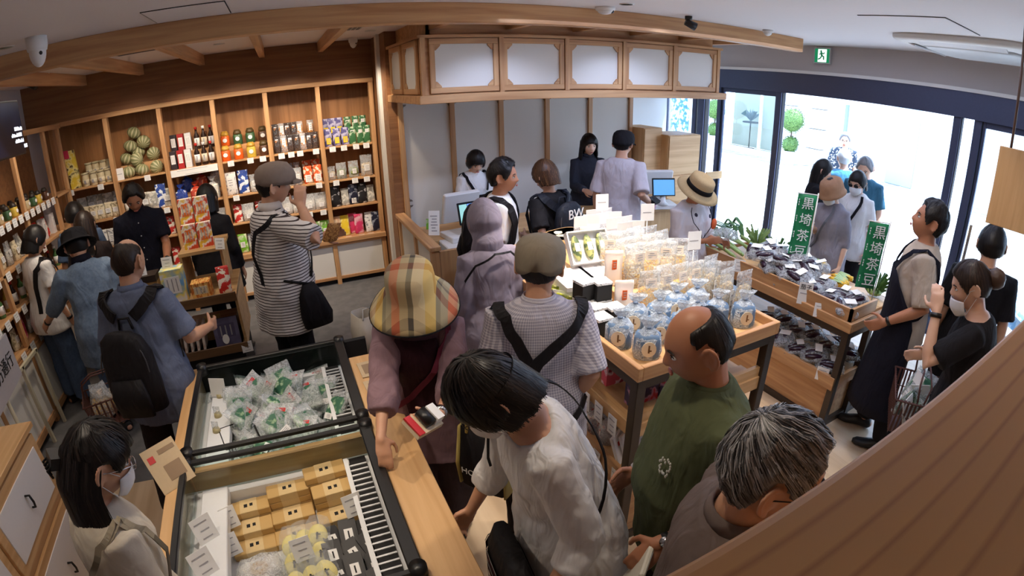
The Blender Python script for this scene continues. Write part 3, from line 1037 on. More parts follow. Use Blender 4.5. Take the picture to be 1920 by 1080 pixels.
place('clear_bag', bag_set('clearbig', .14, .25, .07, [FILM, rice, CARD], lab=(.45, .3, .4))[0], 'tall clear bag at the right of the second-highest shelf, rightmost bay', 'food bag', (.93, Yf, 1.26))
g3 = [parts('blkbag', lambda: pouch(5, .11, .24, .05, [blackp, wht, CARD], mode='solid')), parts('greybag', lambda: pouch(6, .09, .2, .05, [greyp, wht, CARD], mode='solid')), parts('navybag', lambda: pouch(8, .11, .24, .05, [navyp, wht, CARD], lab=(.5, .25, .2), mode='solid'))]
row('rice_pack', 'food pack', g3, 'black, grey or navy food pack', 'second-lowest shelf, rightmost bay', .48, 1.01, Yf, .94, 5, 'dark packs, second-lowest shelf, rightmost bay')
for nm, mm, x in (('peach', peachp, .5), ('yellow', yellp, .6), ('pink', pinkp, .77), ('bright pink', pinkp, .7), ('white', whitep, .9), ('navy', navyp, .98)):
    place('snack_bag', parts('low' + nm, lambda: pouch(len(nm), .105, .24, .05, [mm, wht, CARD], mode='solid')), nm + ' snack bag on the bottom shelf of the rightmost bay', 'snack bag', (x, Yf + (.06 if nm == 'bright pink' else 0), .576), random.uniform(-.1, .1))
# bay 5
g4 = bag_set('cordbag', .075, .19, .04, [FILM, amber, CARD], lab=(.55, .5, .6), fill=.8)
g4b = bag_set('darkbag', .075, .19, .04, [film('dark_film', (70, 60, 60), .3), amber, CARD], lab=(.5, .45, .6), fill=.8)
row('clear_bag', 'snack bag', [g4b[0], g4[1], g4b[2]], 'slim brown bag with a white label', 'front row, top shelf, fifth bay', -.1, .41, Yf, 1.65, 7, 'white-labelled slim bags, front row, fifth bay')
row('clear_bag', 'snack bag', [g4b[0], g4[1], g4b[1]], 'slim brown bag with a white label', 'back row, top shelf, fifth bay', -.1, .24, Yb, 1.78, 5, 'white-labelled slim bags, back row, fifth bay')
place('clear_bag', g4[2], 'lone slim bag at the right of the back row, top shelf, fifth bay', 'snack bag', (.34, Yb, 1.78))
b = MB(); b.wb(-.11, .41, 6.27, 6.44, 1.65, 1.78, 0); bev(tag(b.build('display_riser', OAK[0]), 'wooden riser at the back of the top shelf, fifth bay', 'riser'))
g5 = bag_set('clearamb', .095, .2, .05, [FILM, wht, CARD], lab=(.4, .3, .5))
row('clear_bag', 'snack bag', g5, 'clear bag of pale crackers', 'second-highest shelf, fifth bay', -.11, .17, Yf, 1.26, 3, 'clear cracker bags, fifth bay')
g6 = bag_set('orng', .1, .2, .05, [orangep, wht, CARD], lab=(.7, .4, .3), mode='solid')
row('snack_bag', 'snack bag', g6, 'orange and white snack bag', 'front row, second-highest shelf, fifth bay', .18, .41, Yf, 1.26, 2, 'orange bags, fifth bay')
row('snack_bag', 'snack bag', g6, 'orange snack bag', 'back row, second-highest shelf, fifth bay', .18, .41, Yb, 1.31, 2, 'orange bags, back row, fifth bay')
row('clear_bag', 'snack bag', g4, 'tall amber bag', 'back row, second-highest shelf, fifth bay', -.1, .17, Yb, 1.31, 3, 'amber bags, back row, fifth bay')
g7 = bag_set('clwh', .14, .2, .07, [FILMB, wht, CARD], lab=(.4, .25, .3))
row('clear_bag', 'food bag', g7, 'crinkled clear bag of white rolls', 'second-lowest shelf, fifth bay', -.11, .41, Yf, .94, 4, 'crinkled clear bags, second-lowest shelf, fifth bay')
g8 = bag_set('lime', .11, .22, .05, [limep, wht, CARD], mode='solid', lab=(.5, .3, .45))
row('snack_bag', 'snack bag', g8, 'lime green and white snack bag', 'bottom shelf, fifth bay', -.1, .41, Yf, .576, 5, 'lime green bags on the bottom shelf')
# bay 4
OJ = plain('orange_jam', (222, 96, 30), .3); GJ = plain('green_jar', (58, 92, 60), .35); BJ = plain('brown_jar', (84, 52, 34), .35); YJ = plain('yellow_jar', (206, 176, 70), .3)
JF = plain('jar_yellow_wrap', (196, 150, 56), .4); JD = plain('jar_dark_wrap', (84, 66, 36), .4)
js = [parts('jo', lambda: jar(.17, .105, [OJ, JF, CARD])), parts('jg', lambda: jar(.17, .105, [GJ, JD, CARD])), parts('jy', lambda: jar(.17, .105, [YJ, JF, CARD])), parts('jb', lambda: jar(.17, .105, [BJ, JD, CARD]))]
for i, (q, nm) in enumerate(((0, 'orange'), (0, 'orange'), (2, 'yellow'), (3, 'dark brown'))):
    place('jar', js[q], nm + ' jar with a round white tag, %s from the left in the front row' % ORD[i], 'jar', (-.65 + i * .145, Yf, 1.65), 0)
for i, (q, nm) in enumerate(((0, 'orange'), (1, 'green'), (1, 'green'), (3, 'dark brown'))):
    place('jar', js[q], nm + ' jar with a round white tag, %s from the left in the back row' % ORD[i], 'jar', (-.65 + i * .145, Yb, 1.8), 0)
b = MB(); b.wb(-.7, -.17, 6.27, 6.44, 1.65, 1.80, 0); bev(tag(b.build('display_riser', OAK[0]), 'wooden riser carrying the back row of jars', 'riser'))
place('snack_bag', parts('wb4', lambda: pouch(21, .13, .26, .05, [whitep, wht, CARD], mode='solid', lab=(.7, .45, .55))), 'white noodle pack at the left of the second-highest shelf, fourth bay', 'food pack', (-.64, Yf, 1.26))
place('snack_bag', parts('bb4', lambda: pouch(22, .12, .26, .05, [bluep, wht, CARD], mode='solid')), 'blue printed noodle pack beside the white one, fourth bay', 'food pack', (-.5, Yf, 1.26))
row('clear_bag', 'food pack', g5, 'white and clear food pack', 'right half of the second-highest shelf, fourth bay', -.43, -.17, Yf, 1.26, 3, 'white packs, fourth bay')
row('snack_bag', 'food pack', [parts('r4', lambda: pouch(23, .1, .2, .05, [reds, wht, CARD], mode='solid')), g7[0]], 'red or white food pack', 'second-lowest shelf, fourth bay', -.69, -.17, Yf, .94, 4, 'packs on the second-lowest shelf, fourth bay')
row('snack_bag', 'snack bag', [g8[0], g7[1]], 'pale green food pack', 'bottom shelf, fourth bay', -.69, -.17, Yf, .576, 4, 'packs on the bottom shelf, fourth bay')
# bay 3
cart = [parts('cblk', lambda: carton(.07, .2, .06, [plain('carton_dark', (52, 44, 50), .5), CARD])), parts('cred', lambda: carton(.07, .2, .06, [plain('carton_red', (170, 36, 40), .5), CARD])), parts('cwht', lambda: carton(.07, .2, .06, [plain('carton_white', (226, 224, 226), .5), CARD]))]
for yy, zz, rn in ((Yf, 1.65, 'front'), (Yb, 1.82, 'back')):
    for i, nm in enumerate(('black', 'red', 'white')):
        place('carton', cart[i], '%s drink carton in the %s row, top shelf, third bay' % (nm, rn), 'carton', (-1.24 + i * .085, yy, zz))
    for i in range(3):
        bt = parts('bt%d' % i, lambda: bottle(.25, .032, [plain('soy_dark', (44, 28, 22), .2), CARD if i % 2 else RED, CARD if i != 1 else plain('label_cream', (226, 214, 190), .6)]))
        place('bottle', bt, 'dark sauce bottle with a %s cap, %s from the left in the %s row' % ('white' if i % 2 else 'red', ORD[i], rn), 'bottle', (-.97 + i * .082, yy, zz), 0)
b = MB(); b.wb(-1.28, -.76, 6.27, 6.44, 1.65, 1.82, 0); bev(tag(b.build('display_riser', OAK[0]), 'wooden riser under the back row of bottles and cartons', 'riser'))
put_card('long white notice strip along the shelf edge under the bottles', (-1.015, 6.08, 1.575), 0, .53, .075, tilt=0, lines=2, name='shelf_strip', cat='notice')
bt_ = tied(31, .13, .22, .09, [film('blue_film', (30, 70, 170), .25), bluep, BLK])
place('tied_bag', bt_, 'blue printed tied bag at the left of the second-highest shelf, third bay', 'food bag', (-1.22, Yf, 1.26))
place('tied_bag', bt_, 'blue printed tied bag behind, second-highest shelf, third bay', 'food bag', (-1.16, Yb, 1.36), .5)
rt_ = tied(32, .13, .22, .09, [film('red_film', (200, 50, 20), .25), orangep, BLK])
place('tied_bag', rt_, 'red-orange tied bag in the middle of the second-highest shelf, third bay', 'food bag', (-1.05, Yf + .02, 1.26))
place('tied_bag', rt_, 'red-orange tied bag standing behind, second-highest shelf, third bay', 'food bag', (-.99, Yb, 1.36), .4)
wt_ = tied(33, .13, .25, .09, [FILMB, wht, BLK])
place('tied_bag', wt_, 'white tied bag at the right of the second-highest shelf, third bay', 'food bag', (-.85, Yf, 1.26))
place('tied_bag', wt_, 'white tied bag behind, right of the second-highest shelf, third bay', 'food bag', (-.82, Yb, 1.36), .4)
b = MB(); b.wb(-1.28, -.76, 6.27, 6.44, 1.26, 1.36, 0); bev(tag(b.build('display_riser', OAK[0]), 'low riser behind the blue and red tied bags', 'riser'))
row('snack_bag', 'food pack', [parts('r4', lambda: 0), g7[0]], 'red or white food pack', 'second-lowest shelf, third bay', -1.28, -.76, Yf, .94, 4, 'packs on the second-lowest shelf, third bay')
row('snack_bag', 'food pack', [g7[2], g5[1]], 'white food pack', 'bottom shelf, third bay', -1.28, -.76, Yf, .576, 4, 'packs on the bottom shelf, third bay')
# bay 2: pyramid of striped melons
b = MB(); b.wb(-1.89, -1.34, 6.29, 6.45, 1.65, 1.78, 0); bev(tag(b.build('display_riser', OAK[0]), 'wooden riser behind the striped melons', 'riser'))
mel = melon(0)
for x, y, z, rr, w in ((-1.78, 6.2, 1.71, 0, 'at the left of the bottom row'), (-1.62, 6.2, 1.71, .3, 'in the middle of the bottom row'), (-1.45, 6.2, 1.71, 1.2, 'at the right of the bottom row'),
                       (-1.67, 6.24, 1.83, 1.3, 'lying in the front of the second row'), (-1.82, 6.36, 1.845, .4, 'at the left of the third row'), (-1.68, 6.4, 1.9, .2, 'in the middle of the third row'), (-1.5, 6.36, 1.85, 1.1, 'at the right of the third row'),
                       (-1.75, 6.36, 1.98, .3, 'at the left near the top'), (-1.59, 6.36, 2.0, .9, 'at the right near the top'), (-1.69, 6.37, 2.12, .4, 'at the very top')):
    place('melon', mel, 'striped green and cream melon %s of the pyramid' % w, 'melon', (x, y, z), 0, None, rot=(rr, rr * .7, rr * 3))
put_card('upright white notice with a small mark beside the melons', (-1.86, 6.11, 1.65), 0, .09, .13, tilt=-.05, lines=1, name='notice_card', cat='notice')
pk = bag_set('grayp', .12, .2, .05, [greyp, wht, CARD], mode='solid', lab=(.6, .3, .5))
row('snack_bag', 'food pack', pk, 'grey and white food pack', 'second-highest shelf, second bay', -1.88, -1.5, Yf, 1.26, 4, 'grey packs, second bay')
row('snack_bag', 'food pack', [parts('bb4', lambda: 0), pk[1]], 'blue or white food pack', 'right of the second-highest shelf, second bay', -1.5, -1.34, Yf, 1.26, 2, 'blue packs, second bay')
row('snack_bag', 'food pack', [parts('r4', lambda: 0), parts('r4b', lambda: pouch(44, .1, .2, .05, [reds, wht, CARD], mode='solid'))], 'red and white food pack', 'second-lowest shelf, second bay', -1.88, -1.36, Yf, .94, 5, 'red packs, second bay')
row('snack_bag', 'food pack', [parts('r4', lambda: 0)], 'red and white food pack', 'bottom shelf, second bay', -1.88, -1.36, Yf, .576, 4, 'red packs, bottom of the second bay')
# bay 1
vb = thing('display_banner', 'tall narrow yellow display box with a pink top on the first bay', 'display', (-2.42, 6.2, 1.65), 0, rot=(0, -.04, .1))
b = MB(); b.wb(-.06, .06, -.02, .03, 0, .42, 0); b.build('box', [speck('banner_yellow', (226, 196, 60), (240, 224, 150), 14, .45, .55, c3=(80, 60, 30))], vb)
b = MB(); b.wb(-.065, .0, -.024, -.02, .34, .43, 0); b.build('pink_top', [plain('banner_pink', (206, 50, 84), .5)], vb)
tub = parts('tub', lambda: bottle(.15, .042, [plain('tub_cream', (214, 200, 164), .6), plain('tub_lid', (196, 184, 150), .6), creamp], .95))
row('paper_tub', 'tub', tub, 'cream paper tub', 'front row, top shelf, leftmost bay', -2.33, -1.96, 6.18, 1.65, 4, 'cream tubs, front row of the leftmost bay')
row('paper_tub', 'tub', tub, 'cream paper tub', 'back row, top shelf, leftmost bay', -2.33, -1.98, 6.34, 1.74, 4, 'cream tubs, back row of the leftmost bay')
b = MB(); b.wb(-2.34, -1.96, 6.28, 6.44, 1.65, 1.74, 0); bev(tag(b.build('display_riser', OAK[0]), 'wooden riser under the back row of cream tubs', 'riser'))
lp = bag_set('creampk', .1, .17, .06, [creamp, wht, CARD], mode='solid', lab=(.6, .3, .5))
row('snack_bag', 'food pack', lp, 'cream food pack', 'front row, second-highest shelf, leftmost bay', -2.5, -1.96, Yf, 1.26, 6, 'cream packs, leftmost bay')
row('snack_bag', 'food pack', pk, 'grey food pack', 'back row, second-highest shelf, leftmost bay', -2.5, -1.96, Yb, 1.32, 5, 'grey packs, back of the leftmost bay')
row('snack_bag', 'food pack', bag_set('wpk', .11, .2, .06, [whitep, wht, CARD], mode='solid', lab=(.7, .4, .5)), 'white printed food pack', 'second-lowest shelf, leftmost bay', -2.5, -1.96, Yf, .94, 5, 'white packs, leftmost bay')
row('snack_bag', 'food pack', parts('r4', lambda: 0), 'red and white food pack', 'bottom shelf, leftmost bay', -2.5, -1.96, Yf, .576, 4, 'red packs, bottom of the leftmost bay')
# price cards on the shelf edges
for bay, z, xs, wn in ((5, 1.65, (.55, .68, .82, .94), 'top shelf edge of the rightmost bay'), (5, 1.26, (.55, .77, .91), 'second-highest shelf edge of the rightmost bay'), (5, .576, (.62, .78, .89), 'bottom shelf edge of the rightmost bay'),
                       (4, 1.65, (-.03, .08, .18, .36), 'top shelf edge of the fifth bay'), (4, 1.26, (.1, .35), 'second-highest shelf edge of the fifth bay'), (4, .94, (.2, .36), 'second-lowest shelf edge of the fifth bay'),
                       (3, 1.65, (-.6, -.38, -.24), 'top shelf edge of the fourth bay'), (3, 1.26, (-.6,), 'second-highest shelf edge of the fourth bay'), (2, 1.26, (-1.18, -.86), 'second-highest shelf edge of the third bay'),
                       (1, 1.65, (-1.55,), 'top shelf edge of the second bay'), (1, 1.26, (-1.5, -1.4), 'second-highest shelf edge of the second bay'), (0, 1.65, (-2.46, -2.1), 'top shelf edge of the leftmost bay'), (0, 1.26, (-2.0,), 'second-highest shelf edge of the leftmost bay')):
    for i, x in enumerate(xs):
        put_card(slot_label('small white price card', i, len(xs), wn), (x, 6.085, z - .058), 0, .07, .06, 'price cards on the back wall shelves', -.06)
put_card('larger white price card low down in the fifth bay beside the lime bags', (.42, 6.06, .575), 0, .13, .1, lines=3)

# ================================================================ LEFT WALL SHELVING
ls = thing('side_shelving', 'oak shelving full of small goods along the left wall', 'shelving', (0, 0, 0))
LY = (2.6, 3.4, 4.15, 4.85, 5.6, 6.0)
LZ = (.72, 1.02, 1.33, 1.68)
for y in LY:
    b = MB(); b.wb(-2.47, -2.43, y - .025, y + .025, .0, 2.35); bev(b.build('post', OAK, ls))
b = MB(); b.wb(-2.5, -2.42, 2.6, 6.05, 2.33, 2.38); bev(b.build('top_rail', OAK, ls))
b = MB(); b.wb(-2.85, -2.83, 2.6, 6.05, .0, 2.35, 0); b.build('back_panel', DWOOD, ls)
for z in LZ:
    b = MB(); b.wb(-2.83, -2.43, 2.6, 6.0, z - .025, z); bev(b.build('shelf', OAK, ls))
for i in range(5):
    b = MB(); b.wb(-2.45, -2.435, LY[i] + .03, LY[i + 1] - .03, .1, .64, 0); b.build('base_panel', CREAM, ls)
    for z in (.63, .06):
        b = MB(); b.wb(-2.455, -2.42, LY[i] + .03, LY[i + 1] - .03, z, z + .06, 1); b.build('base_rail', OAK, ls)
def lrow(name, cat, pl, desc, where, y0, y1, x, z, n, group):
    for i in range(n):
        place(name, pl[i % len(pl)], slot_label(desc, i, n, where), cat, (x + random.uniform(-.01, .01), y0 + (y1 - y0) * (i + .5) / n, z), PI / 2 + random.uniform(-.1, .1), group)
sj = [parts('sj%d' % i, lambda: jar(.12, .075, [m_, DKLID, CARD])) for i, m_ in enumerate((YJ, BJ, plain('beige_jar', (196, 176, 136), .4), GJ))]
BH = [parts('bh%d' % i, lambda: bottle(.2, .03, [m_, c_, CARD])) for i, (m_, c_) in enumerate(((plain('soy_dark', (44, 28, 22), .2), RED), (plain('green_glass', (80, 120, 70), .2), CARD), (YJ, GOLD)))]
sb = [pk[0], lp[0], g5[0], lp[1], pk[2]]
lrow('jar', 'jar', sj, 'small jar', 'front of the top shelf on the left wall', 3.5, 5.55, -2.5, 1.68, 14, 'small jars on the top shelf of the left wall')
lrow('jar', 'jar', [sj[2], sj[1], sj[0]], 'small jar', 'behind the front jars on the left wall', 3.55, 5.55, -2.63, 1.68, 12, 'small jars behind, top shelf of the left wall')
lrow('snack_bag', 'food pack', sb, 'small food pack', 'third shelf up on the left wall', 3.45, 5.1, -2.53, 1.33, 12, 'food packs on the third shelf of the left wall')
lrow('snack_bag', 'food pack', [parts('r4', lambda: 0), parts('cwht', lambda: 0)], 'red and white pack', 'far end of the third shelf on the left wall', 5.1, 5.6, -2.53, 1.33, 4, 'red and white packs on the left wall')
lrow('bottle', 'bottle', BH, 'small bottle', 'second shelf up on the left wall', 3.4, 5.5, -2.53, 1.02, 14, 'small bottles on the left wall')
lrow('snack_bag', 'food pack', [g8[0], lp[2], parts('lowpink', lambda: 0), g5[2]], 'small green, pink or cream pack', 'lowest shelf on the left wall', 3.2, 5.4, -2.53, .72, 13, 'small packs on the lowest shelf of the left wall')
for z, ys, wn in ((1.68, [4.3 + .13 * k for k in range(10)], 'top shelf edge'), (1.33, [3.6 + .2 * k for k in range(8)], 'third shelf edge'), (1.02, [3.6 + .17 * k for k in range(9)], 'second shelf edge'), (.72, [3.2 + .2 * k for k in range(7)], 'lowest shelf edge')):
    for i, y in enumerate(ys):
        put_card('white price card, %s along the %s on the left wall' % (ORD[i], wn), (-2.418, y, z - .062), PI / 2, .085, .07, 'price cards on the left wall', -.05)

# television hanging at the left
tv = thing('television', 'black hanging television with white lines of text, top left', 'television', (-1.9, 3.55, 2.39))
b = MB(); b.wb(-.03, 0, -.48, .46, -.19, .19, 0); bev(b.build('casing', BLK, tv), .006)
b = MB(); b.wb(.0005, .002, -.465, .445, -.175, .175, 0); b.build('screen', speck('screen_dark', (8, 10, 24), (22, 30, 56), 2.0, .4, .6, .3), tv)
b = MB()
for k, (w, yo) in enumerate(((.13, .36), (.17, .34), (.15, .355), (.06, .40))):
    for j in range(int(w / .014)):
        b.wb(.002, .0032, yo + .085 - j * .014 - .01, yo + .085 - j * .014, -.02 - k * .042, -.02 - k * .042 + random.choice((.016, .022, .026)), 0)
b.build('screen_text', plain('screen_white', (225, 232, 245), .5, emit=1.2), tv)
b = MB(); b.cyl((-.02, 0, .19), (-.02, 0, .44), .015); b.build('hanger', BLK, tv)

# queue barrier of square pale poles with a one-way sign
qb = thing('queue_barrier', 'pale metal pole barrier beside the left shelves', 'barrier', (-2.36, 3.5, 0))
PP = plain('pale_pole', (204, 196, 170), .45)
for y in (-.75, -.3, .3, .6):
    b = MB(); b.box((0, y, .35), (.026, .026, .7), 0); b.build('pole', PP, qb)
b = MB(); b.box((0, -.08, .69), (.026, 1.4, .026), 0); b.build('top_bar', PP, qb)
sg = thing('one_way_sign', 'grey sign board with black brush lettering at the left edge', 'sign', (-1.86, 2.72, 1.12), 0, rot=(0, .0, PI / 2 + .12))
b = MB(); b.wb(-.3, .3, -.006, .006, -.14, .14, 0); b.build('board', plain('sign_grey', (196, 192, 196), .6), sg)
me = text_mesh('一方通行', .1); me.materials.append(BLKM)
o = link('lettering', me, sg, (.05, -.009, 0)); o.rotation_euler = (PI / 2, 0, 0)
b = MB(); b.cyl((0, .012, -1.12), (0, .012, -.1), .012); b.build('stand', PP, sg)

# drawer cabinet at the bottom left
dc = thing('hook_cabinet', 'oak cabinet with white panels and black hooks, bottom left corner', 'cabinet', (-1.56, 1.8, 0))
b = MB(); b.wb(-.5, -.02, -.75, .55, 0, .98, 0); b.build('carcass', LOAK[1], dc)
b = MB(); b.wb(-.52, .01, -.77, .57, .98, 1.01, 0); bev(b.build('top', LOAK[1], dc))
for k, (z0, z1) in enumerate(((.6, .96), (.1, .55))):
    for y0, y1 in ((-.74, -.12), (-.1, .54)):
        b = MB(); b.wb(-.02, .0, y0, y1, z0, z1, 0)
        d_ = bev(b.build('drawer', LOAK[1], dc))
        b = MB(); b.wb(.0, .006, y0 + .05, y1 - .05, z0 + .05, z1 - .05, 0); b.build('panel', WHITE, d_)
        yc = (y0 + y1) / 2
        b = MB(); b.chain([(.006, yc, (z0 + z1) / 2 + .04), (.03, yc, (z0 + z1) / 2 + .04), (.035, yc, (z0 + z1) / 2), (.03, yc, (z0 + z1) / 2 - .03), (.015, yc, (z0 + z1) / 2 - .03)], [.006] * 5, 8); b.build('hook', BLK, d_)

# ================================================================ DISPLAY ISLAND (centre left)
isl = thing('display_island', 'oak tiered display stand with boxes in front of the man in navy', 'display stand', (-.9, 3.85, 0))
IW = wood('island_wood', (196, 160, 112), (170, 130, 84), 0, .8)
b = MB(); b.wb(-.36, .34, .03, .6, 0, .5, 0); b.build('base', BLKM, isl)
for z in (.5, .92):
    b = MB(); b.wb(-.4, .38, 0, .62, z - .03, z, 0); b.build('shelf', IW, isl)
    b = MB(); b.wb(-.4, .38, -.012, 0, z - .05, z + .025, 0); bev(b.build('lip', wood('island_dark', (120, 88, 58), (96, 68, 44), 0, .8), isl))
for x in (-.4, .36):
    b = MB(); b.wb(x, x + .02, .02, .6, .5, .9, 0); b.build('side', IW, isl)
for x in (-.02, .3):
    b = MB(); b.wb(x, x + .02, .2, .56, .92, 1.22, 0); b.build('riser_side', IW, isl)
b = MB(); b.wb(-.02, .34, .18, .58, 1.22, 1.245, 0); b.build('riser_top', IW, isl)
IX, IY = -.9, 3.85
def isp(name, pl, label, cat, x, y, z, rz=0, rot=None):
    return place(name, pl, label, cat, (IX + x, IY + y, z), rz, None, rot)
isp('gift_box', carton(.16, .2, .12, [plain('kraft', (176, 140, 84), .6), plain('kraft_l', (196, 164, 104), .6)]), 'tan gift box at the left end of the display stand', 'box', -.27, .1, .92)
isp('gift_box', carton(.16, .05, .14, [plain('dark_box', (50, 38, 30), .5), YJ], 0), 'dark box with a yellow lid stacked on the tan gift box', 'box', -.27, .1, 1.121)
isp('picture_box', parts('picbox', lambda: carton(.17, .26, .12, [C('pic_print', (120, 180, 226), (250, 236, 120), scale=9, lo=.42, hi=.58, c3=(240, 240, 244)), CARD])), 'tall blue, white and yellow picture box on the display stand', 'box', -.08, .1, .92)
isp('snack_bundle', parts('senb', lambda: carton(.15, .12, .12, [C('senbei', (196, 110, 40), (236, 190, 110), scale=20, lo=.45, hi=.55, stretch=(4, 1, 1)), creamp])), 'bundle of orange-brown rice crackers under the riser', 'snack', .12, .1, .92)
isp('snack_bag', parts('r4', lambda: 0), 'small red and white pack at the right end of the display stand', 'food pack', .3, .08, .92)
SP = C('stick_pack', (236, 190, 50), (240, 240, 236), scale=16, lo=.4, hi=.5, c3=(206, 70, 30))
for k in range(2):
    for j in range(2):
        isp('stick_pack', parts('stp', lambda: carton(.11, .19, .05, [SP, C('stk_b', (226, 110, 30), (244, 230, 200), scale=20)])), 'yellow, white and orange snack pack, %s %s on the tall stack' % (('lower', 'upper')[k], ('left', 'right')[j]), 'snack pack', .07 + .1 * j if 0 else .08 + .12 * j, .3 + .06 * k, 1.245 + .19 * k, .05 * j)
isp('picture_book', parts('navybook', lambda: carton(.2, .22, .03, [C('violet_print', (92, 88, 120), (112, 108, 140), scale=6), plain('violet', (84, 80, 112), .6)])), 'violet boxed set with a white oval leaning on the lower shelf', 'box', .23, .05, .5, 0, rot=(-.18, 0, 0))
ov = parts('oval', lambda: [('oval', (lambda b: (b.loft([((0, 0, 0), (V((1, 0, 0)), V((0, 0, 1))), .027, .038), ((0, -.003, 0), (V((1, 0, 0)), V((0, 0, 1))), .027, .038)], 20, 0, False), b.mesh('oval', [CARD]))[1])(MB()))])
isp('white_sticker', ov, 'white oval sticker on the violet boxed set', 'sticker', .22, .012, .57, 0, rot=(-.18, 0, 0))
for k in range(6):
    isp('paper_packet', parts('ppk', lambda: carton(.02, .2, .16, [C('ppk', (214, 186, 170), (236, 226, 216), scale=20), CARD], 0)), 'thin pink and white packet, %s from the left on the lower shelf' % ORD[k], 'packet', -.22 + .05 * k, .12, .5, 0, rot=(0, .12, 0))
isp('gold_tray', parts('gold', lambda: carton(.14, .05, .12, [GOLD, YJ], 0)), 'gold tray behind the violet boxed set', 'tray', .1, .25, .62)
b = MB(); b.wb(-.1, .3, .2, .5, .5, .62, 0); b.X = Matrix.Identity(4); b.build('inner_step', IW, isl)
for x, y, z, rz, lb in ((-.3, .06, 1.172, .1, 'grey card standing on the yellow-lidded box'), (-.1, .1, 1.18, -.1, 'grey card standing on the picture box'), (.32, .12, 1.245, -.5, 'white card leaning at the right of the tall snack stack'), (.37, -.016, .44, .1, 'white card at the right end of the lower shelf')):
    put_card(lb, (IX + x, IY + y, z), rz, .085, .085)

# ================================================================ COUNTER AND CANOPY
cp = thing('counter_canopy', 'oak canopy with white cabinet doors hanging over the till counter', 'cabinet', (0, 0, 0))
b = MB(); b.wb(1.12, 4.33, 4.15, 5.34, 2.19, 2.66, 0); b.build('carcass', OAK, cp)
b = MB(); b.wb(1.08, 4.42, 4.09, 5.34, 2.12, 2.19); bev(b.build('ledge', OAK, cp), .004)
b = MB(); b.wb(1.09, 4.36, 4.12, 4.15, 2.645, 2.67); b.wb(1.09, 1.12, 4.12, 5.34, 2.645, 2.67); b.build('top_rail', OAK, cp)
def cab_door(x0, x1, z0, z1, P):
    """P(u, w, z): u along the face, w outwards"""
    g = .045
    def bx(b, u0, u1, za, zb, w0, w1, mi):
        c = [P(u, w, z) for u in (u0, u1) for w in (w0, w1) for z in (za, zb)]
        xs = [q[0] for q in c]; ys = [q[1] for q in c]; zs = [q[2] for q in c]
        b.wb(min(xs), max(xs), min(ys), max(ys), min(zs), max(zs), mi)
    b = MB()
    bx(b, x0, x1, z0, z0 + g, .004, .026, None); bx(b, x0, x1, z1 - g, z1, .004, .026, None)
    bx(b, x0, x0 + g, z0 + g, z1 - g, .004, .026, 2); bx(b, x1 - g, x1, z0 + g, z1 - g, .004, .026, 2)
    c = .05
    for su, uu in ((1, x0 + g), (-1, x1 - g)):
        for sz, zz in ((1, z0 + g), (-1, z1 - g)):
            q = [(uu, zz), (uu + su * c, zz), (uu + su * c, zz + sz * .012), (uu + su * .012, zz + sz * c), (uu, zz + sz * c)]
            A = [V(P(u, .008, z)) for u, z in q]
            b.poly(A, None, V(P(0, .02, 0)) - V(P(0, .008, 0)), 0)
    d = bev(b.build('door', OAK, cp), .002)
    b = MB(); bx(b, x0 + g, x1 - g, z0 + g, z1 - g, .001, .008, 0); b.build('panel', CREAM, d)
for i in range(5):
    x0 = 1.185 + .625 * i
    cab_door(x0, x0 + .59, 2.2, 2.64, lambda u, w, z: (u, 4.15 - w, z))
for y0, y1 in ((4.2, 4.68), (4.76, 5.24)):
    cab_door(y0, y1, 2.2, 2.64, lambda u, w, z: (1.12 - w, u, z))
for x in (1.13, 1.80, 2.425, 3.05, 3.675, 4.30):
    b = MB(); b.wb(x - .02, x + .02, 4.115, 4.15, 2.19, 2.65); b.build('stile', OAK, cp)

# side screen + counter
sc_ = thing('counter_screen', 'low oak screen with white panels closing the left end of the counter', 'screen', (0, 0, 0))
b = MB(); b.wb(1.06, 1.16, 4.02, 5.34, .915, .955); bev(b.build('cap_rail', OAK, sc_), .004)
for y in (4.06, 4.62, 5.28):
    b = MB(); b.wb(1.075, 1.145, y - .03, y + .03, 0, .915); bev(b.build('post', OAK, sc_))
for y0, y1 in ((4.09, 4.59), (4.65, 5.25)):
    b = MB(); b.wb(1.10, 1.12, y0, y1, .16, .915, 0); b.build('panel', CREAM, sc_)
b = MB(); b.wb(1.085, 1.135, 4.02, 5.34, .1, .16); b.build('bottom_rail', OAK, sc_)
b = MB(); b.wb(1.05, 1.32, 3.96, 4.1, 0, .12); b.build('foot', OAK, sc_)
b = MB(); b.wb(1.15, 1.32, 4.04, 4.08, .12, .9, 2); b.build('end_panel', OAK, sc_)
ct = thing('till_counter', 'long oak service counter in front of the white panel wall', 'counter', (0, 0, 0))
b = MB(); b.wb(1.2, 4.25, 4.42, 4.95, .84, .88); bev(b.build('worktop', LOAK, ct))
b = MB()
for x0, x1 in ((1.9, 2.9), (2.92, 4.2)):
    b.wb(x0, x1, 4.46, 4.9, .08, .84, 0)
b.build('front', LOAK[2], ct)
b = MB(); b.wb(1.9, 4.2, 4.48, 4.9, 0, .08, 0); b.build('plinth', BLKM, ct)
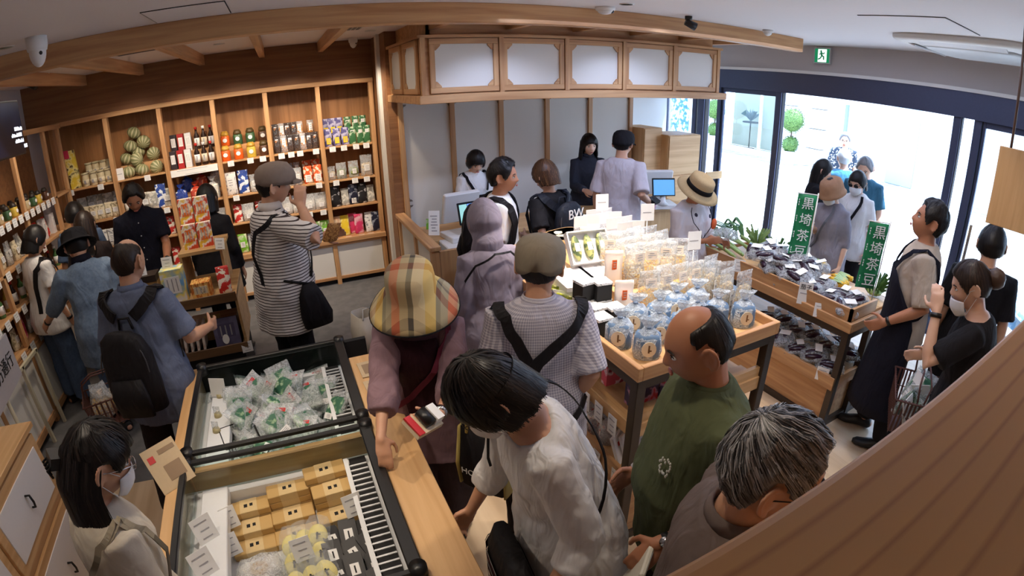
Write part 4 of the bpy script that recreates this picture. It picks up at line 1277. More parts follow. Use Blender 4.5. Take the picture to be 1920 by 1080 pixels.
# boxes and cabinet behind the second till
for i, (x0, x1, y0, z0, z1, lb) in enumerate(((4.12, 4.42, 5.15, .0, 1.70, 'tall oak storage cabinet behind the right till'), (4.40, 4.95, 5.0, 0, 1.62, 'pale oak storage cabinet beside the side window'))):
    t = thing('storage_cabinet', lb, 'cabinet', ((x0 + x1) / 2, y0, 0))
    w = (x1 - x0) / 2
    b = MB(); b.wb(-w, w, 0, .45, z0, z1, 0); bev(b.build('carcass', LOAK[2], t))
    for k in range(3):
        b = MB(); b.wb(-w + .01, w - .01, -.015, 0, .1 + k * (z1 - .1) / 3, .09 + (k + 1) * (z1 - .1) / 3, 0); bev(b.build('drawer_front', LOAK[0], t))
bx_ = thing('wooden_tray', 'small wooden tray with a raised end on the shelf by the glass door', 'tray', (5.22, 5.15, 1.0))
b = MB(); b.wb(-.25, .25, -.1, .2, 0, .02, 0); b.wb(-.25, -.02, .17, .2, .02, .12, 0); b.build('tray', LOAK[0], bx_)
b = MB(); b.wb(-.05, .25, -.1, -.08, .02, .10, 0); b.build('front', LOAK[0], bx_)
b = MB()
for x in (-.15, -.05, .05, .15):
    b.cyl((x, .05, -1.0), (x, .05, 0), .012)
b.build('legs', CHROME, bx_)
bt = place('bottle', parts('dkbot', lambda: bottle(.2, .03, [BLK, BLK, plain('dark_label', (70, 60, 56), .5)])), 'dark bottle on the ledge behind the man in the black cap', 'bottle', (4.0, 5.0, 1.1))
b = MB(); b.wb(3.9, 4.12, 4.9, 5.1, 1.07, 1.1, 0); bev(tag(b.build('wall_ledge', LOAK[0]), 'small oak ledge holding a dark bottle by the right end of the panel wall', 'shelf'))

# tills
def till(x, y, z, rz, label, scr):
    t = thing('cash_register', label, 'till', (x, y, z), rz)
    b = MB(); b.wb(-.2, .2, -.14, .14, 0, .05, 0); bev(b.build('base', WHITE, t), .006)
    b = MB(); b.wb(-.03, .03, -.02, .02, .05, .16, 0); b.box((0, .08, .27), (.36, .05, .3), 0, (.3, 0, 0)); bev(b.build('staff_screen', WHITE, t), .01)
    b = MB(); b.box((.02, -.11, .25), (.27, .02, .2), 0, (-.25, 0, 0)); s_ = bev(b.build('customer_screen', plain('screen_bezel', (18, 26, 34), .3), t), .004)
    b = MB(); b.box((.02 - (0 if scr == 2 else .085), -.1225, .25), (.245 if scr == 2 else .075, .002, .17), 0, (-.25, 0, 0))
    if scr == 1:
        b.box((.02 + .04, -.1225, .25), (.165, .002, .17), 1, (-.25, 0, 0))
        rd = random.Random(3)
        for k in range(12):
            b.box((.0 + rd.random() * .13, -.1245 + (rd.random() - .5) * .0, .27 + (rd.random() - .5) * .06), (.014, .002, .012), 2, (-.25, 0, 0))
        b.box((.06, -.117, .2), (.12, .002, .03), 3, (-.25, 0, 0))
    b.build('display', [plain('lcd_pale', (150, 205, 200), .3, emit=.7), plain('lcd_blue', (110, 150, 225), .3, emit=.8), plain('lcd_navy', (50, 60, 140), .3, emit=.6), plain('lcd_violet', (150, 110, 210), .3, emit=.7)] if scr == 1 else plain('lcd_sky', (96, 160, 210), .3, emit=.7), s_)
    b = MB(); b.loft([((.02, -.1, .05), None, .07, .06), ((.02, -.1, .09), None, .035, .03), ((.02, -.1, .17), None, .03, .02)], 14, 0); b.build('screen_stand', WHITE, t)
    return t
till(1.52, 4.42, .88, .12, 'white cash register with a colourful customer screen, left end of the counter', 1)
till(3.85, 4.5, .88, -.35, 'white cash register with a plain blue screen, right end of the counter', 2)
pr = thing('receipt_printer', 'white till unit with black slots under the left cash register', 'printer', (1.45, 4.28, .52))
b = MB(); b.wb(-.19, .21, -.14, .16, 0, .36, 0); bev(b.build('housing', WHITE, pr), .008)
b = MB(); b.wb(-.02, .2, -.146, -.139, .2, .32, 0); b.wb(.02, .2, -.146, -.139, .09, .15, 0); b.wb(-.1, .2, -.146, -.139, .015, .03, 0); b.build('slots', BLK, pr)
b = MB(); b.wb(-.19, .21, -.2, -.14, 0, .015, 0); b.build('tray', LGREY, pr)
b = MB(); b.wb(-.15, -.11, -.08, .1, -.52, 0, 0); b.wb(.13, .17, -.08, .1, -.52, 0, 0); b.build('stand', LGREY, pr)
kp = thing('card_terminal', 'white keypad and papers in front of the right cash register', 'terminal', (3.62, 4.55, .88), .2)
b = MB(); b.box((0, 0, .05), (.16, .2, .02), 0, (.5, 0, 0)); b.build('housing', WHITE, kp)
b = MB()
for i in range(4):
    for j in range(4):
        b.box((-.05 + .033 * i, -.055 + .035 * j, .04 + (j * .035 - .035) * .55), (.022, .022, .012), 0, (.5, 0, 0))
b.build('keys', LGREY, kp)
cr = place('card_reader', carton(.1, .14, .12, [BLK, BLK], 0), 'black card reader on the counter beside the man in the white T-shirt', 'card reader', (3.5, 4.5, .88), .3)
put_card('long white paper sign leaning by the left cash register', (1.2, 4.36, .955), -.5, .1, .22, tilt=-.3, lines=6, name='paper_sign', cat='notice')
put_card('small lime green card behind the long white paper sign', (1.22, 4.56, .955), -.5, .07, .1, tilt=-.2, lines=2, mat=limep, name='green_card', cat='notice')
place('phone', carton(.04, .06, .16, [WHITE, WHITE], 0), 'white handset standing on the counter behind the young man with the black backpack', 'phone', (2.1, 4.7, .88))

# ================================================================ TABLE 1 (centre)
def display_table(name, label, x0, x1, y0, y1, H, legs, mats=None):
    t = thing(name, label, 'display table', (x0, y0, 0))
    X, Y = x1 - x0, y1 - y0
    b = MB(); b.wb(.02, X - .02, .02, Y - .02, H - .09, H - .05, 0); b.build('tray_floor', LOAK[1], t)
    for q in ((0, .028, 0, Y), (X - .028, X, 0, Y), (.028, X - .028, 0, .028), (.028, X - .028, Y - .028, Y)):
        b = MB(); b.wb(q[0], q[1], q[2], q[3], H - .07, H); bev(b.build('rim', OAK, t), .003)
    b = MB(); b.wb(.01, X - .01, .01, .04, H - .12, H - .07, 0); b.wb(.01, X - .01, Y - .04, Y - .01, H - .12, H - .07, 0); b.wb(.01, .04, .01, Y - .01, H - .12, H - .07, 0); b.wb(X - .04, X - .01, .01, Y - .01, H - .12, H - .07, 0)
    b.build('apron', BRONZE, t)
    for lx, ly in legs:
        b = MB(); b.wb(lx - .026, lx + .026, ly - .026, ly + .026, 0, H - .07, 0); bev(b.build('leg', BRONZE, t), .003)
    return t
t1 = display_table('display_table', 'large oak display table with bronze legs piled with bagged sweets', 1.235, 2.18, 1.47, 3.25, 1.14, ((.035, .035), (.91, .035), (.035, 1.745), (.91, 1.745)))
b = MB(); b.wb(.04, .9, .04, 1.74, .76, .79, 0); b.build('middle_shelf', LOAK[1], t1)
for q in ((.02, .9, .02, .045), (.02, .045, .02, 1.74)):
    b = MB(); b.wb(q[0], q[1], q[2], q[3], .735, .815); bev(b.build('shelf_lip', LOAK, t1))
b = MB(); b.wb(.06, .9, .03, .055, .76, .87, 0); b.build('shelf_front', LOAK[0], t1)
b = MB(); b.wb(.04, .9, .04, 1.74, .46, .49, 0); b.build('lower_shelf', LOAK[1], t1)
for q in ((.01, .93, .01, .035), (.01, .035, .01, 1.75)):
    b = MB(); b.wb(q[0], q[1], q[2], q[3], .42, .52); bev(b.build('shelf_lip', OAK, t1))
b = MB(); b.wb(.04, .9, .04, 1.74, .05, .46, 0); b.build('base_cabinet', OAK[0], t1)
b = MB(); b.wb(.02, .93, .02, 1.76, .0, .05, 0); b.build('base_rail', BRONZE, t1)
ZT = 1.09
# step riser in the middle of the tray
b = MB(); b.wb(1.55, 2.1, 2.05, 3.0, ZT, ZT + .1, 0); bev(tag(b.build('display_riser', LOAK[1]), 'pale wooden step in the middle of the display table tray', 'riser'))
BLUEB = plain('blue_wrap', (96, 124, 158), .6, var=.1)
CIRC = plain('cream_disc', (222, 212, 190), .6)
bt3 = [parts(('blue', i), lambda i=i: tied(60 + i, .125, .19, .1, [film('blue_clear', (214, 226, 240), .55, .12, 1, 60), BLUEB, plain('tie_blue', (120, 140, 170), .5), CIRC], lab=1)) for i in range(3)]
bl = [(1.335, 1.76, 0), (1.39, 1.615, .0), (1.53, 1.71, 0), (1.50, 1.86, .1), (1.66, 1.68, 0), (1.63, 1.83, 0), (1.79, 1.72, 0), (1.78, 1.87, .1), (1.92, 1.7, 0), (1.92, 1.86, 0), (2.04, 1.62, 0)]
BLN = ['at the left edge of the display table', 'at the very front corner of the display table', 'beside the wooden block', 'behind the front pair', 'behind the wooden block', 'in the second row, middle', 'behind the bald man, front row', 'behind the bald man, second row', 'right part, front row', 'right part, second row', 'at the right front of the table']
for (x, y, r), w in zip(bl, BLN):
    place('blue_gift_bag', bt3[bl.index((x, y, r)) % 3], 'tied blue gift bag with a round cream label, ' + w, 'gift bag', (x, y, ZT), r - .6 + random.uniform(-.3, .3), 'blue gift bags on the display table')
b = MB(); b.wb(1.50, 1.72, 1.505, 1.6, ZT, ZT + .055, 0); bev(tag(b.build('wooden_block', OAK[0]), 'low wooden divider block at the front of the display table', 'block'))
put_card('white card standing at the front of the table by the bald man', (1.70, 1.49, 1.12), .1, .07, .12)
# black boxes with speckled white tops
kb = parts('kb', lambda: [('box', (lambda b: (b.box((0, 0, .045), (.085, .085, .09), 0), b.mesh('box', [BLKM]))[1])(MB())), ('wrapping', (lambda b: (b.box((0, 0, .093), (.088, .088, .012), 0), b.mesh('wrapping', [speck('speck_top', (244, 244, 244), (120, 120, 124), 110, .55, .62)]))[1])(MB()))])
for x, y, z, w in ((1.325, 1.90, 0, 'alone in front'), (1.37, 2.01, 0, 'second from the front'), (1.45, 1.97, 0, 'beside the second'), (1.35, 2.11, 0, 'lower, behind'), (1.44, 2.08, 0, 'lower, in the middle'), (1.44, 2.08, .1, 'on top of the stack'), (1.36, 2.12, .1, 'on top at the back')):
    place('black_sweet_box', kb, 'small black box with a speckled white top, ' + w, 'box', (x, y, ZT + z), random.uniform(-.15, .15), 'black boxes on the display table')
put_card('grey card leaning against the black boxes', (1.275, 2.0, ZT), -.9, .07, .1)
put_card('grey card leaning by the yellow packets', (1.275, 2.24, ZT), -.9, .08, .11)
# white cartons
WB = plain('white_carton', (240, 238, 238), .5, var=.015)
def wbox(w, d, h, x, y, z, rz, lb):
    t = thing('white_gift_box', lb, 'box', (x, y, z), rz)
    b = MB(); b.wb(-w / 2, w / 2, -d / 2, d / 2, 0, h * .6, 0); b.build('base', WB, t)
    b = MB(); b.wb(-w / 2 - .003, w / 2 + .003, -d / 2 - .003, d / 2 + .003, h * .55, h, 0); l_ = bev(b.build('lid', WB, t))
    b = MB(); b.box((0, -.01, h + .0005), (w * .16, .02, .001), 0); b.box((.0, .02, h + .0005), (w * .1, .01, .001), 0); b.build('print', INK, l_)
for k in range(2):
    wbox(.2, .27, .07, 1.42, 2.32, ZT + k * .07, -.12, 'flat white gift box, %s of the left stack' % ('bottom', 'top')[k])
for k in range(2):
    wbox(.2, .27, .07, 1.61, 2.38, ZT + .0 + k * .07 + (.1 if 0 else 0), -.12, 'flat white gift box, %s of the right stack' % ('bottom', 'top')[k])
tb = thing('tilted_sample_box', 'open white box tilted up showing three green pastries', 'box', (1.60, 2.43, ZT + .145), 0, rot=(.95, 0, -.12))
b = MB(); b.wb(-.13, .13, 0, .2, 0, .012, 0); b.wb(-.13, .13, 0, .008, .012, .05, 0); b.wb(-.13, .13, .192, .2, .012, .05, 0); b.wb(-.13, -.122, 0, .2, .012, .05, 0); b.wb(.122, .13, 0, .2, .012, .05, 0)
b.build('box', WB, tb)
GRL = C('sasa_leaf', (92, 110, 70), (190, 190, 120), scale=30)
for k in range(3):
    b = MB(); b.sph((-.08 + .08 * k, .1, .03), (.028, .08, .02), 14, 8); p_ = b.build('pastry', GRL, tb)
    b = MB(); b.box((-.08 + .08 * k, .1, .05), (.03, .05, .002), 0); b.build('label', CARD, p_)
yl = bag_set('ylpk', .12, .1, .05, [speck('yellow_green', (190, 196, 60), (70, 80, 30), 24, .45, .6, c3=(230, 220, 150)), wht, CARD], mode='solid', n=2)
for k in range(3):
    place('leaf_packet', yl[k % 2], 'yellow-green printed packet by the left rim, %s from the front' % ORD[k], 'packet', (1.30, 2.2 + .08 * k, ZT), -1.1)
# crumpled white and green packets
gwm = speck('white_green_wrap', (238, 240, 236), (120, 150, 100), 26, .55, .68)
gw = bag_set('gwp', .13, .1, .06, [FILMB, gwm, CARD], fill=.8)
for k in range(12):
    place('sasa_packet', gw[k % 3], 'crinkled clear packet of white and green sweets, %s from the front' % ORD[k], 'sweet packet', (1.31 + .11 * (k % 3), 2.60 + .085 * (k // 3), ZT + .01 * (k % 2)), random.uniform(-1, 1), 'white and green sweet packets', rot=(random.uniform(-.9, -.4), 0, random.uniform(-1, 1)))
# wicker trays
def tray(x, y, z, w, d, rz, lb, m):
    t = thing('sample_tray', lb, 'tray', (x, y, z), rz)
    b = MB(); b.loft([((0, 0, 0), None, w * .44, d * .44), ((0, 0, .06), None, w * .5, d * .5), ((0, 0, .06), None, w * .46, d * .46), ((0, 0, .012), None, w * .42, d * .42)], 24, 0, True, True, 4); b.build('tray', m, t)
    return t
tr = tray(1.78, 2.98, ZT + .1, .3, .3, .2, 'shallow wooden tub of wrapped sweets at the far end of the display table', LOAK[0])
for k in range(8):
    b = MB(); b.box((random.uniform(-.09, .09), random.uniform(-.09, .09), .05), (.06, .045, .03), 0, (random.uniform(-.3, .3), random.uniform(-.3, .3), random.random() * 3)); b.build('sweet', plain('wrapped_cream', (244, 236, 214), .5), tr)
for k, x in enumerate((1.62, 1.76, 1.9)):
    place('grey_lid_box', carton(.12, .1, .1, [plain('tan_box', (196, 160, 104), .6), CARD], 0), 'tan box with a grey paper lid, %s from the left behind the tub' % ORD[k], 'box', (x, 3.16, ZT))
# pouches with header cards / orange label
pp = [parts(('papp', i), lambda i=i: pouch(80 + i, .1, .2, .05, [plain('paper_pouch', (240, 226, 216), .7, var=.03), wht, plain('orange_label', (222, 100, 44), .5), plain('header', (246, 246, 250), .6)], mode='solid', lab=(.26, .28, .62), head=.0)) for i in range(3)]
for x, y, z, w in ((1.545, 2.02, 0, 'in front of the white boxes'), (1.6, 2.2, .1, 'behind the first'), (1.82, 2.52, .1, 'in the middle of the pile'), (1.72, 2.66, .1, 'near the tilted box')):
    place('paper_pouch', pp[int(x * 100) % 3], 'pale paper pouch with an orange label, ' + w, 'pouch', (x, y, ZT + z), -.4, 'orange-label pouches')
ycon = C('yellow_crisps', (236, 200, 90), (206, 150, 50), scale=90)
pcon = C('pale_crisps', (236, 214, 170), (206, 160, 100), scale=80)
tcon = C('tan_crisps', (206, 186, 140), (150, 120, 76), scale=80)
yb = [parts(('yb', i), lambda i=i: pouch(90 + i, .13, .24, .085, [FILM, (ycon, pcon, ycon, tcon)[i], plain('pale_label', (240, 226, 210), .5), CARD], lab=(.5, .22, .72), fill=.6)) for i in range(4)]
k = 0
for y in (2.0, 2.13, 2.26, 2.39):
    for x in (1.70, 1.80, 1.90, 2.0, 2.1):
        z = .1 if y > 2.05 and x < 2.08 else 0
        place('clear_bag', yb[(k * 7) % 4], 'clear bag of yellow crisps with a pale label, %s from the left in the %s row' % (ORD[k % 5], ORD[k // 5]), 'snack bag', (x + random.uniform(-.01, .01), y - (.03 if x > 2.08 else 0), ZT + z + .001), random.uniform(-.7, .2), 'clear crisp bags on the display table')
        k += 1
tb2 = [parts(('tb2', i), lambda i=i: pouch(120 + i, .12, .27, .07, [FILM, tcon, CARD, CARD], lab=(.22, .5, .35), fill=.7)) for i in range(2)]
for k, (x, y) in enumerate(((2.04, 1.76), (2.12, 1.86), (2.1, 1.69), (2.11, 1.98), (2.05, 1.90))):
    place('clear_bag', tb2[k % 2], 'tall clear bag of tan noodles at the right edge of the display table, %s from the front' % ORD[k], 'snack bag', (x, y, ZT), random.uniform(-.5, .3), 'tall clear bags at the right edge')
wp = [parts(('wp', i), lambda i=i: pouch(130 + i, .11, .17, .05, [(FILMB, plain('white_pouch', (246, 244, 246), .45, var=.02))[i % 2], wht, CARD, CARD], lab=(.5, .3, .4), mode=('clear', 'solid')[i % 2], head=.075)) for i in range(4)]
k = 0
for y in (2.54, 2.66, 2.79, 2.9):
    for x in (1.92, 2.01, 2.1, 1.83, 1.75):
        if y > 2.85 and x < 1.9 or (x < 1.9 and y < 2.7):
            continue
        place('white_pouch', wp[k % 4], 'white pouch with a tall white header card, %s in the back half of the table' % ORD[k], 'pouch', (x, y, ZT + (.1 if x < 2.09 else 0)), random.uniform(-.5, .1), 'white header-card pouches')
        k += 1
for x, y, z, r, lb in ((1.92, 2.80, 1.44, -.2, 'tall white notice card above the pile, left of centre'), (2.1, 2.1, 1.35, -.2, 'thin white card on a stick at the right of the pile'), (2.08, 2.52, 1.42, -.3, 'white notice card at the back right of the pile')):
    t = put_card(lb, (x, y, z), r, .09, .11, name='notice_card', cat='notice', tilt=-.05, lines=1)
    b = MB(); b.cyl((0, .003, z * 0 - (z - ZT - .1)), (0, .003, .02), .003); b.build('stick', CARD, t)
# middle shelf: pink and yellow flat packs
pk1 = speck('pink_flower_print', (226, 96, 110), (250, 226, 226), 15, .5, .56, c3=(150, 40, 60))
pk2 = speck('plum_flower_print', (70, 58, 84), (206, 150, 170), 15, .5, .56, c3=(210, 60, 60))
pk3 = speck('yellow_flower_print', (224, 214, 110), (180, 176, 60), 18, .5, .6)
for j in range(7):
    y = 1.56 + .205 * j
    mm, nm = ((pk2, 'plum'), (pk1, 'pink'), (pk3, 'yellow'), (whitep, 'white'), (creamp, 'cream'), (whitep, 'white'), (creamp, 'cream'))[j]
    for i in range(3 if j == 0 else 2):
        key = ('flatp', nm, j)
        place('flat_gift_pack', parts(key, lambda: carton(.165, .19, .05, [mm, CARD], 0)), '%s flower-print flat pack on the middle shelf, row %s, %s from the left' % (nm, ORD[j], ORD[i]), 'gift pack', (1.38 + .175 * i + .03, y + .08, .79 + .03), 0, None, rot=(0, 0, .04 * (i - 1)))
b = MB(); b.wb(1.62, 2.1, 1.53, 1.62, .79, .83, 0); bev(tag(b.build('wooden_tray', LOAK[0]), 'empty wooden insert tray at the front of the middle shelf', 'tray'))
for i in range(3):
    put_card('grey card hanging on the left edge of the middle shelf, %s from the front' % ORD[i], (1.232, 1.62 + .12 * i, .69), -PI / 2, .07, .11, 'cards on the middle shelf edge', 0)
# lower shelf
sc1 = speck('clear_sticks', (236, 226, 214), (196, 120, 110), 40, .5, .62)
stk = [parts(('stk', i), lambda i=i: tied(150 + i, .1, .18, .09, [FILMB, sc1, plain('tie_red', (176, 60, 60), .5)])) for i in range(2)]
for k in range(8):
    place('stick_sweet_bag', stk[k % 2], 'clear bag of striped stick sweets on the lower shelf, %s from the front' % ORD[k], 'sweet bag', (1.34 + .11 * (k % 2), 1.78 + .09 * (k // 2) * 1.2, .49), 0, 'striped sweet bags on the lower shelf', rot=(random.uniform(-.3, .1), random.uniform(-.3, .3), random.random() * 3))
wr = speck('white_red_mark', (242, 240, 238), (236, 230, 228), 30, .4, .6)
for k in range(5):
    t = thing('white_folded_pack', 'white flat pack with a red mark on the lower shelf, %s from the left' % ORD[k], 'pack', (1.33 + .045 * k + (.12 if k > 2 else 0), 1.62 - .01 * k, .49), 0, rot=(-.35, 0, .5))
    b = MB(); b.box((0, 0, .08), (.13, .02, .16), 0); bev(b.build('pack', wr, t))
    b = MB(); b.box((-.02, -.0115, .11), (.022, .002, .022), 0); b.box((.03, -.0115, .06), (.01, .002, .05), 1); b.build('print', [plain('red_mark', (206, 60, 60), .5), INK], t)
for k in range(3):
    t = thing('white_calligraphy_box', 'long white box with black brush marks, %s on the lower shelf' % ('lower', 'middle', 'upper')[k], 'box', (1.64, 1.64, .49 + .04 * k), -.9 + .15 * k)
    b = MB(); b.box((0, 0, .02), (.3, .08, .038), 0); bev(b.build('box', WB, t))
    b = MB()
    for j in range(6):
        b.box((-.12 + .045 * j, random.uniform(-.01, .01), .0395), (.025, .03, .001), j % 3 == 2, (0, 0, random.random()))
    b.build('print', [BLKM, plain('red_mark', (206, 60, 60), .5)], t)
t = thing('white_slip_box', 'flat white box with a small label at the front of the lower shelf', 'box', (1.62, 1.55, .49), .25)
b = MB(); b.box((0, 0, .025), (.16, .1, .05), 0); bev(b.build('box', plain('slip_white', (226, 224, 230), .5), t)); b = MB(); b.box((.02, 0, .0505), (.06, .03, .001), 0); b.build('label', INK, t)
place('red_jar', parts('redjar', lambda: jar(.16, .1, [plain('red_pickle', (150, 50, 40), .3), DKLID, CARD])), 'dark red jar at the back of the lower shelf behind the bald man', 'jar', (1.98, 1.78, .49))
for k in range(4):
    put_card('grey card hanging on the left edge of the lower shelf, %s from the front' % ORD[k], (1.236, 1.56 + .17 * k, .40), -PI / 2, .06, .1, 'cards on the lower shelf edge', 0)

# ================================================================ TABLE 2 (right)
t2 = display_table('produce_table', 'oak produce table with bronze legs, bagged aubergines and green banners', 3.12, 3.86, 1.53, 3.15, .86, ((.035, .035), (.35, .035), (.035, 1.58), (.7, 1.58), (.7, .035)))
b = MB(); b.wb(.04, .7, .05, 1.58, .05, .33, 0); b.build('base_cabinet', OAK[1], t2)
b = MB(); b.wb(.04, .7, .05, 1.58, .37, .39, 0); b.build('lower_tray', LOAK[1], t2)
for q in ((0, .03, .02, 1.6), (.03, .35, .02, .045)):
    b = MB(); b.wb(q[0], q[1], q[2], q[3], .33, .43); bev(b.build('tray_lip', OAK, t2))
b = MB(); b.wb(.02, .7, .02, 1.6, 0, .05, 0); b.build('base_rail', BRONZE, t2)
# raised front boards of the crate on the top
cr = thing('produce_crate', 'open wooden crate edging the produce table', 'crate', (3.14, 1.56, .86))
b = MB(); b.wb(0, .02, 0, 1.5, 0, .09, 1); b.wb(0, .36, 0, .02, 0, .09, 0); b.build('front_board', OAK, cr)
b = MB(); b.wb(.02, .7, .02, 1.5, -.04, .0, 0); b.build('floor', LOAK[1], cr)
EGG = plain('aubergine_skin', (46, 22, 40), .18, var=.3, scale=10)
def egg_pack(seed):
    rd = random.Random(seed)
    out = []
    b = MB()
    for k in range(5):
        c = V(((k % 3 - 1) * .05, (k // 3) * .03 - .01, .035 + (k // 3) * .03))
        dr = V((rd.uniform(-.2, .2), 1, rd.uniform(-.1, .1))).normalized()
        b.loft([(c - dr * .07, None, .008, .008), (c - dr * .06, None, .02, .02), (c - dr * .02, None, .027, .027), (c + dr * .03, None, .022, .022), (c + dr * .065, None, .013, .013)], 10, 0)
    out.append(('aubergines', b.mesh('aubergines', [EGG])))
    b = MB(); b.loft([(V((0, -.1, .03)), (V((1, 0, 0)), V((0, 0, 1))), .07, .012), (V((0, -.075, .04)), (V((1, 0, 0)), V((0, 0, 1))), .085, .038), (V((0, 0, .045)), (V((1, 0, 0)), V((0, 0, 1))), .088, .048), (V((0, .07, .04)), (V((1, 0, 0)), V((0, 0, 1))), .08, .036), (V((0, .12, .035)), (V((1, 0, 0)), V((0, 0, 1))), .05, .01)], 18, 0)
    for i in range(len(b.v)):
        p = V(b.v[i]); b.v[i] = tuple(p + noise.noise_vector(p * 40 + V((seed, 0, 0))) * .008)
    out.append(('bag', b.mesh('bag', [FILM])))
    b = MB(); b.box((rd.uniform(-.02, .02), -.01, .1), (.085, .055, .002), 0, (rd.uniform(-.1, .2), rd.uniform(-.1, .1), rd.uniform(-.3, .3)))
    out.append(('label', b.mesh('label', [CARD])))
    return out
ep = [egg_pack(i) for i in range(4)]
k = 0
EW = []
for (x0, y0, n, m, z) in ((3.24, 1.66, 2, 2, .87), (3.26, 1.98, 2, 3, .87), (3.25, 2.12, 3, 3, .93), (3.28, 2.3, 2, 3, .98)):
    for i in range(n):
        for j in range(m):
            w = ('nearest heap, by the front corner', 'middle heap, beside the small sign', 'back heap, lower layer', 'back heap, upper layer')[len(EW)] if 0 else ''
            place('aubergine_pack', ep[k % 4], 'clear bag of dark purple aubergines on the top crate, %s from the front corner' % (ORD + ['fifteenth', 'sixteenth', 'seventeenth', 'eighteenth', 'nineteenth', 'twentieth', 'twenty-first', 'twenty-second', 'twenty-third', 'twenty-fourth', 'twenty-fifth', 'last'])[k], 'vegetable pack', (x0 + .15 * i + random.uniform(-.02, .02), y0 + .13 * j + random.uniform(-.02, .02), z + .01 * i), 0, 'bagged aubergines heaped on the produce table', rot=(random.uniform(-.2, .25), random.uniform(-.35, .1), random.uniform(-1.2, 1.2)))
            k += 1
for k in range(18):
    place('aubergine_pack', ep[k % 4], 'bag of aubergines on the lower tray, %s from the left in the %s row' % (ORD[k % 3], ORD[k // 3]), 'vegetable pack', (3.24 + .16 * (k % 3), 1.66 + .15 * (k // 3), .40 + .03 * (k % 2) + (.05 if k % 3 == 1 else 0)), 0, 'bagged aubergines on the lower tray of the produce table', rot=(random.uniform(-.2, .2), random.uniform(-.4, .1), random.uniform(-1.2, 1.2)))
# leeks, corn and leafy greens
GRN = plain('leek_green', (70, 110, 50), .45, var=.2, scale=20)
GRN2 = plain('leek_pale', (150, 176, 110), .45, var=.1)
for k in range(9):
    t = thing('leek', 'long green leek lying at the far end of the produce table, %s from the left' % ORD[k], 'vegetable', (3.2 + .06 * k, 2.98, .9 + .02 * (k % 2)), 0, rot=(0, 0, random.uniform(-.3, .3)))
    b = MB(); x = random.uniform(-.05, .05); b.chain([(0, -.18, 0), (x * .3, -.05, .03), (x, .06, .05)], [.016, .015, .014], 8); b.build('stalk', GRN2, t)
    b = MB()
    for q in range(4):
        a = random.uniform(-.15, .15); h = random.uniform(.0, .12)
        b.ribbon([(x, .05, .05), (x + a * .4, .1, .1 + h * .5), (x + a, .2, .08 + h), (x + a * 1.5, .3, h * .4)], [(0, 0, 1)] * 4, .026, .003)
    b.build('leaves', GRN, t)
for k in range(3):
    t = thing('leafy_greens', ('clump of dark green leaves behind the aubergine heap', 'bunch of pale green leaves beside the left banner', 'tuft of green leaves at the right corner of the produce table')[k], 'vegetable', ((3.62, 2.62, .88), (3.7, 2.9, .88), (3.76, 1.72, .88))[k])
    b = MB()
    for q in range(40):
        a = random.random() * 2 * PI; r = random.uniform(.03, .14); h = random.uniform(.04, .2)
        d = V((math.cos(a), math.sin(a), 0))
        b.ribbon([d * r * .3, d * r * .6 + V((0, 0, h * .7)), d * r + V((0, 0, h))], [d.cross(V((0, 0, 1)))] * 3, .02, .002, 0)
    b.build('leaves', (GRN, GRN2, GRN)[k], t)
    b = MB(); b.sph((0, 0, .02), (.06, .06, .03), 12, 8); b.build('base', GRN2, t)
CORN = C('corn_kernels', (240, 200, 60), (206, 150, 40), scale=120)
for k in range(7):
    t = thing('corn_cob', 'yellow corn cob behind the aubergines, %s from the left' % ORD[k], 'vegetable', (3.60 + .06 * (k % 4), 1.98 + .16 * (k // 4) + .02 * k, .90 + .05 * (k // 4)), 0, rot=(random.uniform(-.3, .1), 0, random.uniform(-.5, .5)))
    b = MB(); b.loft([((0, -.09, 0), None, .02, .02), ((0, -.05, 0), None, .026, .026), ((0, .04, 0), None, .024, .024), ((0, .09, 0), None, .01, .01)], 12); b.build('cob', CORN, t)
    b = MB()
    for q in range(3):
        b.ribbon([(0, -.09, -.01), (.02 * (q - 1), -.05, .02), (.035 * (q - 1), .03, .03)], [(0, 0, 1)] * 3, .025, .002)
    b.build('husk', GRN2, t)
# white cards on table 2
t = put_card('tall white card reading aubergine on the crate edge', (3.128, 1.95, .84), -.95, .1, .16, lines=1, tilt=-.1, name='notice_card', cat='notice')
me = text_mesh('茄子', .042); me.materials.append(BLKM); o = link('lettering', me, t, (0, -.004, .125)); o.rotation_euler = (PI / 2, 0, 0)
for x, y, z, r, lb in ((3.13, 1.80, .8, -.95, 'small white card below the crate edge on the produce table'), (3.13, 2.6, .86, -.95, 'white card on the crate edge near the leeks'), (3.84, 1.62, .86, -.4, 'grey card at the right corner of the produce table'), (3.62, 2.33, .98, -.6, 'folded cream card standing between the two banners'), (3.127, 1.66, .36, -1.2, 'white price card at the front of the lower tray')):
    put_card(lb, (x, y, z), r, .09, .1)
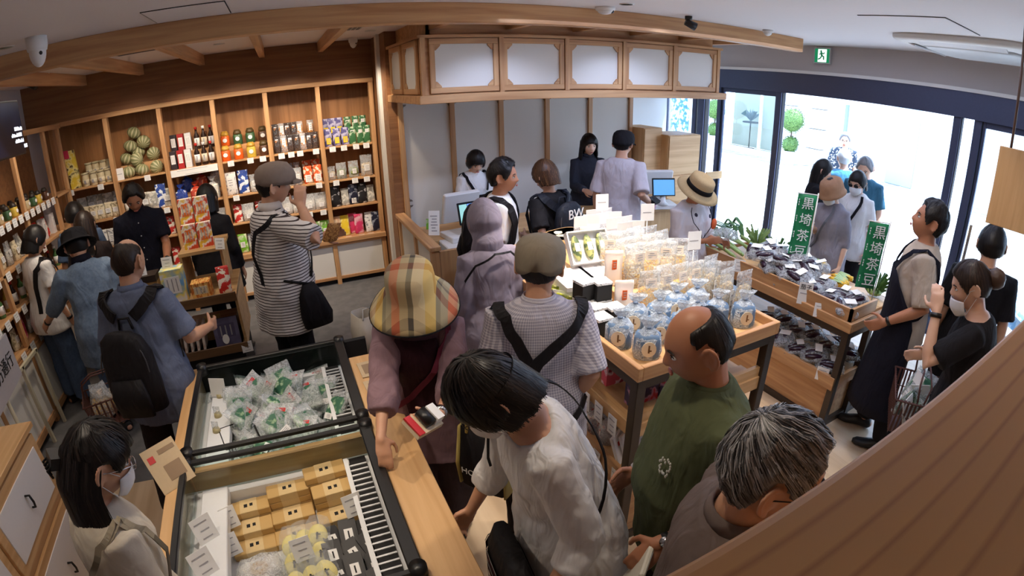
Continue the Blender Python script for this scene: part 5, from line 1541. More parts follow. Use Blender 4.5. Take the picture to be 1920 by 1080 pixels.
# green banners with white brush lettering
BG = plain('banner_green', (22, 128, 78), .6, var=.12, scale=12)
def banner(x, y, z0, h, label, tilt):
    t = thing('banner', label, 'banner', (x, y, z0), 0, rot=(0, tilt, -.75))
    b = MB(); w = .145
    nb = 10
    P = []; F = []
    for j in range(nb + 1):
        for i in range(5):
            u = i / 4 - .5
            P.append((u * w, .006 * math.sin(j * .9 + i * .7), .14 + (h - .14) * j / nb))
    for j in range(nb):
        for i in range(4):
            F.append((j * 5 + i, j * 5 + i + 1, j * 5 + i + 6, j * 5 + i + 5))
    b.add(P, F, 0, True); c_ = b.build('cloth', BG, t); s_ = c_.modifiers.new('thickness', 'SOLIDIFY'); s_.thickness = .002
    b = MB(); b.cyl((w / 2 + .008, 0, 0), (w / 2 + .008, 0, h + .02), .005); b.build('pole', plain('pole_white', (226, 226, 220), .4), t); b = MB(); b.cyl((-w / 2 - .01, 0, h + .005), (w / 2 + .01, 0, h + .005), .004); b.build('top_bar', plain('pole_white', (226, 226, 220), .4), t)
    for i, s_ in enumerate('黒埼茶豆'):
        me = text_mesh(s_, .1, .001); me.materials.append(plain('letter_white', (244, 246, 244), .6))
        o = link('lettering', me, t, (.012, -.011, h - .06 - (h - .16) / 4 * (i + .1))); o.rotation_euler = (PI / 2, 0, 0)
    b = MB()
    for i in range(4):
        for q in range(3):
            b.wb(-.062, -.056, -.01, -.008, h - .05 - (h - .16) / 4 * i - .018 * q, h - .038 - (h - .16) / 4 * i - .018 * q, 0)
    b.build('small_lettering', plain('letter_white', (244, 246, 244), .6), t)
banner(3.42, 2.28, .88, .66, 'green banner with white vertical lettering, the left and farther one', .03)
banner(3.47, 1.68, .86, .62, 'green banner with white vertical lettering, the right and nearer one', .03)

# ================================================================ CHILLED CABINETS
WL = plain('liner_white', (232, 234, 236), .35, var=.02)
GC = pane('cabinet_glass', (.90, .95, .94, 1))
def freezer(name, label, x0, x1, y0, y1, zi):
    t = thing(name, label, 'chilled cabinet', ((x0 + x1) / 2, (y0 + y1) / 2, 0))
    w, d = (x1 - x0) / 2, (y1 - y0) / 2
    H = .9
    for q in ((-w, -w + .03, -d, d), (w - .05, w, -d, d), (-w, w, -d, -d + .025), (-w, w, d - .025, d)):
        b = MB(); b.wb(q[0], q[1], q[2], q[3], H - .022, H, 0); bev(b.build('rim_bar', BLK, t), .004)
    for sx in (-1, 1):
        for sy in (-1, 1):
            b = MB(); b.cyl((sx * (w - .02), sy * (d - .015), H - .05), (sx * (w - .02), sy * (d - .015), H + .012), .032, .03, 16); b.build('corner_cap', BLK, t)
    for q in ((-w + .012, -w + .018, -d + .02, d - .02), (w - .03, w - .024, -d + .02, d - .02), (-w + .02, w - .03, -d + .01, -d + .016), (-w + .02, w - .03, d - .016, d - .01)):
        b = MB(); b.wb(q[0], q[1], q[2], q[3], .72, H - .02, 0); b.build('glass_guard', GC, t)
    b = MB()
    b.wb(-w, w, -d, d, 0, zi, 0); b.build('cabinet_floor', WL, t)
    for q in ((-w, -w + .06, -d, d), (w - .06, w, -d, d), (-w + .06, w - .06, -d, -d + .05), (-w + .06, w - .06, d - .05, d)):
        b = MB(); b.wb(q[0], q[1], q[2], q[3], zi, .72, 0); b.build('liner_wall', WL, t)
    b = MB(); b.wb(-w + .05, -w + .17, -d + .04, d - .04, .70, .75, 0); bev(b.build('inner_ledge', WL, t), .004)
    b = MB(); b.wb(w - .155, w - .135, -d + .05, d - .05, zi, .76, 0); b.build('duct_panel', WL, t)
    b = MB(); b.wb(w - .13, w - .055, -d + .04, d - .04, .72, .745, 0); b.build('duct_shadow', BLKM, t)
    n = int((y1 - y0 - .1) / .034)
    for k in range(n):
        b = MB(); b.wb(w - .137, w - .055, -d + .06 + k * .034, -d + .068 + k * .034, .742, .75, 0); b.build('grille_slat', WL, t)
    return t
fa = freezer('chilled_cabinet', 'rear open chilled cabinet full of bagged green soybeans', -.70, .16, 2.0, 2.83, .56)
fb = freezer('chilled_cabinet', 'front open chilled cabinet with wrapped boxes and sweets', -.70, .16, 1.08, 1.955, .56)
sur = thing('cabinet_surround', 'oak casing with a ledge around the chilled cabinets', 'counter', (0, 0, 0))
b = MB(); b.wb(-.765, -.705, 1.0, 2.86, 0, .87); bev(b.build('left_side', LOAK, sur))
b = MB(); b.wb(.165, .33, 1.0, 2.62, .83, .87, 1); bev(b.build('right_ledge', LOAK, sur))
b = MB(); b.wb(.165, .30, 1.0, 2.6, 0, .83, 1); b.build('right_side', LOAK, sur)
b = MB(); b.wb(-.765, .3, 2.835, 2.87, 0, .86, 0); b.build('back_panel', BLKM, sur)
b = MB(); b.wb(-.70, .16, 1.957, 1.998, .0, .82, 0); b.build('divider', LOAK, sur)
# bagged green soybeans
soy = speck('soybean_green', (54, 106, 80), (150, 180, 140), 26, .52, .62, c3=(214, 226, 216))
redk = speck('red_corner_print', (206, 44, 40), (60, 140, 90), 16, .5, .56)
spp = []
for i in range(5):
    spp.append(parts(('soy', i), lambda i=i: pouch(200 + i, .15, .21, .055, [FILMB if i % 2 else FILM, soy, (CARD, plain('red_patch', (206, 44, 40), .5))[i % 2]], lab=(.4, .15, (.3, .8)[i % 2]), fill=.82)))
for k in range(46):
    i, j = k % 6, k // 6
    x = -.50 + .1 * i + random.uniform(-.02, .02)
    y = 2.12 + .088 * j + random.uniform(-.015, .015)
    z = .60 + .05 * random.random() + .05 * math.sin(PI * (i + .5) / 6)
    place('soybean_bag', spp[k % 5], 'clear bag of green soybeans, %s from the left in the %s row from the front' % (ORD[i], ORD[j]), 'vegetable pack', (x, y, z), 0, 'bags of green soybeans in the rear cabinet', rot=(random.uniform(-1.5, -.7), random.uniform(-.3, .3), random.uniform(-1.3, 1.3)))
wbk = thing('wire_basket', 'black wire mesh basket on the left in the rear chilled cabinet', 'basket', (-.48, 2.3, .60), .25)
b = MB()
for z in (.0, .03, .06, .09, .12, .15):
    for p, q in (((-.09, -.1), (.09, -.1)), ((.09, -.1), (.09, .1)), ((.09, .1), (-.09, .1)), ((-.09, .1), (-.09, -.1))):
        b.cyl((p[0], p[1], z), (q[0], q[1], z), .003 if z == .15 else .0016, None, 5)
for k in range(13):
    u = -.09 + .015 * k
    for y in (-.1, .1):
        b.cyl((u, y, 0), (u, y, .15), .0014, None, 4)
    v = -.1 + .2 * k / 12
    for x in (-.09, .09):
        b.cyl((x, v, 0), (x, v, .15), .0014, None, 4)
b.build('wire', BLKM, wbk)
b = MB(); b.sph((0, 0, .05), (.075, .08, .05), 14, 8); b.build('contents', speck('dark_beans', (70, 76, 64), (150, 150, 140), 40), wbk)
for k, (y, lb) in enumerate(((2.70, 'clear card holder with a white card near the back of the rear cabinet ledge'), (2.50, 'small clear card clip with a tan dial on the rear cabinet ledge, farther'), (2.36, 'small clear card clip with a tan dial on the rear cabinet ledge, nearer'))):
    t = thing('card_clip', lb, 'card clip', (-.60, y, .75), -.4)
    b = MB(); b.cyl((0, 0, 0), (0, 0, .02), .022, .018, 12); b.build('base', plain('clip_tan', (190, 176, 130), .4), t)
    b = MB(); b.box((0, 0, .04 if k else .06), (.04 if k else .1, .003, .04 if k else .11), 0, (-.2, 0, 0)); b.build('card', FILM if k else CARD, t)
# front cabinet: boxes
KR = plain('kraft_wrap', (200, 164, 104), .6, var=.06, scale=14)
KL = plain('kraft_label', (216, 190, 140), .6)
def kbox(x, y, z, rz, lb, w=.19, d=.085, h=.06):
    t = thing('wrapped_box', lb, 'box', (x, y, z), rz)
    b = MB(); b.box((0, 0, h / 2), (w, d, h), 0); bev(b.build('box', KR, t))
    b = MB(); b.box((0, 0, h + .0006), (w * .42, d * 1.0, .001), 0); b.box((0, -d / 2 - .0006, h / 2), (w * .42, .001, h), 0)
    b.box((-.012, 0, h + .0014), (.016, .02, .001), 1); b.box((.014, .002, h + .0014), (.014, .018, .001), 1); b.build('label', [KL, BLKM], t)
kn = 0
for (x, y, zs) in ((-.46, 1.85, 3), (-.27, 1.87, 4), (-.09, 1.89, 5), (-.46, 1.76, 2), (-.27, 1.78, 2), (-.07, 1.80, 4), (-.46, 1.68, 1), (-.27, 1.69, 1), (-.07, 1.71, 2)):
    for k in range(zs):
        kbox(x, y, .56 + k * .061 * .6 + .0, .05, 'tan wrapped box, %s from the bottom of the %s stack in the front cabinet' % (ORD[k], ORD[kn]), h=.036)
    kn += 1
for k in range(3):
    kbox(-.015 + .0, 1.60 + .0 + .28 * (k > 0), .56 + (.04 * (k - 1) if k else 0) + (.17 if k == 2 else 0) * 0, .1, ('tan wrapped box alone beside the black packs', 'tan wrapped box by the duct, lower', 'tan wrapped box by the duct, upper')[k], w=.1, h=.038) if k < 1 else None
# round white sweets in clear bags
RC = speck('tan_round', (206, 160, 90), (236, 206, 150), 30)
GRD = plain('green_disc', (150, 200, 60), .5)
for k, (x, y) in enumerate(((-.43, 1.48), (-.43, 1.30), (-.44, 1.14))):
    t = thing('bagged_bun', ('clear bag with white buns and a tan round sticker', 'clear bag with white buns and a green round sticker', 'clear bag with white buns at the near end')[k], 'sweet pack', (x, y, .60 + .01 * k), .1)
    b = MB()
    for a, c in ((-.045, .03), (.045, .03), (0, -.04)):
        b.sph((a, c, .03), (.045, .045, .03), 14, 8)
    b.build('buns', plain('bun_white', (240, 236, 230), .6), t)
    b = MB(); b.loft([((0, .0, .064), None, .036, .036), ((0, .0, .067), None, .036, .036)], 20, 0); b.box((.0, 0, .068), (.03, .012, .002), 1); b.build('sticker', [(RC, GRD, CARD)[k], INK], t)
    b = MB(); b.loft([((0, 0, -.005), None, .095, .085), ((0, 0, .02), None, .105, .09), ((0, 0, .06), None, .095, .08), ((0, 0, .085), None, .06, .05)], 20, 0, True, True, 3)
    for i in range(len(b.v)):
        p = V(b.v[i]); b.v[i] = tuple(p + noise.noise_vector(p * 40) * .012)
    b.build('film', FILMB, t)
YC = plain('yellow_cake', (240, 224, 130), .55)
cake = parts('cake', lambda: [('cake', (lambda b: (b.loft([((0, 0, 0), None, .04, .05), ((0, 0, .018), None, .042, .052), ((0, 0, .022), None, .036, .046)], 20, 0), b.mesh('cake', [YC]))[1])(MB())), ('film', (lambda b: (b.loft([((0, .01, -.004), None, .05, .075), ((0, .01, .03), None, .052, .078)], 14, 0, True, True, 4), b.mesh('film', [FILMT]))[1])(MB())), ('mark', (lambda b: (b.box((0, 0, .033), (.008, .03, .001), 0), b.box((.004, .006, .0335), (.02, .006, .001), 0), b.mesh('mark', [BLKM]))[2])(MB()))])
for k in range(14):
    x = -.30 + .065 * (k % 3) + random.uniform(-.01, .01); y = 1.60 - .10 * (k // 3)
    place('yellow_cake_pack', cake, 'pale yellow half-moon cake in film, %s in the middle of the front cabinet' % ORD[k], 'cake', (x, y, .61 + .012 * (k % 3)), 0, 'yellow cakes in the front cabinet', rot=(.55, random.uniform(-.2, .2), random.uniform(-.3, .3)))
bp_ = parts('bpack', lambda: [('pack', (lambda b: (b.box((0, 0, .02), (.075, .1, .04), 0), b.box((0, .055, .03), (.07, .012, .006), 0), b.mesh('pack', [plain('black_pack', (24, 22, 26), .5)]))[2])(MB())), ('label', (lambda b: (b.box((0, -.01, .041), (.036, .05, .002), 0), b.box((0, -.01, .0425), (.006, .03, .001), 1), b.mesh('label', [CARD, BLKM]))[2])(MB()))])
for k in range(14):
    place('black_sweet_pack', bp_, 'small black pack with a white label, %s on the right of the front cabinet' % ORD[k], 'sweet pack', (-.13 + .075 * (k % 3) + random.uniform(-.008, .008), 1.58 - .095 * (k // 3), .60 + .02 * (k % 2)), 0, 'black packs in the front cabinet', rot=(.35 + random.uniform(-.1, .1), random.uniform(-.15, .15), .15 + random.uniform(-.2, .2)))
for k in range(10):
    t = place('clear_bag', spp[0] if 0 else parts('slimf', lambda: pouch(300, .07, .13, .02, [FILMB, whitep, CARD], lab=(.6, .5, .5))), 'slim upright silver and white packet, %s along the near end of the front cabinet' % ORD[k], 'packet', (-.12 + .027 * k, 1.17 + .012 * (k % 3), .58), 0, 'slim packets in the front cabinet', rot=(.25, .2, .5))
for x, y, z, r, w_, h_, lb in ((-.53, 1.74, .66, .3, .07, .1, 'white card between ledge and boxes, farther one'), (-.53, 1.60, .64, .3, .07, .1, 'white card between ledge and boxes, nearer one'), (-.24, 1.47, .66, .15, .08, .1, 'white card standing among the yellow cakes'), (-.2, 1.22, .66, .15, .08, .1, 'white card in front of the yellow cakes, bottom edge'),
                              (.0, 1.62, .68, .2, .08, .1, 'white card beside the duct behind the black packs'), (-.6, 1.6, .75, .5, .09, .11, 'clear card holder with a white card on the front cabinet ledge, farther'), (-.6, 1.42, .75, .5, .09, .11, 'clear card holder with a white card on the front cabinet ledge, nearer')):
    put_card(lb, (x, y, z), r, w_, h_, tilt=-.35)
t = thing('notice_board_card', 'tan printed notice leaning on the left edge between the chilled cabinets', 'notice', (-.70, 1.83, .87), 0, rot=(-.7, 0, .6))
b = MB(); b.box((0, 0, .1), (.16, .004, .2), 0); b.build('sheet', plain('notice_tan', (200, 176, 140), .6), t)
b = MB(); b.box((.02, -.003, .07), (.08, .001, .07), 0); b.box((-.05, -.003, .15), (.03, .001, .03), 1); b.box((.03, -.003, .165), (.08, .001, .02), 0); b.build('print', [plain('notice_print', (150, 124, 96), .6), plain('red_mark', (206, 60, 60), .5)], t)
for k, y in enumerate((2.45, 2.25)):
    t = thing('ledge_sign', 'flat tan printed sign on the right ledge, %s' % ('farther', 'nearer')[k], 'notice', (.25, y, .872), .05)
    b = MB(); b.box((0, 0, .002), (.1, .16, .004), 0); b.build('sheet', plain('notice_tan', (200, 176, 140), .6), t); b = MB(); b.box((0, 0, .0045), (.06, .1, .001), 0); b.build('print', plain('notice_print', (150, 124, 96), .6), t)
# price-board stand (tall curved card) beside the cabinets
t = thing('paper_carrier_bag', 'tall pale paper carrier bag standing by the hat wearer', 'bag', (.33, 3.05, .0), .3)
b = MB(); b.loft([((0, 0, .62), None, .07, .1), ((0, 0, .8), None, .075, .1), ((0, 0, .93), None, .06, .08)], 20, 0, True, False, 5); s_ = b.build('bag', plain('paper_pale', (206, 196, 180), .7), t); m_ = s_.modifiers.new('thickness', 'SOLIDIFY'); m_.thickness = .003
b = MB(); b.box((0, 0, .31), (.1, .12, .62), 0); b.build('stand', LOAK[2], t)
b = MB(); b.chain([(-.04, -.08, .92), (-.03, -.08, .99), (.03, -.08, .99), (.04, -.08, .92)], [.004] * 4, 6); b.build('handle', CARD, t)

# ================================================================ NEAR BOARD, HANGING SIGN
NB = None
m, nt, bb = newmat('near_board_wood')
L_ = nt.links.new
tc = N(nt, 'ShaderNodeTexCoord'); mp = N(nt, 'ShaderNodeMapping'); mp.inputs['Scale'].default_value = (.35, 9, 9); L_(tc.outputs['Object'], mp.inputs[0])
w_ = N(nt, 'ShaderNodeTexNoise'); w_.inputs['Scale'].default_value = 1.0; w_.inputs['Detail'].default_value = 1; L_(mp.outputs[0], w_.inputs['Vector'])
sp = N(nt, 'ShaderNodeSeparateXYZ'); L_(tc.outputs['Object'], sp.inputs[0])
ad = N(nt, 'ShaderNodeMath', operation='MULTIPLY_ADD'); ad.inputs[1].default_value = .035; L_(w_.outputs[0], ad.inputs[0]); L_(sp.outputs[1], ad.inputs[2])
mu = N(nt, 'ShaderNodeMath', operation='MULTIPLY'); mu.inputs[1].default_value = 34; L_(ad.outputs[0], mu.inputs[0])
fr = N(nt, 'ShaderNodeMath', operation='FRACT'); L_(mu.outputs[0], fr.inputs[0])
rp = N(nt, 'ShaderNodeValToRGB'); e = rp.color_ramp.elements; e[0].position = 0; e[0].color = s2l((182, 124, 66)); e[1].position = .16; e[1].color = s2l((212, 156, 90)); k_ = e.new(.86); k_.color = s2l((206, 150, 86)); k2 = e.new(1.0); k2.color = s2l((182, 124, 66))
L_(fr.outputs[0], rp.inputs[0]); L_(rp.outputs[0], bb.inputs['Base Color']); bb.inputs['Roughness'].default_value = .5
nb = thing('near_board', 'wide dark-grained wooden board filling the bottom right corner', 'board', (0, 0, 0))
b = MB(); b.wb(-.3, 2.6, -.75, .158, 1.95, 2.0, 0); bev(b.build('plank', m, nb), .012, 3)
b = MB(); b.wb(-.3, 2.6, .02, .14, 1.2, 1.95, 0); b.build('support', OAK[0], nb)
b = MB(); b.cyl((1.0, .06, 2.0), (1.0, .06, 2.003), .011, .010, 20); b.cyl((1.0, .06, 2.003), (1.0, .06, 2.0045), .006, .004, 12, 1); b.build('screw_cap', [plain('screw_grey', (150, 146, 130), .4, .6), BLKM], nb)
hs = thing('hanging_sign', 'plain wooden sign board hanging on a thin pole at the right edge', 'sign', (3.2, .55, 0))
b = MB(); b.wb(-.012, .012, -.32, .32, 1.74, 2.16, 0); bev(b.build('board', LOAK[2], hs))
for y in (.26, -.26):
    b = MB(); b.cyl((0, y, 2.16), (0, y, 2.83), .008); b.build('pole', plain('pole_brown', (110, 84, 70), .5), hs)

# ================================================================ PEOPLE
BAKE = []
SKIN = skinmat('skin', (206, 158, 128))
SKIN2 = skinmat('skin_tan', (184, 128, 96))
SKIN3 = skinmat('skin_light', (224, 182, 156))
HB = hairmat('hair_black', (20, 17, 17), (58, 48, 44))
HBR = hairmat('hair_brown', (70, 46, 30), (150, 104, 66))
HDB = hairmat('hair_dark_brown', (38, 27, 22), (84, 62, 48))
HG = hairmat('hair_grey', (30, 30, 34), (178, 176, 178), .38)
EYEW = plain('eye_white', (226, 222, 216), .3)
EYEB = plain('iris_dark', (34, 22, 18), .2)
LIPM = plain('lip', (176, 100, 88), .5)
MASKM = plain('mask_white', (232, 232, 234), .8)
SHOEW = plain('shoe_white', (214, 212, 208), .6)
SHOEB = plain('shoe_black', (26, 24, 24), .5)

def interp(tab, x):
    if x <= tab[0][0]:
        return tab[0][1]
    for (a, p), (b, q) in zip(tab, tab[1:]):
        if x <= b:
            return p + (q - p) * (x - a) / (b - a)
    return tab[-1][1]
def smooth(a, b, x):
    t = max(0, min(1, (x - a) / (b - a)))
    return t * t * (3 - 2 * t)
def gs(x, s):
    return math.exp(-(x * x) / (2 * s * s))

def head_pt(u):
    """point of the head surface for unit direction u (x right, y face, z up), metres for a 0.225 m head"""
    x, y, z = u
    p = V((x * .0755, y * .094, z * .114))
    if z < 0:
        t = -z
        p.x *= 1 - .34 * t ** 1.6
        if y > 0:
            p.y *= 1 + .02 * t
            p.z *= 1.0
        else:
            p.y *= 1 - .42 * t ** .9
            p.z *= 1 - .12 * (-y)
    if y > 0:
        f = smooth(.45, .95, y)
        p.y -= .006 * f * (1 - abs(z)) * (1 - gs(x, .3))
        # brow, sockets, cheek, mouth, chin
        p.y += .003 * gs(p.z - .022, .007) * gs(abs(p.x) - .022, .018)
        p.y -= .009 * gs(p.z - .002, .010) * gs(abs(p.x) - .031, .013)
        p.y += .004 * gs(p.z + .026, .014) * gs(abs(p.x) - .036, .014)
        p.y += .005 * gs(p.z + .060, .009) * gs(p.x, .018)
        p.y -= .002 * gs(p.z + .075, .004) * gs(p.x, .02)
        p.y += .006 * gs(p.z + .095, .010) * gs(p.x, .018)
    return p

class P:
    """a posed figure in its own frame: +y is the way it faces, +x its right"""
    def __init__(s, name_label, loc, face, h=1.68, sex='m', lean=0.0, head=(0, 0, 0), armR=None, armL=None, vox=.009, skin=SKIN, fat=0.0, width=1.0,
                 stance=(.1, 0), handR=None, handL=None, ears=True, curl=.5, side=0.0, z=0):
        s.s = h / 1.7
        s.loc = V((loc[0], loc[1], z))
        s.rz = math.atan2(-face[0], face[1])
        s.M = Matrix.Translation(s.loc) @ Matrix.Rotation(s.rz, 4, 'Z')
        s.Mi = s.M.inverted()
        s.lean, s.sex, s.fat, s.vox, s.skin = lean, sex, fat, vox, skin
        s.wd = width * (1.0 if sex == 'm' else .9)
        s.side = side
        s.root = thing('person', name_label, 'person', s.loc, s.rz)
        S = s.s
        nb, nd, nf = s.sp(1.445)
        s.nb = nb
        hy, hp, hr = head
        s.H = (Matrix.Rotation(-hy, 3, 'Z') @ Matrix.Rotation(-hp, 3, 'X') @ Matrix.Rotation(hr, 3, 'Y'))
        hf = s.H @ V((0, 1, 0))
        nk = (nd * 1.2 + V((0, 0, .4)) + hf * .25).normalized()
        s.nt = nb + nk * .072 * S
        s.hc = s.nt + s.H @ V((0, .022, .058)) * S
        # arms
        s.arm = {}
        for sd, tgt in ((1, armR), (-1, armL)):
            sh = s.sp(1.375)[0] + s.rt(1.375) * sd * .158 * s.wd * S
            U, F = .285 * S, .255 * S
            if tgt is None:
                tgt = sh + V((sd * .075, .04 + .25 * lean, -.52)) * S
            elif len(tgt) == 4:          # body frame
                tgt = V(tgt[:3]) * S
            else:
                tgt = s.Mi @ V(tgt)
            d = tgt - sh
            L = d.length
            if L > (U + F) * .995:
                d *= (U + F) * .995 / L
                tgt = sh + d
                L = d.length
            dn = d.normalized()
            a = (U * U - F * F + L * L) / (2 * L)
            hgt = math.sqrt(max(0, U * U - a * a))
            hint = V((sd * .28, -.6, -.8))
            hn = (hint - dn * hint.dot(dn)).normalized()
            el = sh + dn * a + hn * hgt
            s.arm[sd] = (sh, el, tgt)
        s.hand_dir = {1: handR, -1: handL}
        s.curl = curl
        s.stance = stance
        s.ears = ears
        s.body()

    def bend(s, z):
        return s.lean * max(0, min(1, (z - .93) / .34))
    def rt(s, z):
        return V((math.cos(s.side * .0), 0, 0)).normalized()
    def sp(s, z):
        """spine at upright height z (metres for a 1.7 m body) -> position, up, forward in body frame, scaled"""
        p = V((0, 0, min(z, .93)))
        n = 12
        if z > .93:
            dz = (z - .93) / n
            for k in range(n):
                a = s.bend(.93 + dz * (k + .5))
                p = p + V((math.sin(s.side) * math.cos(a), math.sin(a), math.cos(a) * math.cos(s.side))) * dz
        # counter shift of the hips when leaning
        p.y -= .10 * math.sin(s.lean)
        a = s.bend(z)
        return p * s.s, V((math.sin(s.side), math.sin(a), math.cos(a))).normalized(), V((0, math.cos(a), -math.sin(a)))
    TM = ((.80, .13, .10, 0), (.86, .160, .112, 0), (.93, .168, .118, -.005), (1.0, .155, .112, 0), (1.08, .146, .106, .005), (1.18, .158, .114, .004), (1.28, .172, .120, .004), (1.35, .172, .110, -.002), (1.40, .148, .088, -.008), (1.435, .105, .070, -.008), (1.46, .066, .060, -.004))
    TF = ((.80, .13, .10, 0), (.86, .170, .118, -.008), (.93, .172, .122, -.01), (1.0, .150, .106, 0), (1.08, .128, .094, .004), (1.18, .145, .106, .01), (1.27, .158, .122, .014), (1.35, .152, .100, .0), (1.40, .124, .078, -.008), (1.435, .078, .060, -.008), (1.46, .052, .052, -.004))
    def ell(s, z):
        T = s.TM if s.sex == 'm' else s.TF
        rx = interp([(t[0], t[1]) for t in T], z) * (s.wd / (1.0 if s.sex == 'm' else .9))
        ry = interp([(t[0], t[2]) for t in T], z)
        yo = interp([(t[0], t[3]) for t in T], z)
        b = s.fat * gs(z - 1.08, .13)
        return rx + b * .5, ry + b * .6, yo + b * .5
    def sec(s, z, off=0.0, fx=1.0, fy=1.0):
        c, u, f = s.sp(z)
        rx, ry, yo = s.ell(z)
        return (c + f * yo * s.s, (V((1, 0, 0)), f), (rx * fx + off) * s.s, (ry * fy + off) * s.s)
    def surf(s, ang, z, off=.02):
        """point and normal on the clothed torso; ang 0 = right side, 90 = front"""
        c, (ax, ay), rx, ry = s.sec(z, off)
        a = R(ang)
        return c + ax * rx * math.cos(a) + ay * ry * math.sin(a), (ax * math.cos(a) / rx + ay * math.sin(a) / ry).normalized()

    def hand(s, b, sd):
        S = s.s * (1.0 if s.sex == 'm' else .92)
        sh, el, wr = s.arm[sd]
        fd = (wr - el).normalized()
        hd = s.hand_dir[sd]
        curl = s.curl
        n0 = V((-sd, 0, 0))          # palm faces the body
        if hd:
            d = (fd * .4 + V(hd[0])).normalized()
            n0 = V(hd[1])
            if len(hd) > 2:
                curl = hd[2]
        else:
            d = (fd + V((0, .12, 0))).normalized()
        n = (n0 - d * n0.dot(d)).normalized()
        w = d.cross(n) * sd                  # across the palm
        # the thumb lies towards the body's front when the palm faces the thigh
        th = -w if (-w).dot(V((0, 1, 0)) if not hd else (V(hd[3]) if len(hd) > 3 else V((-sd, .3, .5)))) > 0 else w
        k = wr + d * .045 * S
        b.loft([(wr - d * .012 * S, (th, n), .024 * S, .018 * S), (wr + d * .02 * S, (th, n), .032 * S, .016 * S), (wr + d * .06 * S, (th, n), .040 * S, .0145 * S), (wr + d * .088 * S, (th, n), .039 * S, .012 * S)], 14, 0, True, True, 2.6)
        for i, (o, L) in enumerate(((.029, .074), (.010, .082), (-.010, .076), (-.029, .060))):
            p = wr + d * .084 * S + th * o * S
            pts = [p - d * .012 * S, p]
            a = 0
            dd = (d + th * o * 1.6).normalized()
            for q, fr in ((.45, .45), (.30, .8), (.25, .7)):
                a += curl * fr * (1 + .12 * i)
                v = dd * math.cos(a) + n * math.sin(a)
                p = p + v * L * q * S
                pts.append(p)
            b.chain(pts, [.0095 * S, .0092 * S, .0085 * S, .0078 * S, .0068 * S], 8)
        p = wr + d * .02 * S + th * .026 * S
        pts = [p, p + (d * .45 + th * .8 + n * .3).normalized() * .035 * S]
        pts.append(pts[-1] + (d * .8 + th * .35 + n * (.35 + .3 * curl)).normalized() * .03 * S)
        pts.append(pts[-1] + (d * .9 + n * (.3 + .5 * curl)).normalized() * .024 * S)
        b.chain(pts, [.014 * S, .0115 * S, .010 * S, .0085 * S], 8)
        return wr, d, n, th

    def legs(s, ln=.0):
        S = s.s
        st, fwd = s.stance
        out = []
        for sd in (1, -1):
            f = fwd * (1 if sd > 0 else -1)
            hp = s.sp(.90)[0] + V((sd * .085, 0, -.01)) * S
            an = V((sd * st, f - .02, .085)) * S
            kn = (hp + an) / 2 + V((sd * .005, .02 + abs(f) * .12, .02)) * S
            out.append((hp, kn, an))
        return out

    def body(s):
        S = s.s
        b = MB()
        b.loft([s.sec(z) for z in (.80, .86, .93, 1.0, 1.08, 1.18, 1.28, 1.35, 1.40, 1.435)] + [(s.nb, (V((1, 0, 0)), s.sp(1.44)[2]), .056 * S, .056 * S)], 20, 0)
        r = .054 if s.sex == 'm' else .046
        b.chain([s.nb - s.sp(1.44)[1] * .02 * S, (s.nb + s.nt) / 2, s.nt, s.nt + s.H @ V((0, .012, .03)) * S], [r * 1.12 * S, r * S, r * S, r * S], 16)
        HS = S * (1.06 if s.sex == 'm' else 1.02) / (S ** .5)
        s.HS = HS
        b.sph(s.hc, 1, 40, 28, 0, lambda u: head_pt(u) * HS, s.H)
        H = s.H
        def hp(x, y, z):
            return s.hc + H @ V((x, y, z)) * HS
        s.hp = hp
        # nose
        b.loft([(hp(0, .083, .014), (H @ V((1, 0, 0)), H @ V((0, 1, 0))), .007 * HS, .006 * HS), (hp(0, .090, -.004), (H @ V((1, 0, 0)), H @ V((0, 1, 0))), .009 * HS, .010 * HS), (hp(0, .096, -.022), (H @ V((1, 0, 0)), H @ V((0, 1, 0))), .013 * HS, .013 * HS), (hp(0, .094, -.032), (H @ V((1, 0, 0)), H @ V((0, 1, 0))), .016 * HS, .011 * HS), (hp(0, .088, -.037), (H @ V((1, 0, 0)), H @ V((0, 1, 0))), .010 * HS, .006 * HS)], 12)
        if s.ears:
            for sd in (1, -1):
                A = H @ Matrix.Rotation(sd * .5, 3, 'Z')
                b.sph(hp(sd * .079, -.013, -.006), (.0065 * HS, .017 * HS, .028 * HS), 14, 10, 0, None, A)
                rim = []
                for q in range(13):
                    a = R(20 + 250 * q / 12)
                    dy, dz = .019 * math.cos(a), .033 * math.sin(a) * (1 if math.sin(a) > 0 else .85)
                    rim.append(hp(sd * (.081 - dy * .5 + .005), -.014 + dy, -.004 + dz))
                b.chain(rim, [x * HS for x in (.004, .005, .0055, .006, .0062, .006, .0058, .0055, .0055, .006, .0068, .0072, .006)], 8)
        ra = 1.0 if s.sex == 'm' else .84
        s.hands = {}
        for sd in (1, -1):
            sh, el, wr = s.arm[sd]
            inn = sh + V((-sd * .04, 0, .0)) * S
            b.chain([inn, sh, sh.lerp(el, .35), sh.lerp(el, .75), el, el.lerp(wr, .25), el.lerp(wr, .65), wr, wr + (wr - el).normalized() * .015 * S],
                    [x * ra * S for x in (.048, .052, .047, .041, .038, .040, .033, .026, .024)], 14)
            s.hands[sd] = s.hand(b, sd)
        for hpj, kn, an in s.legs():
            b.chain([hpj, hpj.lerp(kn, .4), kn, kn.lerp(an, .3), an], [x * S for x in (.086, .076, .054, .052, .036)], 14)
            b.chain([an + V((0, -.04, -.045)) * S, an + V((0, .08, -.055)) * S, an + V((0, .15, -.062)) * S], [.034 * S, .032 * S, .022 * S], 10)
        o = b.build('body', s.skin, s.root)
        m = o.modifiers.new('merge', 'REMESH'); m.mode = 'VOXEL'; m.voxel_size = s.vox; m.use_smooth_shade = True
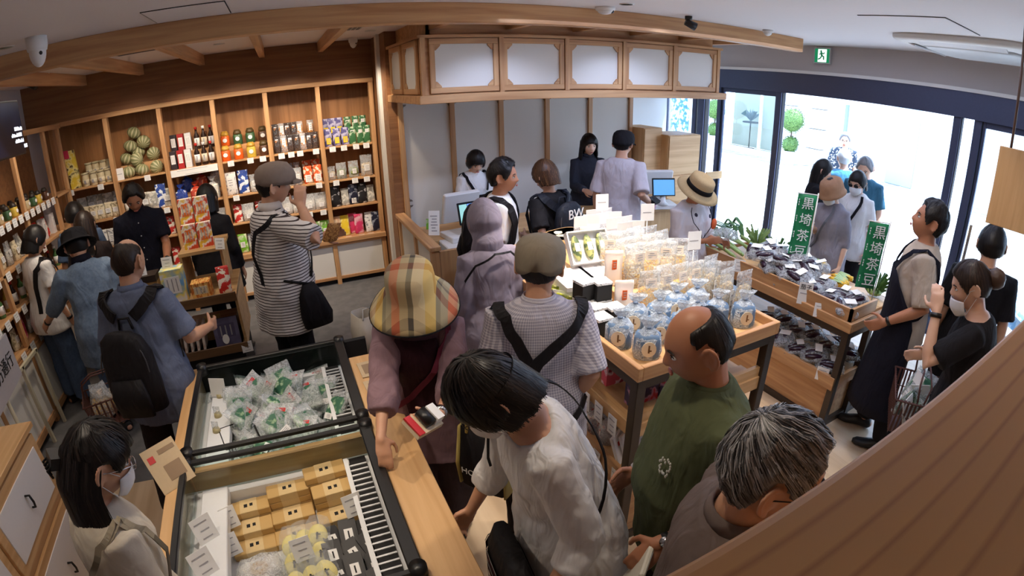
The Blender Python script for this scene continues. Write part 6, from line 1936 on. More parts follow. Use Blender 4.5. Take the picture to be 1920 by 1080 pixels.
        m = o.modifiers.new('soften', 'SMOOTH'); m.factor = .5; m.iterations = 2 if s.vox < .008 else 1
        BAKE.append(o)
        # face details
        def eye():
            for sd in (1, -1):
                b = MB(); b.sph(hp(sd * .031, .0735, .001), (.0135 * HS, .009 * HS, .0062 * HS), 14, 10, 0, None, H); b.sph(hp(sd * .031, .079, .001), (.0058 * HS, .0045 * HS, .0058 * HS), 10, 8, 1, None, H)
                b.build('eye', [EYEW, EYEB], s.root)
                b = MB(); b.chain([hp(sd * .016, .087, .019), hp(sd * .03, .085, .024), hp(sd * .047, .074, .018)], [.002 * HS, .0032 * HS, .0018 * HS], 6)
                b.chain([hp(sd * .019, .081, .006), hp(sd * .031, .082, .0085), hp(sd * .043, .076, .005)], [.0014 * HS, .0018 * HS, .0012 * HS], 6)
                b.build('eyebrow', HB, s.root)
            b = MB(); b.sph(hp(0, .0925, -.0575), (.020 * HS, .006 * HS, .0035 * HS), 12, 8, 0, None, H); b.sph(hp(0, .0915, -.0635), (.016 * HS, .006 * HS, .0045 * HS), 12, 8, 0, None, H)
            b.build('lips', LIPM, s.root)
        s.face = eye

    # ---- clothes
    def rem(s, o, v, disp=.0, tex=None):
        m = o.modifiers.new('merge', 'REMESH'); m.mode = 'VOXEL'; m.voxel_size = v; m.use_smooth_shade = True
        m = o.modifiers.new('soften', 'SMOOTH'); m.factor = .5; m.iterations = 2
        BAKE.append(o)
        if disp:
            m = o.modifiers.new('folds', 'DISPLACE'); m.texture = FOLDS; m.strength = disp; m.mid_level = .5; m.texture_coords = 'LOCAL'
    def shirt(s, mat, hem=.82, sleeve=.62, off=.016, loose=.02, name='shirt', sl=.018, fold=.018, neck=1.445, vn=False):
        S = s.s
        b = MB()
        zs = [hem, max(hem + .04, .9), 1.0, 1.08, 1.18, 1.28, 1.35, 1.395, 1.425, neck]
        secs = []
        for z in zs:
            if z < .86:
                c, fr, rx, ry = s.sec(.88, off + loose)
                c = s.sp(.93)[0] + V((0, 0, (z - .93) * S)) if s.lean < .5 else s.sp(.9)[0] + V((0, -.02, (z - .9) * S))
                secs.append((c, fr, rx * 1.03, ry * 1.05))
            else:
                k = off + loose * max(0, min(1, (1.25 - z) / .3))
                secs.append(s.sec(z, k if z < 1.42 else off * .6))
        b.loft(secs, 24, 0, True, True, 2.15)
        ra = 1.0 if s.sex == 'm' else .84
        for sd in (1, -1):
            sh, el, wr = s.arm[sd]
            pts = [sh + V((-sd * .05, 0, .0)) * S, sh, sh.lerp(el, .5)]
            rr = [.048, .053, .052]
            if sleeve <= 1:
                pts += [sh.lerp(el, sleeve)]
                rr += [.051]
                rr = [r * ra + sl * (1 if i else .3) for i, r in enumerate(rr)]
                rr[-1] += .006
                b.loft([(p, None, r * S, r * S) for p, r in zip(pts, rr)], 16, 0)
            else:
                f = sleeve - 1
                pts += [el, el.lerp(wr, f * .5), el.lerp(wr, f)]
                rr += [.042, .042, .034]
                rr = [r * ra + sl * (1 if i else .3) for i, r in enumerate(rr)]
                b.chain(pts[:-1], [r * S for r in rr[:-1]], 16)
                b.loft([(pts[-3], None, rr[-3] * S, rr[-3] * S), (pts[-2], None, rr[-2] * S, rr[-2] * S), (pts[-1], None, rr[-1] * S, rr[-1] * S)], 16, 0)
        o = b.build(name, mat, s.root)
        s.rem(o, max(.010, s.vox * 1.3), fold)
        return o
    def collar(s, mat, r=.066, h=.03):
        S = s.s
        u = s.sp(1.44)[1]
        f = s.sp(1.44)[2]
        b = MB(); b.loft([(s.nb - u * .012 * S, (V((1, 0, 0)), f), (r + .016) * S, (r + .014) * S), (s.nb + u * h * S, (V((1, 0, 0)), f), r * S, r * S), (s.nb + u * (h - .004) * S, (V((1, 0, 0)), f), (r - .006) * S, (r - .006) * S), (s.nb - u * .01 * S, (V((1, 0, 0)), f), (r - .004) * S, (r - .004) * S)], 24, 0)
        return b.build('collar', mat, s.root)
    def trousers(s, mat, off=.018, end=.10, top=1.0, name='trousers', wide=0.0):
        S = s.s
        b = MB()
        b.loft([s.sec(.80, off * .4, .9, .9), s.sec(.86, off), s.sec(.93, off), s.sec(top, off)], 20, 0)
        for hp, kn, an in s.legs():
            e = an + V((0, 0, end - .085)) * S
            b.chain([hp, hp.lerp(kn, .4), kn, kn.lerp(e, .5)], [(x + off) * S for x in (.086, .078, .058 + wide, .052 + wide)], 14)
            b.loft([(kn, None, (.058 + off + wide) * S, (.058 + off + wide) * S), (kn.lerp(e, .5), None, (.052 + off + wide) * S, (.052 + off + wide) * S), (e, None, (.048 + off + wide) * S, (.048 + off + wide) * S)], 14, 0)
        o = b.build(name, mat, s.root)
        s.rem(o, max(.012, s.vox * 1.4), .016)
        return o
    def skirt(s, mat, end=.2, flare=.26, top=1.04):
        S = s.s
        b = MB()
        n = 48
        zs = [top, .93, .7, .45, end]
        P_, F = [], []
        for k, z in enumerate(zs):
            c, fr, rx, ry = s.sec(max(z, .9), .02)
            c = c if z >= .9 else s.sp(.9)[0] + V((0, 0, (z - .9) * S))
            t = max(0, (.95 - z) / .75)
            for i in range(n):
                a = 2 * PI * i / n
                w = 1 + t * .09 * math.sin(a * 12) + t * .04 * math.sin(a * 5)
                P_.append(c + V((math.cos(a) * (rx + (flare - .17) * S * t) * w, math.sin(a) * (ry + (flare - .15) * S * t) * w, 0)))
        for k in range(len(zs) - 1):
            for i in range(n):
                j = (i + 1) % n
                F.append((k * n + i, (k + 1) * n + i, (k + 1) * n + j, k * n + j))
        b.add(P_, F, 0, True)
        o = b.build('skirt', mat, s.root)
        m = o.modifiers.new('thickness', 'SOLIDIFY'); m.thickness = .004
        return o
    def shoes(s, mat):
        S = s.s
        for hp, kn, an in s.legs():
            b = MB()
            a = an
            b.loft([(a + V((0, -.06, -.04)) * S, (V((1, 0, 0)), V((0, 0, 1))), .03 * S, .03 * S), (a + V((0, -.045, -.035)) * S, (V((1, 0, 0)), V((0, 0, 1))), .040 * S, .046 * S), (a + V((0, .03, -.035)) * S, (V((1, 0, 0)), V((0, 0, 1))), .042 * S, .046 * S), (a + V((0, .11, -.055)) * S, (V((1, 0, 0)), V((0, 0, 1))), .047 * S, .028 * S), (a + V((0, .17, -.060)) * S, (V((1, 0, 0)), V((0, 0, 1))), .038 * S, .022 * S), (a + V((0, .195, -.064)) * S, (V((1, 0, 0)), V((0, 0, 1))), .016 * S, .012 * S)], 16, 0)
            b.build('shoe', mat, s.root)
    def apron(s, mat, z0=.45, z1=1.27, strap=True):
        S = s.s
        P_, F = [], []
        n, k = 14, 12
        for j in range(k + 1):
            z = z0 + (z1 - z0) * j / k
            if z < 1.0:
                lo, hi = -20, 200
            else:
                t = (z - 1.0) / (z1 - 1.0)
                lo = -20 + t * 75; hi = 200 - t * 75
            for i in range(n + 1):
                a = lo + (hi - lo) * i / n
                if z < .88:
                    q, nn = s.surf(a, .9, .050)
                    q = q + V((0, 0, (z - .9) * S)) + V((nn.x, nn.y, 0)) * (.9 - z) * .12 * S
                else:
                    q, nn = s.surf(a, z, .046)
                P_.append(q)
        for j in range(k):
            for i in range(n):
                F.append((j * (n + 1) + i, j * (n + 1) + i + 1, (j + 1) * (n + 1) + i + 1, (j + 1) * (n + 1) + i))
        b = MB(); b.add(P_, F, 0, True)
        o = b.build('apron', mat, s.root); m = o.modifiers.new('thickness', 'SOLIDIFY'); m.thickness = .004
        if strap:
            s.strap(mat, [(68, 1.26), (55, 1.34), (40, 1.40), (0, 1.425), (-40, 1.38), (-60, 1.25), (-100, 1.12), (-150, 1.02), (-175, 1.0)], .03, 'apron_strap', .036)
            s.strap(mat, [(112, 1.26), (125, 1.34), (140, 1.40), (180, 1.425), (220, 1.38), (240, 1.25), (280, 1.12), (330, 1.02), (355, 1.0)], .03, 'apron_strap', .036)
    def strap(s, mat, path, w=.035, name='strap', off=.03, parent=None, th=.004):
        pts, nr = [], []
        fine = []
        for (a, z), (a2, z2) in zip(path, path[1:]):
            for k in range(5):
                fine.append((a + (a2 - a) * k / 5, z + (z2 - z) * k / 5))
        fine.append(path[-1])
        for a, z in fine:
            p, n = s.surf(a, z, off)
            c, u, f = s.sp(z)
            if z > 1.38:
                t = smooth(1.38, 1.43, z)
                n = (n * (1 - t) + u * t).normalized()
                p = p + u * .014 * t * s.s
            pts.append(p); nr.append(n)
        b = MB(); b.ribbon(pts, nr, w * s.s, th)
        return b.build(name, mat, parent or s.root)

    # ---- hair
    def hair(s, mat, line, thick=.014, top=None, strands=0, drape=None, bun=None, name='hair', rough=.003, whorl=(0, -.35, .94), swidth=.003, seed=1, lift=.003, len_=1.0):
        """line: hairline elevation by azimuth from the face (deg); drape=(length, a0, rx, ry, flare)"""
        H, HS = s.H, s.HS
        rd = random.Random(seed)
        b = MB()
        def cov(az, el):
            c = smooth(-5, 5, el - interp(line, az))
            if top:
                c *= smooth(-6, 6, interp(top, az) - el)
            return c
        def fn(u, extra=0.0):
            az = abs(math.degrees(math.atan2(u.x, u.y)))
            el = math.degrees(math.asin(max(-1, min(1, u.z))))
            c = cov(az, el)
            q = head_pt(u)
            nz = noise.noise(V((u.x * 7, u.y * 7, u.z * 4)) + V((seed, 0, 0))) * rough
            return (q + u * (thick * c - .016 * (1 - c) + nz * c + extra)) * HS
        b.sph(s.hc, 1, 48, 32, 0, fn, H)
        if drape:
            L, a0, rx, ry, fl = drape
            K, n = 10, 22
            secs_pts = []
            for k in range(K + 1):
                t = k / K
                z = .035 - (L + .035) * t
                tp = 1 - .25 * t ** 3
                X_, Y_ = (rx + fl * t), (ry + fl * t * .5)
                ring = []
                for i in range(n + 1):
                    a = R(a0 + (360 - 2 * a0) * i / n)
                    w = 1 + .03 * math.sin(i * 2.3 + seed) * t
                    ring.append(V((math.sin(a) * X_ * w, math.cos(a) * Y_ * w - .008 - .02 * t, z + .006 * math.sin(i * 1.7) * t)))
                th = .02 * (1 - .5 * t)
                for i in range(n, -1, -1):
                    a = R(a0 + (360 - 2 * a0) * i / n)
                    ring.append(V((math.sin(a) * (X_ - th), math.cos(a) * (Y_ - th) - .008 - .02 * t, z)))
                secs_pts.append(ring)
            P_ = []
            m_ = len(secs_pts[0])
            for k, rg in enumerate(secs_pts):
                for q in rg:
                    w_ = s.hc + H @ q * HS
                    if q.z < -.06 and drape[0] > .14:     # long hair hangs down, not with the tilt of the head
                        base = s.hc + H @ V((q.x, q.y, -.06)) * HS
                        w_ = base + V((0, 0, (q.z + .06) * HS)) + (H @ V((0, -.03, 0))) * 0
                    P_.append(w_)
            F = []
            for k in range(K):
                for i in range(m_):
                    j = (i + 1) % m_
                    F.append((k * m_ + i, k * m_ + j, (k + 1) * m_ + j, (k + 1) * m_ + i))
            F.append(tuple(range(m_ - 1, -1, -1))); F.append(tuple(range(K * m_, (K + 1) * m_)))
            b.add(P_, F, 0, True)
        if bun:
            b.sph(s.hp(*bun[:3]), bun[3] * HS, 20, 14, 0, lambda u: u * bun[3] * HS * (1 + .05 * math.sin(9 * math.atan2(u.z, u.x) + u.y * 5)))
        W = V(whorl).normalized()
        A = W.orthogonal().normalized(); B = W.cross(A)
        for k in range(strands):
            # start near the whorl or anywhere on top, comb away from it
            th0 = rd.uniform(0.02, 2.0) ** 1.0
            ph = rd.uniform(0, 2 * PI)
            ln = rd.uniform(.5, 1.1) * len_
            pts, nr = [], []
            lf = rd.uniform(0, lift)
            for q in range(7):
                th = th0 + ln * q / 6
                p2 = ph + .35 * (th - th0) + .1 * math.sin(ph * 5)
                u = (W * math.cos(th) + (A * math.cos(p2) + B * math.sin(p2)) * math.sin(th)).normalized()
                az = abs(math.degrees(math.atan2(u.x, u.y))); el = math.degrees(math.asin(max(-1, min(1, u.z))))
                if cov(az, el) < .45:
                    break
                pts.append(s.hc + H @ fn(u, .001 + lf * math.sin(PI * min(1, (q + 1) / 6)) + (.002 if q == 6 else 0)))
                nr.append(H @ u)
            if len(pts) >= 3:
                w = swidth * rd.uniform(.5, 1.1)
                K = len(pts)
                Pp = []
                for i in range(K):
                    t = (pts[min(K - 1, i + 1)] - pts[max(0, i - 1)]).normalized()
                    c = t.cross(nr[i]).normalized() * w * (1 - .75 * (i / (K - 1)) ** 2) * .5
                    Pp += [pts[i] - c, pts[i] + c]
                b.add(Pp, [(2 * i, 2 * i + 1, 2 * i + 3, 2 * i + 2) for i in range(K - 1)], 0, True)
        if drape and strands:
            L, a0, rx, ry, fl = drape
            for k in range(int(strands * .7)):
                a = R(rd.uniform(a0, 360 - a0)); x0 = rd.uniform(-.0, .004); da = rd.uniform(-.12, .12)
                ex = rd.uniform(.75, 1.06)
                Pp = []
                for i in range(8):
                    t = i / 7 * ex
                    z = .04 - (L + .04) * t
                    aa = a + da * t + .03 * math.sin(t * 7 + k)
                    X_, Y_ = (rx + fl * t + x0 + .003), (ry + fl * t * .5 + x0 + .003)
                    q = V((math.sin(aa) * X_, math.cos(aa) * Y_ - .008 - .02 * t, z))
                    w_ = s.hc + H @ q * HS
                    if q.z < -.06 and L > .14:
                        w_ = s.hc + H @ V((q.x, q.y, -.06)) * HS + V((0, 0, (q.z + .06) * HS))
                    c = H @ V((math.cos(aa), -math.sin(aa), 0)) * swidth * .6 * (1 - .6 * t)
                    Pp += [w_ - c, w_ + c]
                b.add(Pp, [(2 * i, 2 * i + 1, 2 * i + 3, 2 * i + 2) for i in range(7)], 0, True)
        return b.build(name, mat, s.root)

    # ---- hats (rings of ellipses in the head frame)
    def lathe_hat(s, prof, mat, name='hat', n=40, cy=-.004, fn=None, parent=None, mi=0, tilt=0):
        H = s.H @ Matrix.Rotation(tilt, 3, 'X')
        secs = []
        b = MB()
        P_, F = [], []
        for k, (r, z, e) in enumerate(prof):
            for i in range(n):
                a = 2 * PI * i / n
                x, y, zz = math.cos(a) * r, math.sin(a) * (r * 1.16 if e == 0 else r * e), z
                if fn:
                    x, y, zz = fn(a, k, x, y, zz)
                P_.append(s.hc + H @ V((x, y + cy, zz)) * s.HS)
        for k in range(len(prof) - 1):
            for i in range(n):
                j = (i + 1) % n
                F.append((k * n + i, k * n + j, (k + 1) * n + j, (k + 1) * n + i))
        F.append(tuple(range((len(prof) - 1) * n, len(prof) * n)))
        b.add(P_, F, mi, True)
        o = b.build(name, mat, parent or s.root)
        m = o.modifiers.new('thickness', 'SOLIDIFY'); m.thickness = .003; m.offset = 1
        return o
    def mask(s, chin=False):
        H, HS = s.H, s.HS
        P_, F = [], []
        n, k = 16, 10
        dz = -.03 if chin else 0
        for j in range(k + 1):
            z = -.012 - .092 * j / k + dz
            for i in range(n + 1):
                t = (i / n - .5) * 2
                a = t * 1.15
                zz = z + (.012 if chin else .018) * abs(t) ** 2 * (1 - 2 * j / k) * -1
                r = .013 * (1 - t * t) ** .5 * math.sin(PI * (j + .6) / (k + 1.2))
                x = math.sin(a) * .073 * (1 - .25 * max(0, j / k - .6))
                y = math.cos(a) * (.090 - .02 * max(0, j / k - .5)) + .010 + r
                P_.append(s.hp(x, y, zz))
        for j in range(k):
            for i in range(n):
                F.append((j * (n + 1) + i, j * (n + 1) + i + 1, (j + 1) * (n + 1) + i + 1, (j + 1) * (n + 1) + i))
        b = MB(); b.add(P_, F, 0, True)
        o = b.build('face_mask', MASKM, s.root); m = o.modifiers.new('thickness', 'SOLIDIFY'); m.thickness = .002
        for sd in (1, -1):
            b = MB(); b.chain([s.hp(sd * .066, .045, -.02 + dz), s.hp(sd * .079, .012, .0), s.hp(sd * .084, -.018, .006), s.hp(sd * .082, -.02, -.03), s.hp(sd * .066, .04, -.085 + dz)], [.0014] * 5, 5)
            b.build('ear_loop', MASKM, o)
    def glasses(s, mat):
        b = MB()
        for sd in (1, -1):
            ring = [s.hp(sd * .032 + .024 * math.cos(a), .098, .0 + .018 * math.sin(a)) for a in [2 * PI * i / 14 for i in range(15)]]
            b.chain(ring, [.0014] * 15, 5, 0, False)
            b.chain([s.hp(sd * .056, .096, .006), s.hp(sd * .078, .05, .006), s.hp(sd * .084, -.01, .002), s.hp(sd * .082, -.025, -.012)], [.0016] * 4, 5)
        b.chain([s.hp(-.008, .1, .004), s.hp(.008, .1, .004)], [.0014] * 2, 5)
        b.build('glasses', mat, s.root)
    def watch(s, sd, mat, face=None, r=.030):
        sh, el, wr = s.arm[sd]
        d = (wr - el).normalized()
        c = wr - d * .02
        b = MB(); b.loft([(c - d * .011, None, r * s.s, r * s.s), (c + d * .011, None, r * s.s * .98, r * s.s * .98)], 20, 0)
        o = b.build('wristwatch', mat, s.root)
        if face:
            n = s.hands[sd][2]
            b = MB(); b.cyl(c - n * (r * s.s - .002), c - n * (r * s.s + .007), .017, .016, 20, 0); b.build('watch_face', face, o)

FOLDS = bpy.data.textures.new('folds', 'CLOUDS')
FOLDS.noise_scale = .13
FOLDS.noise_depth = 2

SHORT = [(0, 42), (30, 40), (48, 22), (65, 0), (78, -10), (88, 12), (108, 8), (125, -28), (180, -42)]
SHORTF = [(0, 24), (35, 20), (55, 0), (75, -20), (100, -24), (130, -34), (180, -42)]      # with a fringe, over the ears
FRINGE = [(0, 16), (30, 14), (50, -5), (70, -32), (110, -34), (180, -44)]
BALDL = [(0, 70), (40, 66), (62, 48), (78, 16), (84, 12), (96, 20), (110, 6), (125, -26), (180, -40)]

def backpack(p, label, mat, w=.30, h=.44, d=.15, z=.84, straps=True, front=False):
    t = thing('backpack', label, 'backpack', p.loc, p.rz)
    S = p.s
    c, u, f = p.sp(z + .22)
    back = p.surf(270, z + .25, .03)[0]
    b = MB()
    o = back + f * -.01
    X = V((1, 0, 0))
    secs = []
    for k, (tz, fx, fy) in enumerate(((0, .80, .7), (.03, .95, .95), (.35, 1, 1), (.7, .95, .85), (.9, .78, .62), (.98, .5, .38), (1.0, .3, .2))):
        q = o + u * (tz - .45) * h - f * d * .5
        secs.append((q, (X, f), w / 2 * fx, d / 2 * fy))
    b.loft(secs, 22, 0, True, True, 3)
    for i in range(len(b.v)):
        q = V(b.v[i]); b.v[i] = tuple(q + noise.noise_vector(q * 9) * .012)
    bo = b.build('main_bag', mat, t)
    b = MB(); b.loft([(o + u * (.02 - .45) * h - f * (d * .98), (X, f), w * .34, .02), (o + u * (.28 - .45) * h - f * (d * 1.04), (X, f), w * .36, .035), (o + u * (.48 - .45) * h - f * (d * .98), (X, f), w * .30, .015)], 18, 0, True, True, 3); b.build('front_pocket', mat, t)
    zz = [o + X * (w * .47 * math.cos(a)) + u * ((.55 - .45) * h + h * .42 * math.sin(a)) - f * (d * (.85 - .22 * math.sin(a))) for a in [PI * i / 12 for i in range(13)]]
    b = MB(); b.chain(zz, [.004] * 13, 6); b.build('zip', plain('zip_grey', (70, 68, 70), .4, .4), t)
    b = MB(); b.chain([o + X * -.04 + u * (.5 * h), o + X * -.03 + u * (.62 * h), o + X * .03 + u * (.62 * h), o + X * .04 + u * (.5 * h)], [.008] * 4, 8); b.build('handle', mat, t)
    if straps:
        for sd in (0, 1):
            path = [(285, 1.33), (310, 1.39), (345, 1.425), (375, 1.415), (400, 1.37), (408, 1.25), (400, 1.12), (375, 1.0)]
            if sd:
                path = [(540 - a, z_) for a, z_ in path]
            p.strap(mat, path, .062, 'shoulder_strap', .034, t, .012)
    return t

# ---------------------------------------------------------------- clothing materials
TEE_CREAM = fabric('cream_cotton', (222, 212, 192), (208, 196, 176))
TEE_WHITE = fabric('white_cotton', (236, 234, 232), (222, 220, 220))
BLUEGREY = fabric('blue_grey_cotton', (104, 112, 134), (88, 96, 120), scale=160)
DENIM = fabric('light_denim', (128, 146, 166), (88, 106, 130), scale=55)
JEANS = fabric('jeans_blue', (92, 112, 142), (66, 84, 116), scale=60)
NAVY = fabric('navy_cotton', (26, 26, 40), (20, 20, 32))
BLACKC = fabric('black_cotton', (24, 23, 26), (32, 30, 34))
BROWNB = fabric('brown_black_cotton', (50, 38, 36), (32, 26, 26))
STRIPE = fabric('striped_polo', (222, 216, 212), (70, 60, 60), 'stripes_z', 50, duty=.3)
CHECK = fabric('fine_check', (150, 146, 162), (206, 202, 210), 'check', 85, duty=.45)
MAUVE = fabric('mauve_linen', (146, 118, 126), (128, 102, 112))
MAUVEL = fabric('mauve_light', (178, 152, 164), (160, 134, 146))
PLUM = fabric('plum_trousers', (86, 76, 84), (74, 64, 74))
WINE = fabric('dark_wine_top', (58, 26, 36), (44, 20, 30))
WHITEK = fabric('white_knit', (232, 230, 228), (218, 216, 216), fold=.7)
OLIVE = fabric('olive_cotton', (92, 98, 68), (80, 86, 60))
TAUPE = fabric('taupe_polo', (110, 96, 92), (96, 84, 80))
GREYH = fabric('grey_jersey', (142, 132, 146), (126, 118, 132))
ORNG = fabric('rust_orange', (176, 84, 52), (156, 70, 44))
DKTR = fabric('dark_trousers', (44, 36, 38), (34, 28, 30))
GREYTR = fabric('grey_trousers', (130, 118, 110), (112, 100, 94))
BEIGET = fabric('beige_tee', (196, 180, 164), (182, 166, 150))
DOTS = fabric('spotted_cotton', (226, 220, 224), (50, 46, 66), 'dots', 9, duty=.16)
GREYB = fabric('grey_blouse', (150, 144, 152), (134, 128, 138))
SKDOT = fabric('dotted_skirt', (104, 112, 122), (226, 228, 232), 'dots', 26, duty=.14)
LACE = fabric('white_lace', (232, 232, 240), (206, 208, 220), 'dots', 60, duty=.2)
TEAL = fabric('teal_cotton', (60, 104, 126), (46, 88, 110))
SKYB = fabric('sky_cotton', (90, 150, 180), (70, 130, 164))
PATT = fabric('patterned_shirt', (60, 70, 84), (224, 226, 230), 'dots', 30, duty=.35)
CAPB = fabric('beige_cap', (142, 132, 116), (128, 118, 102), fold=.2)
CAPG = fabric('grey_cap', (140, 124, 112), (124, 108, 98), fold=.2)
BLACKBAG = fabric('black_nylon', (30, 27, 30), (24, 22, 25), rough=.6)
STRAW = fabric('straw', (196, 170, 130), (170, 144, 104), scale=120, fold=.1)
CLOCHE = fabric('tan_cloche', (176, 134, 104), (156, 116, 88), fold=.2)
BEIGES = fabric('beige_strap', (176, 164, 140), (156, 144, 122), fold=.1)

# 1 girl, bottom left
g = P('woman with long black hair, face mask and cream T-shirt, bottom left corner', (-.76, 1.22), (.82, .57), 1.58, 'f', .12, (.05, .42, 0), None, None, .0065, ears=True)
g.shirt(TEE_CREAM, .72, .7, loose=.035, sl=.021, fold=.02)
g.trousers(GREYTR); g.shoes(SHOEW); g.face(); g.mask()
g.hair(HB, FRINGE[:1] + [(30, 22), (50, 10), (68, -4), (84, 14), (98, 10), (112, -20), (180, -44)], .018, strands=900, drape=(.33, 96, .082, .098, .045), seed=2, rough=.006)
b = MB(); b.box(g.hp(-.02, -.125, .01), (.07, .03, .035), 0, g.H)
for k in range(4):
    b.chain([g.hp(-.05 + .02 * k, -.13, .01), g.hp(-.05 + .02 * k, -.15, -.01), g.hp(-.05 + .02 * k, -.135, -.03)], [.004] * 3, 6)
b.build('hair_clip', BLK, g.root)
g.glasses(CHROME)
bag = thing('tote_bag', 'beige strapped shoulder bag of the woman in the cream T-shirt', 'bag', g.loc, g.rz)
for q in (0, 10):
    g.strap(BEIGES, [(-62 - q, .95), (-60 - q, 1.15), (-52, 1.30), (-30, 1.39), (8 + q, 1.425), (40, 1.37), (42, 1.2), (25, .95)], .02, 'strap', .045, bag)
b = MB(); q = g.surf(0, .95, .1)[0]; b.loft([(q + V((0, 0, -.22)), (V((0, 1, 0)), V((1, 0, 0))), .13, .04), (q + V((0, 0, -.05)), (V((0, 1, 0)), V((1, 0, 0))), .14, .045), (q + V((0, 0, .06)), (V((0, 1, 0)), V((1, 0, 0))), .13, .02)], 20, 0, True, True, 4); b.build('bag_body', BEIGES, bag)

# 2 balding man with backpack
m2 = P('balding man in a blue-grey shirt with a black backpack, seen from behind', (-.94, 2.78), (.22, .97), 1.70, 'm', .06, (.18, .12, 0), (.27, .30, 1.05, 0), (-.22, .22, .98, 0), .0075, stance=(.12, .16))
m2.shirt(BLUEGREY, .70, .85, loose=.04, sl=.021, fold=.03); m2.collar(BLUEGREY)
m2.trousers(DKTR, wide=.02); m2.shoes(SHOEW); m2.face()
m2.hair(HDB, BALDL, .008, strands=500, top=[(0, 40), (70, 45), (110, 58), (180, 66)], seed=3, swidth=.002, lift=.001)
backpack(m2, 'large black backpack worn by the balding man in the blue-grey shirt', BLACKBAG, .30, .46, .16, .80)

# 3 shopper in a black hat and denim shirt, reaching to the left shelves
d3 = P('shopper in a black hat and light blue denim shirt reaching left to the shelf', (-1.60, 3.86), (-.55, .84), 1.62, 'm', .22, (.1, .5, 0), None, (-2.22, 4.0, .80), .011, stance=(.1, 0))
d3.shirt(DENIM, .66, 1.45, loose=.06, sl=.028, fold=.04); d3.collar(NAVY, .075, .05)
d3.trousers(JEANS); d3.shoes(SHOEB); d3.hair(HB, SHORTF, .012, seed=4, top=[(0, 30), (180, 30)])
d3.lathe_hat([(.155, -.005, 1.15), (.13, .012, 1.15), (.10, .03, 0), (.096, .08, 0), (.088, .105, 0), (.05, .122, 0), (.006, .124, 0)], BLACKC, 'bucket_hat')
d3.watch(-1, BLK)
bk = thing('shopping_basket', 'dark brown shopping basket with small goods held low by the denim shopper', 'basket', (-1.50, 3.30, .42), .3)
BKM = plain('basket_brown', (88, 52, 46), .5)
def basket(t, w, d, h, n=9):
    b = MB()
    for z, f in ((0, .82), (h * .5, .9), (h * .96, 1.0)):
        for p, q in (((-1, -1), (1, -1)), ((1, -1), (1, 1)), ((1, 1), (-1, 1)), ((-1, 1), (-1, -1))):
            b.cyl((p[0] * w / 2 * f, p[1] * d / 2 * f, z), (q[0] * w / 2 * f, q[1] * d / 2 * f, z), .006 if z > h * .9 else .003, None, 6)
    for i in range(n + 1):
        u = -1 + 2 * i / n
        for sd in (-1, 1):
            b.box((u * w / 2 * .91, sd * d / 2 * .91, h / 2), (.012, .003, h), 0, (sd * -.08, 0, 0))
            if i < n:
                b.box((sd * w / 2 * .91, u * d / 2 * .91, h / 2), (.003, .012, h), 0, (0, sd * .12, 0))
    b.wb(-w / 2 * .82, w / 2 * .82, -d / 2 * .82, d / 2 * .82, -.003, .003, 0)
    b.build('basket_body', BKM, t)
    for sd in (-1, 1):
        b = MB(); b.chain([(-w * .46, sd * .02, h), (-w * .42, sd * .035, h + .10), (-w * .2, sd * .02, h + .145), (w * .2, sd * .02, h + .145), (w * .42, sd * .035, h + .10), (w * .46, sd * .02, h)], [.006] * 6, 8); b.build('handle', BKM, t)
basket(bk, .36, .26, .2)
for k in range(3):
    place('snack_bag', yb[k], 'clear snack bag inside the dark brown shopping basket, %s from the left' % ORD[k], 'snack bag', (-1.60 + .09 * k, 3.28 + .03 * k, .43), k, rot=(-.5, 0, k))

# 4-6 the group at the left shelves
a4 = P('woman in a white T-shirt and jeans with short black hair at the left shelf', (-2.26, 4.40), (.55, .83), 1.62, 'f', .05, (.1, .3, 0), None, None, .012)
a4.shirt(TEE_WHITE, .78, .7, loose=.03, sl=.02, fold=.025); a4.trousers(JEANS, wide=.02); a4.shoes(SHOEB); a4.face()
a4.hair(HB, SHORTF, .02, drape=(.10, 78, .084, .102, .006), seed=5); a4.watch(1, BLK)
a4.strap(BLACKBAG, [(-62, .98), (-58, 1.2), (-45, 1.34), (0, 1.425), (45, 1.36), (60, 1.2), (80, 1.0)], .045, 'bag_strap', .04)
b5 = P('person with black hair and a blue denim backpack behind the woman in white', (-2.03, 4.98), (-.3, .95), 1.66, 'm', .08, (0, .35, 0), None, None, .013)
b5.shirt(JEANS, .75, .7, fold=.02); b5.trousers(DKTR); b5.shoes(SHOEB); b5.hair(HB, SHORTF, .02, seed=6)
backpack(b5, 'blue denim backpack worn by the black-haired person at the left shelf', DENIM, .28, .4, .13, .9)
c6 = P('person with long dark brown hair and black-brown clothes among the left group', (-1.78, 4.50), (-.15, .98), 1.63, 'f', .04, (0, .3, 0), None, None, .012)
c6.shirt(BROWNB, .6, 1.7, loose=.04, sl=.021, fold=.03); c6.trousers(BLACKC); c6.shoes(SHOEB); c6.hair(HDB, FRINGE, .02, drape=(.30, 72, .088, .105, .02), seed=7, strands=150)
c7 = P('person in a loose white T-shirt half hidden behind the denim shopper', (-1.70, 4.16), (-.1, .99), 1.50, 'f', .10, (0, .4, 0), None, None, .013)
c7.shirt(TEE_WHITE, .78, .75, loose=.03, fold=.03); c7.trousers(BLACKC); c7.shoes(SHOEB); c7.hair(HB, FRINGE, .018, seed=8)

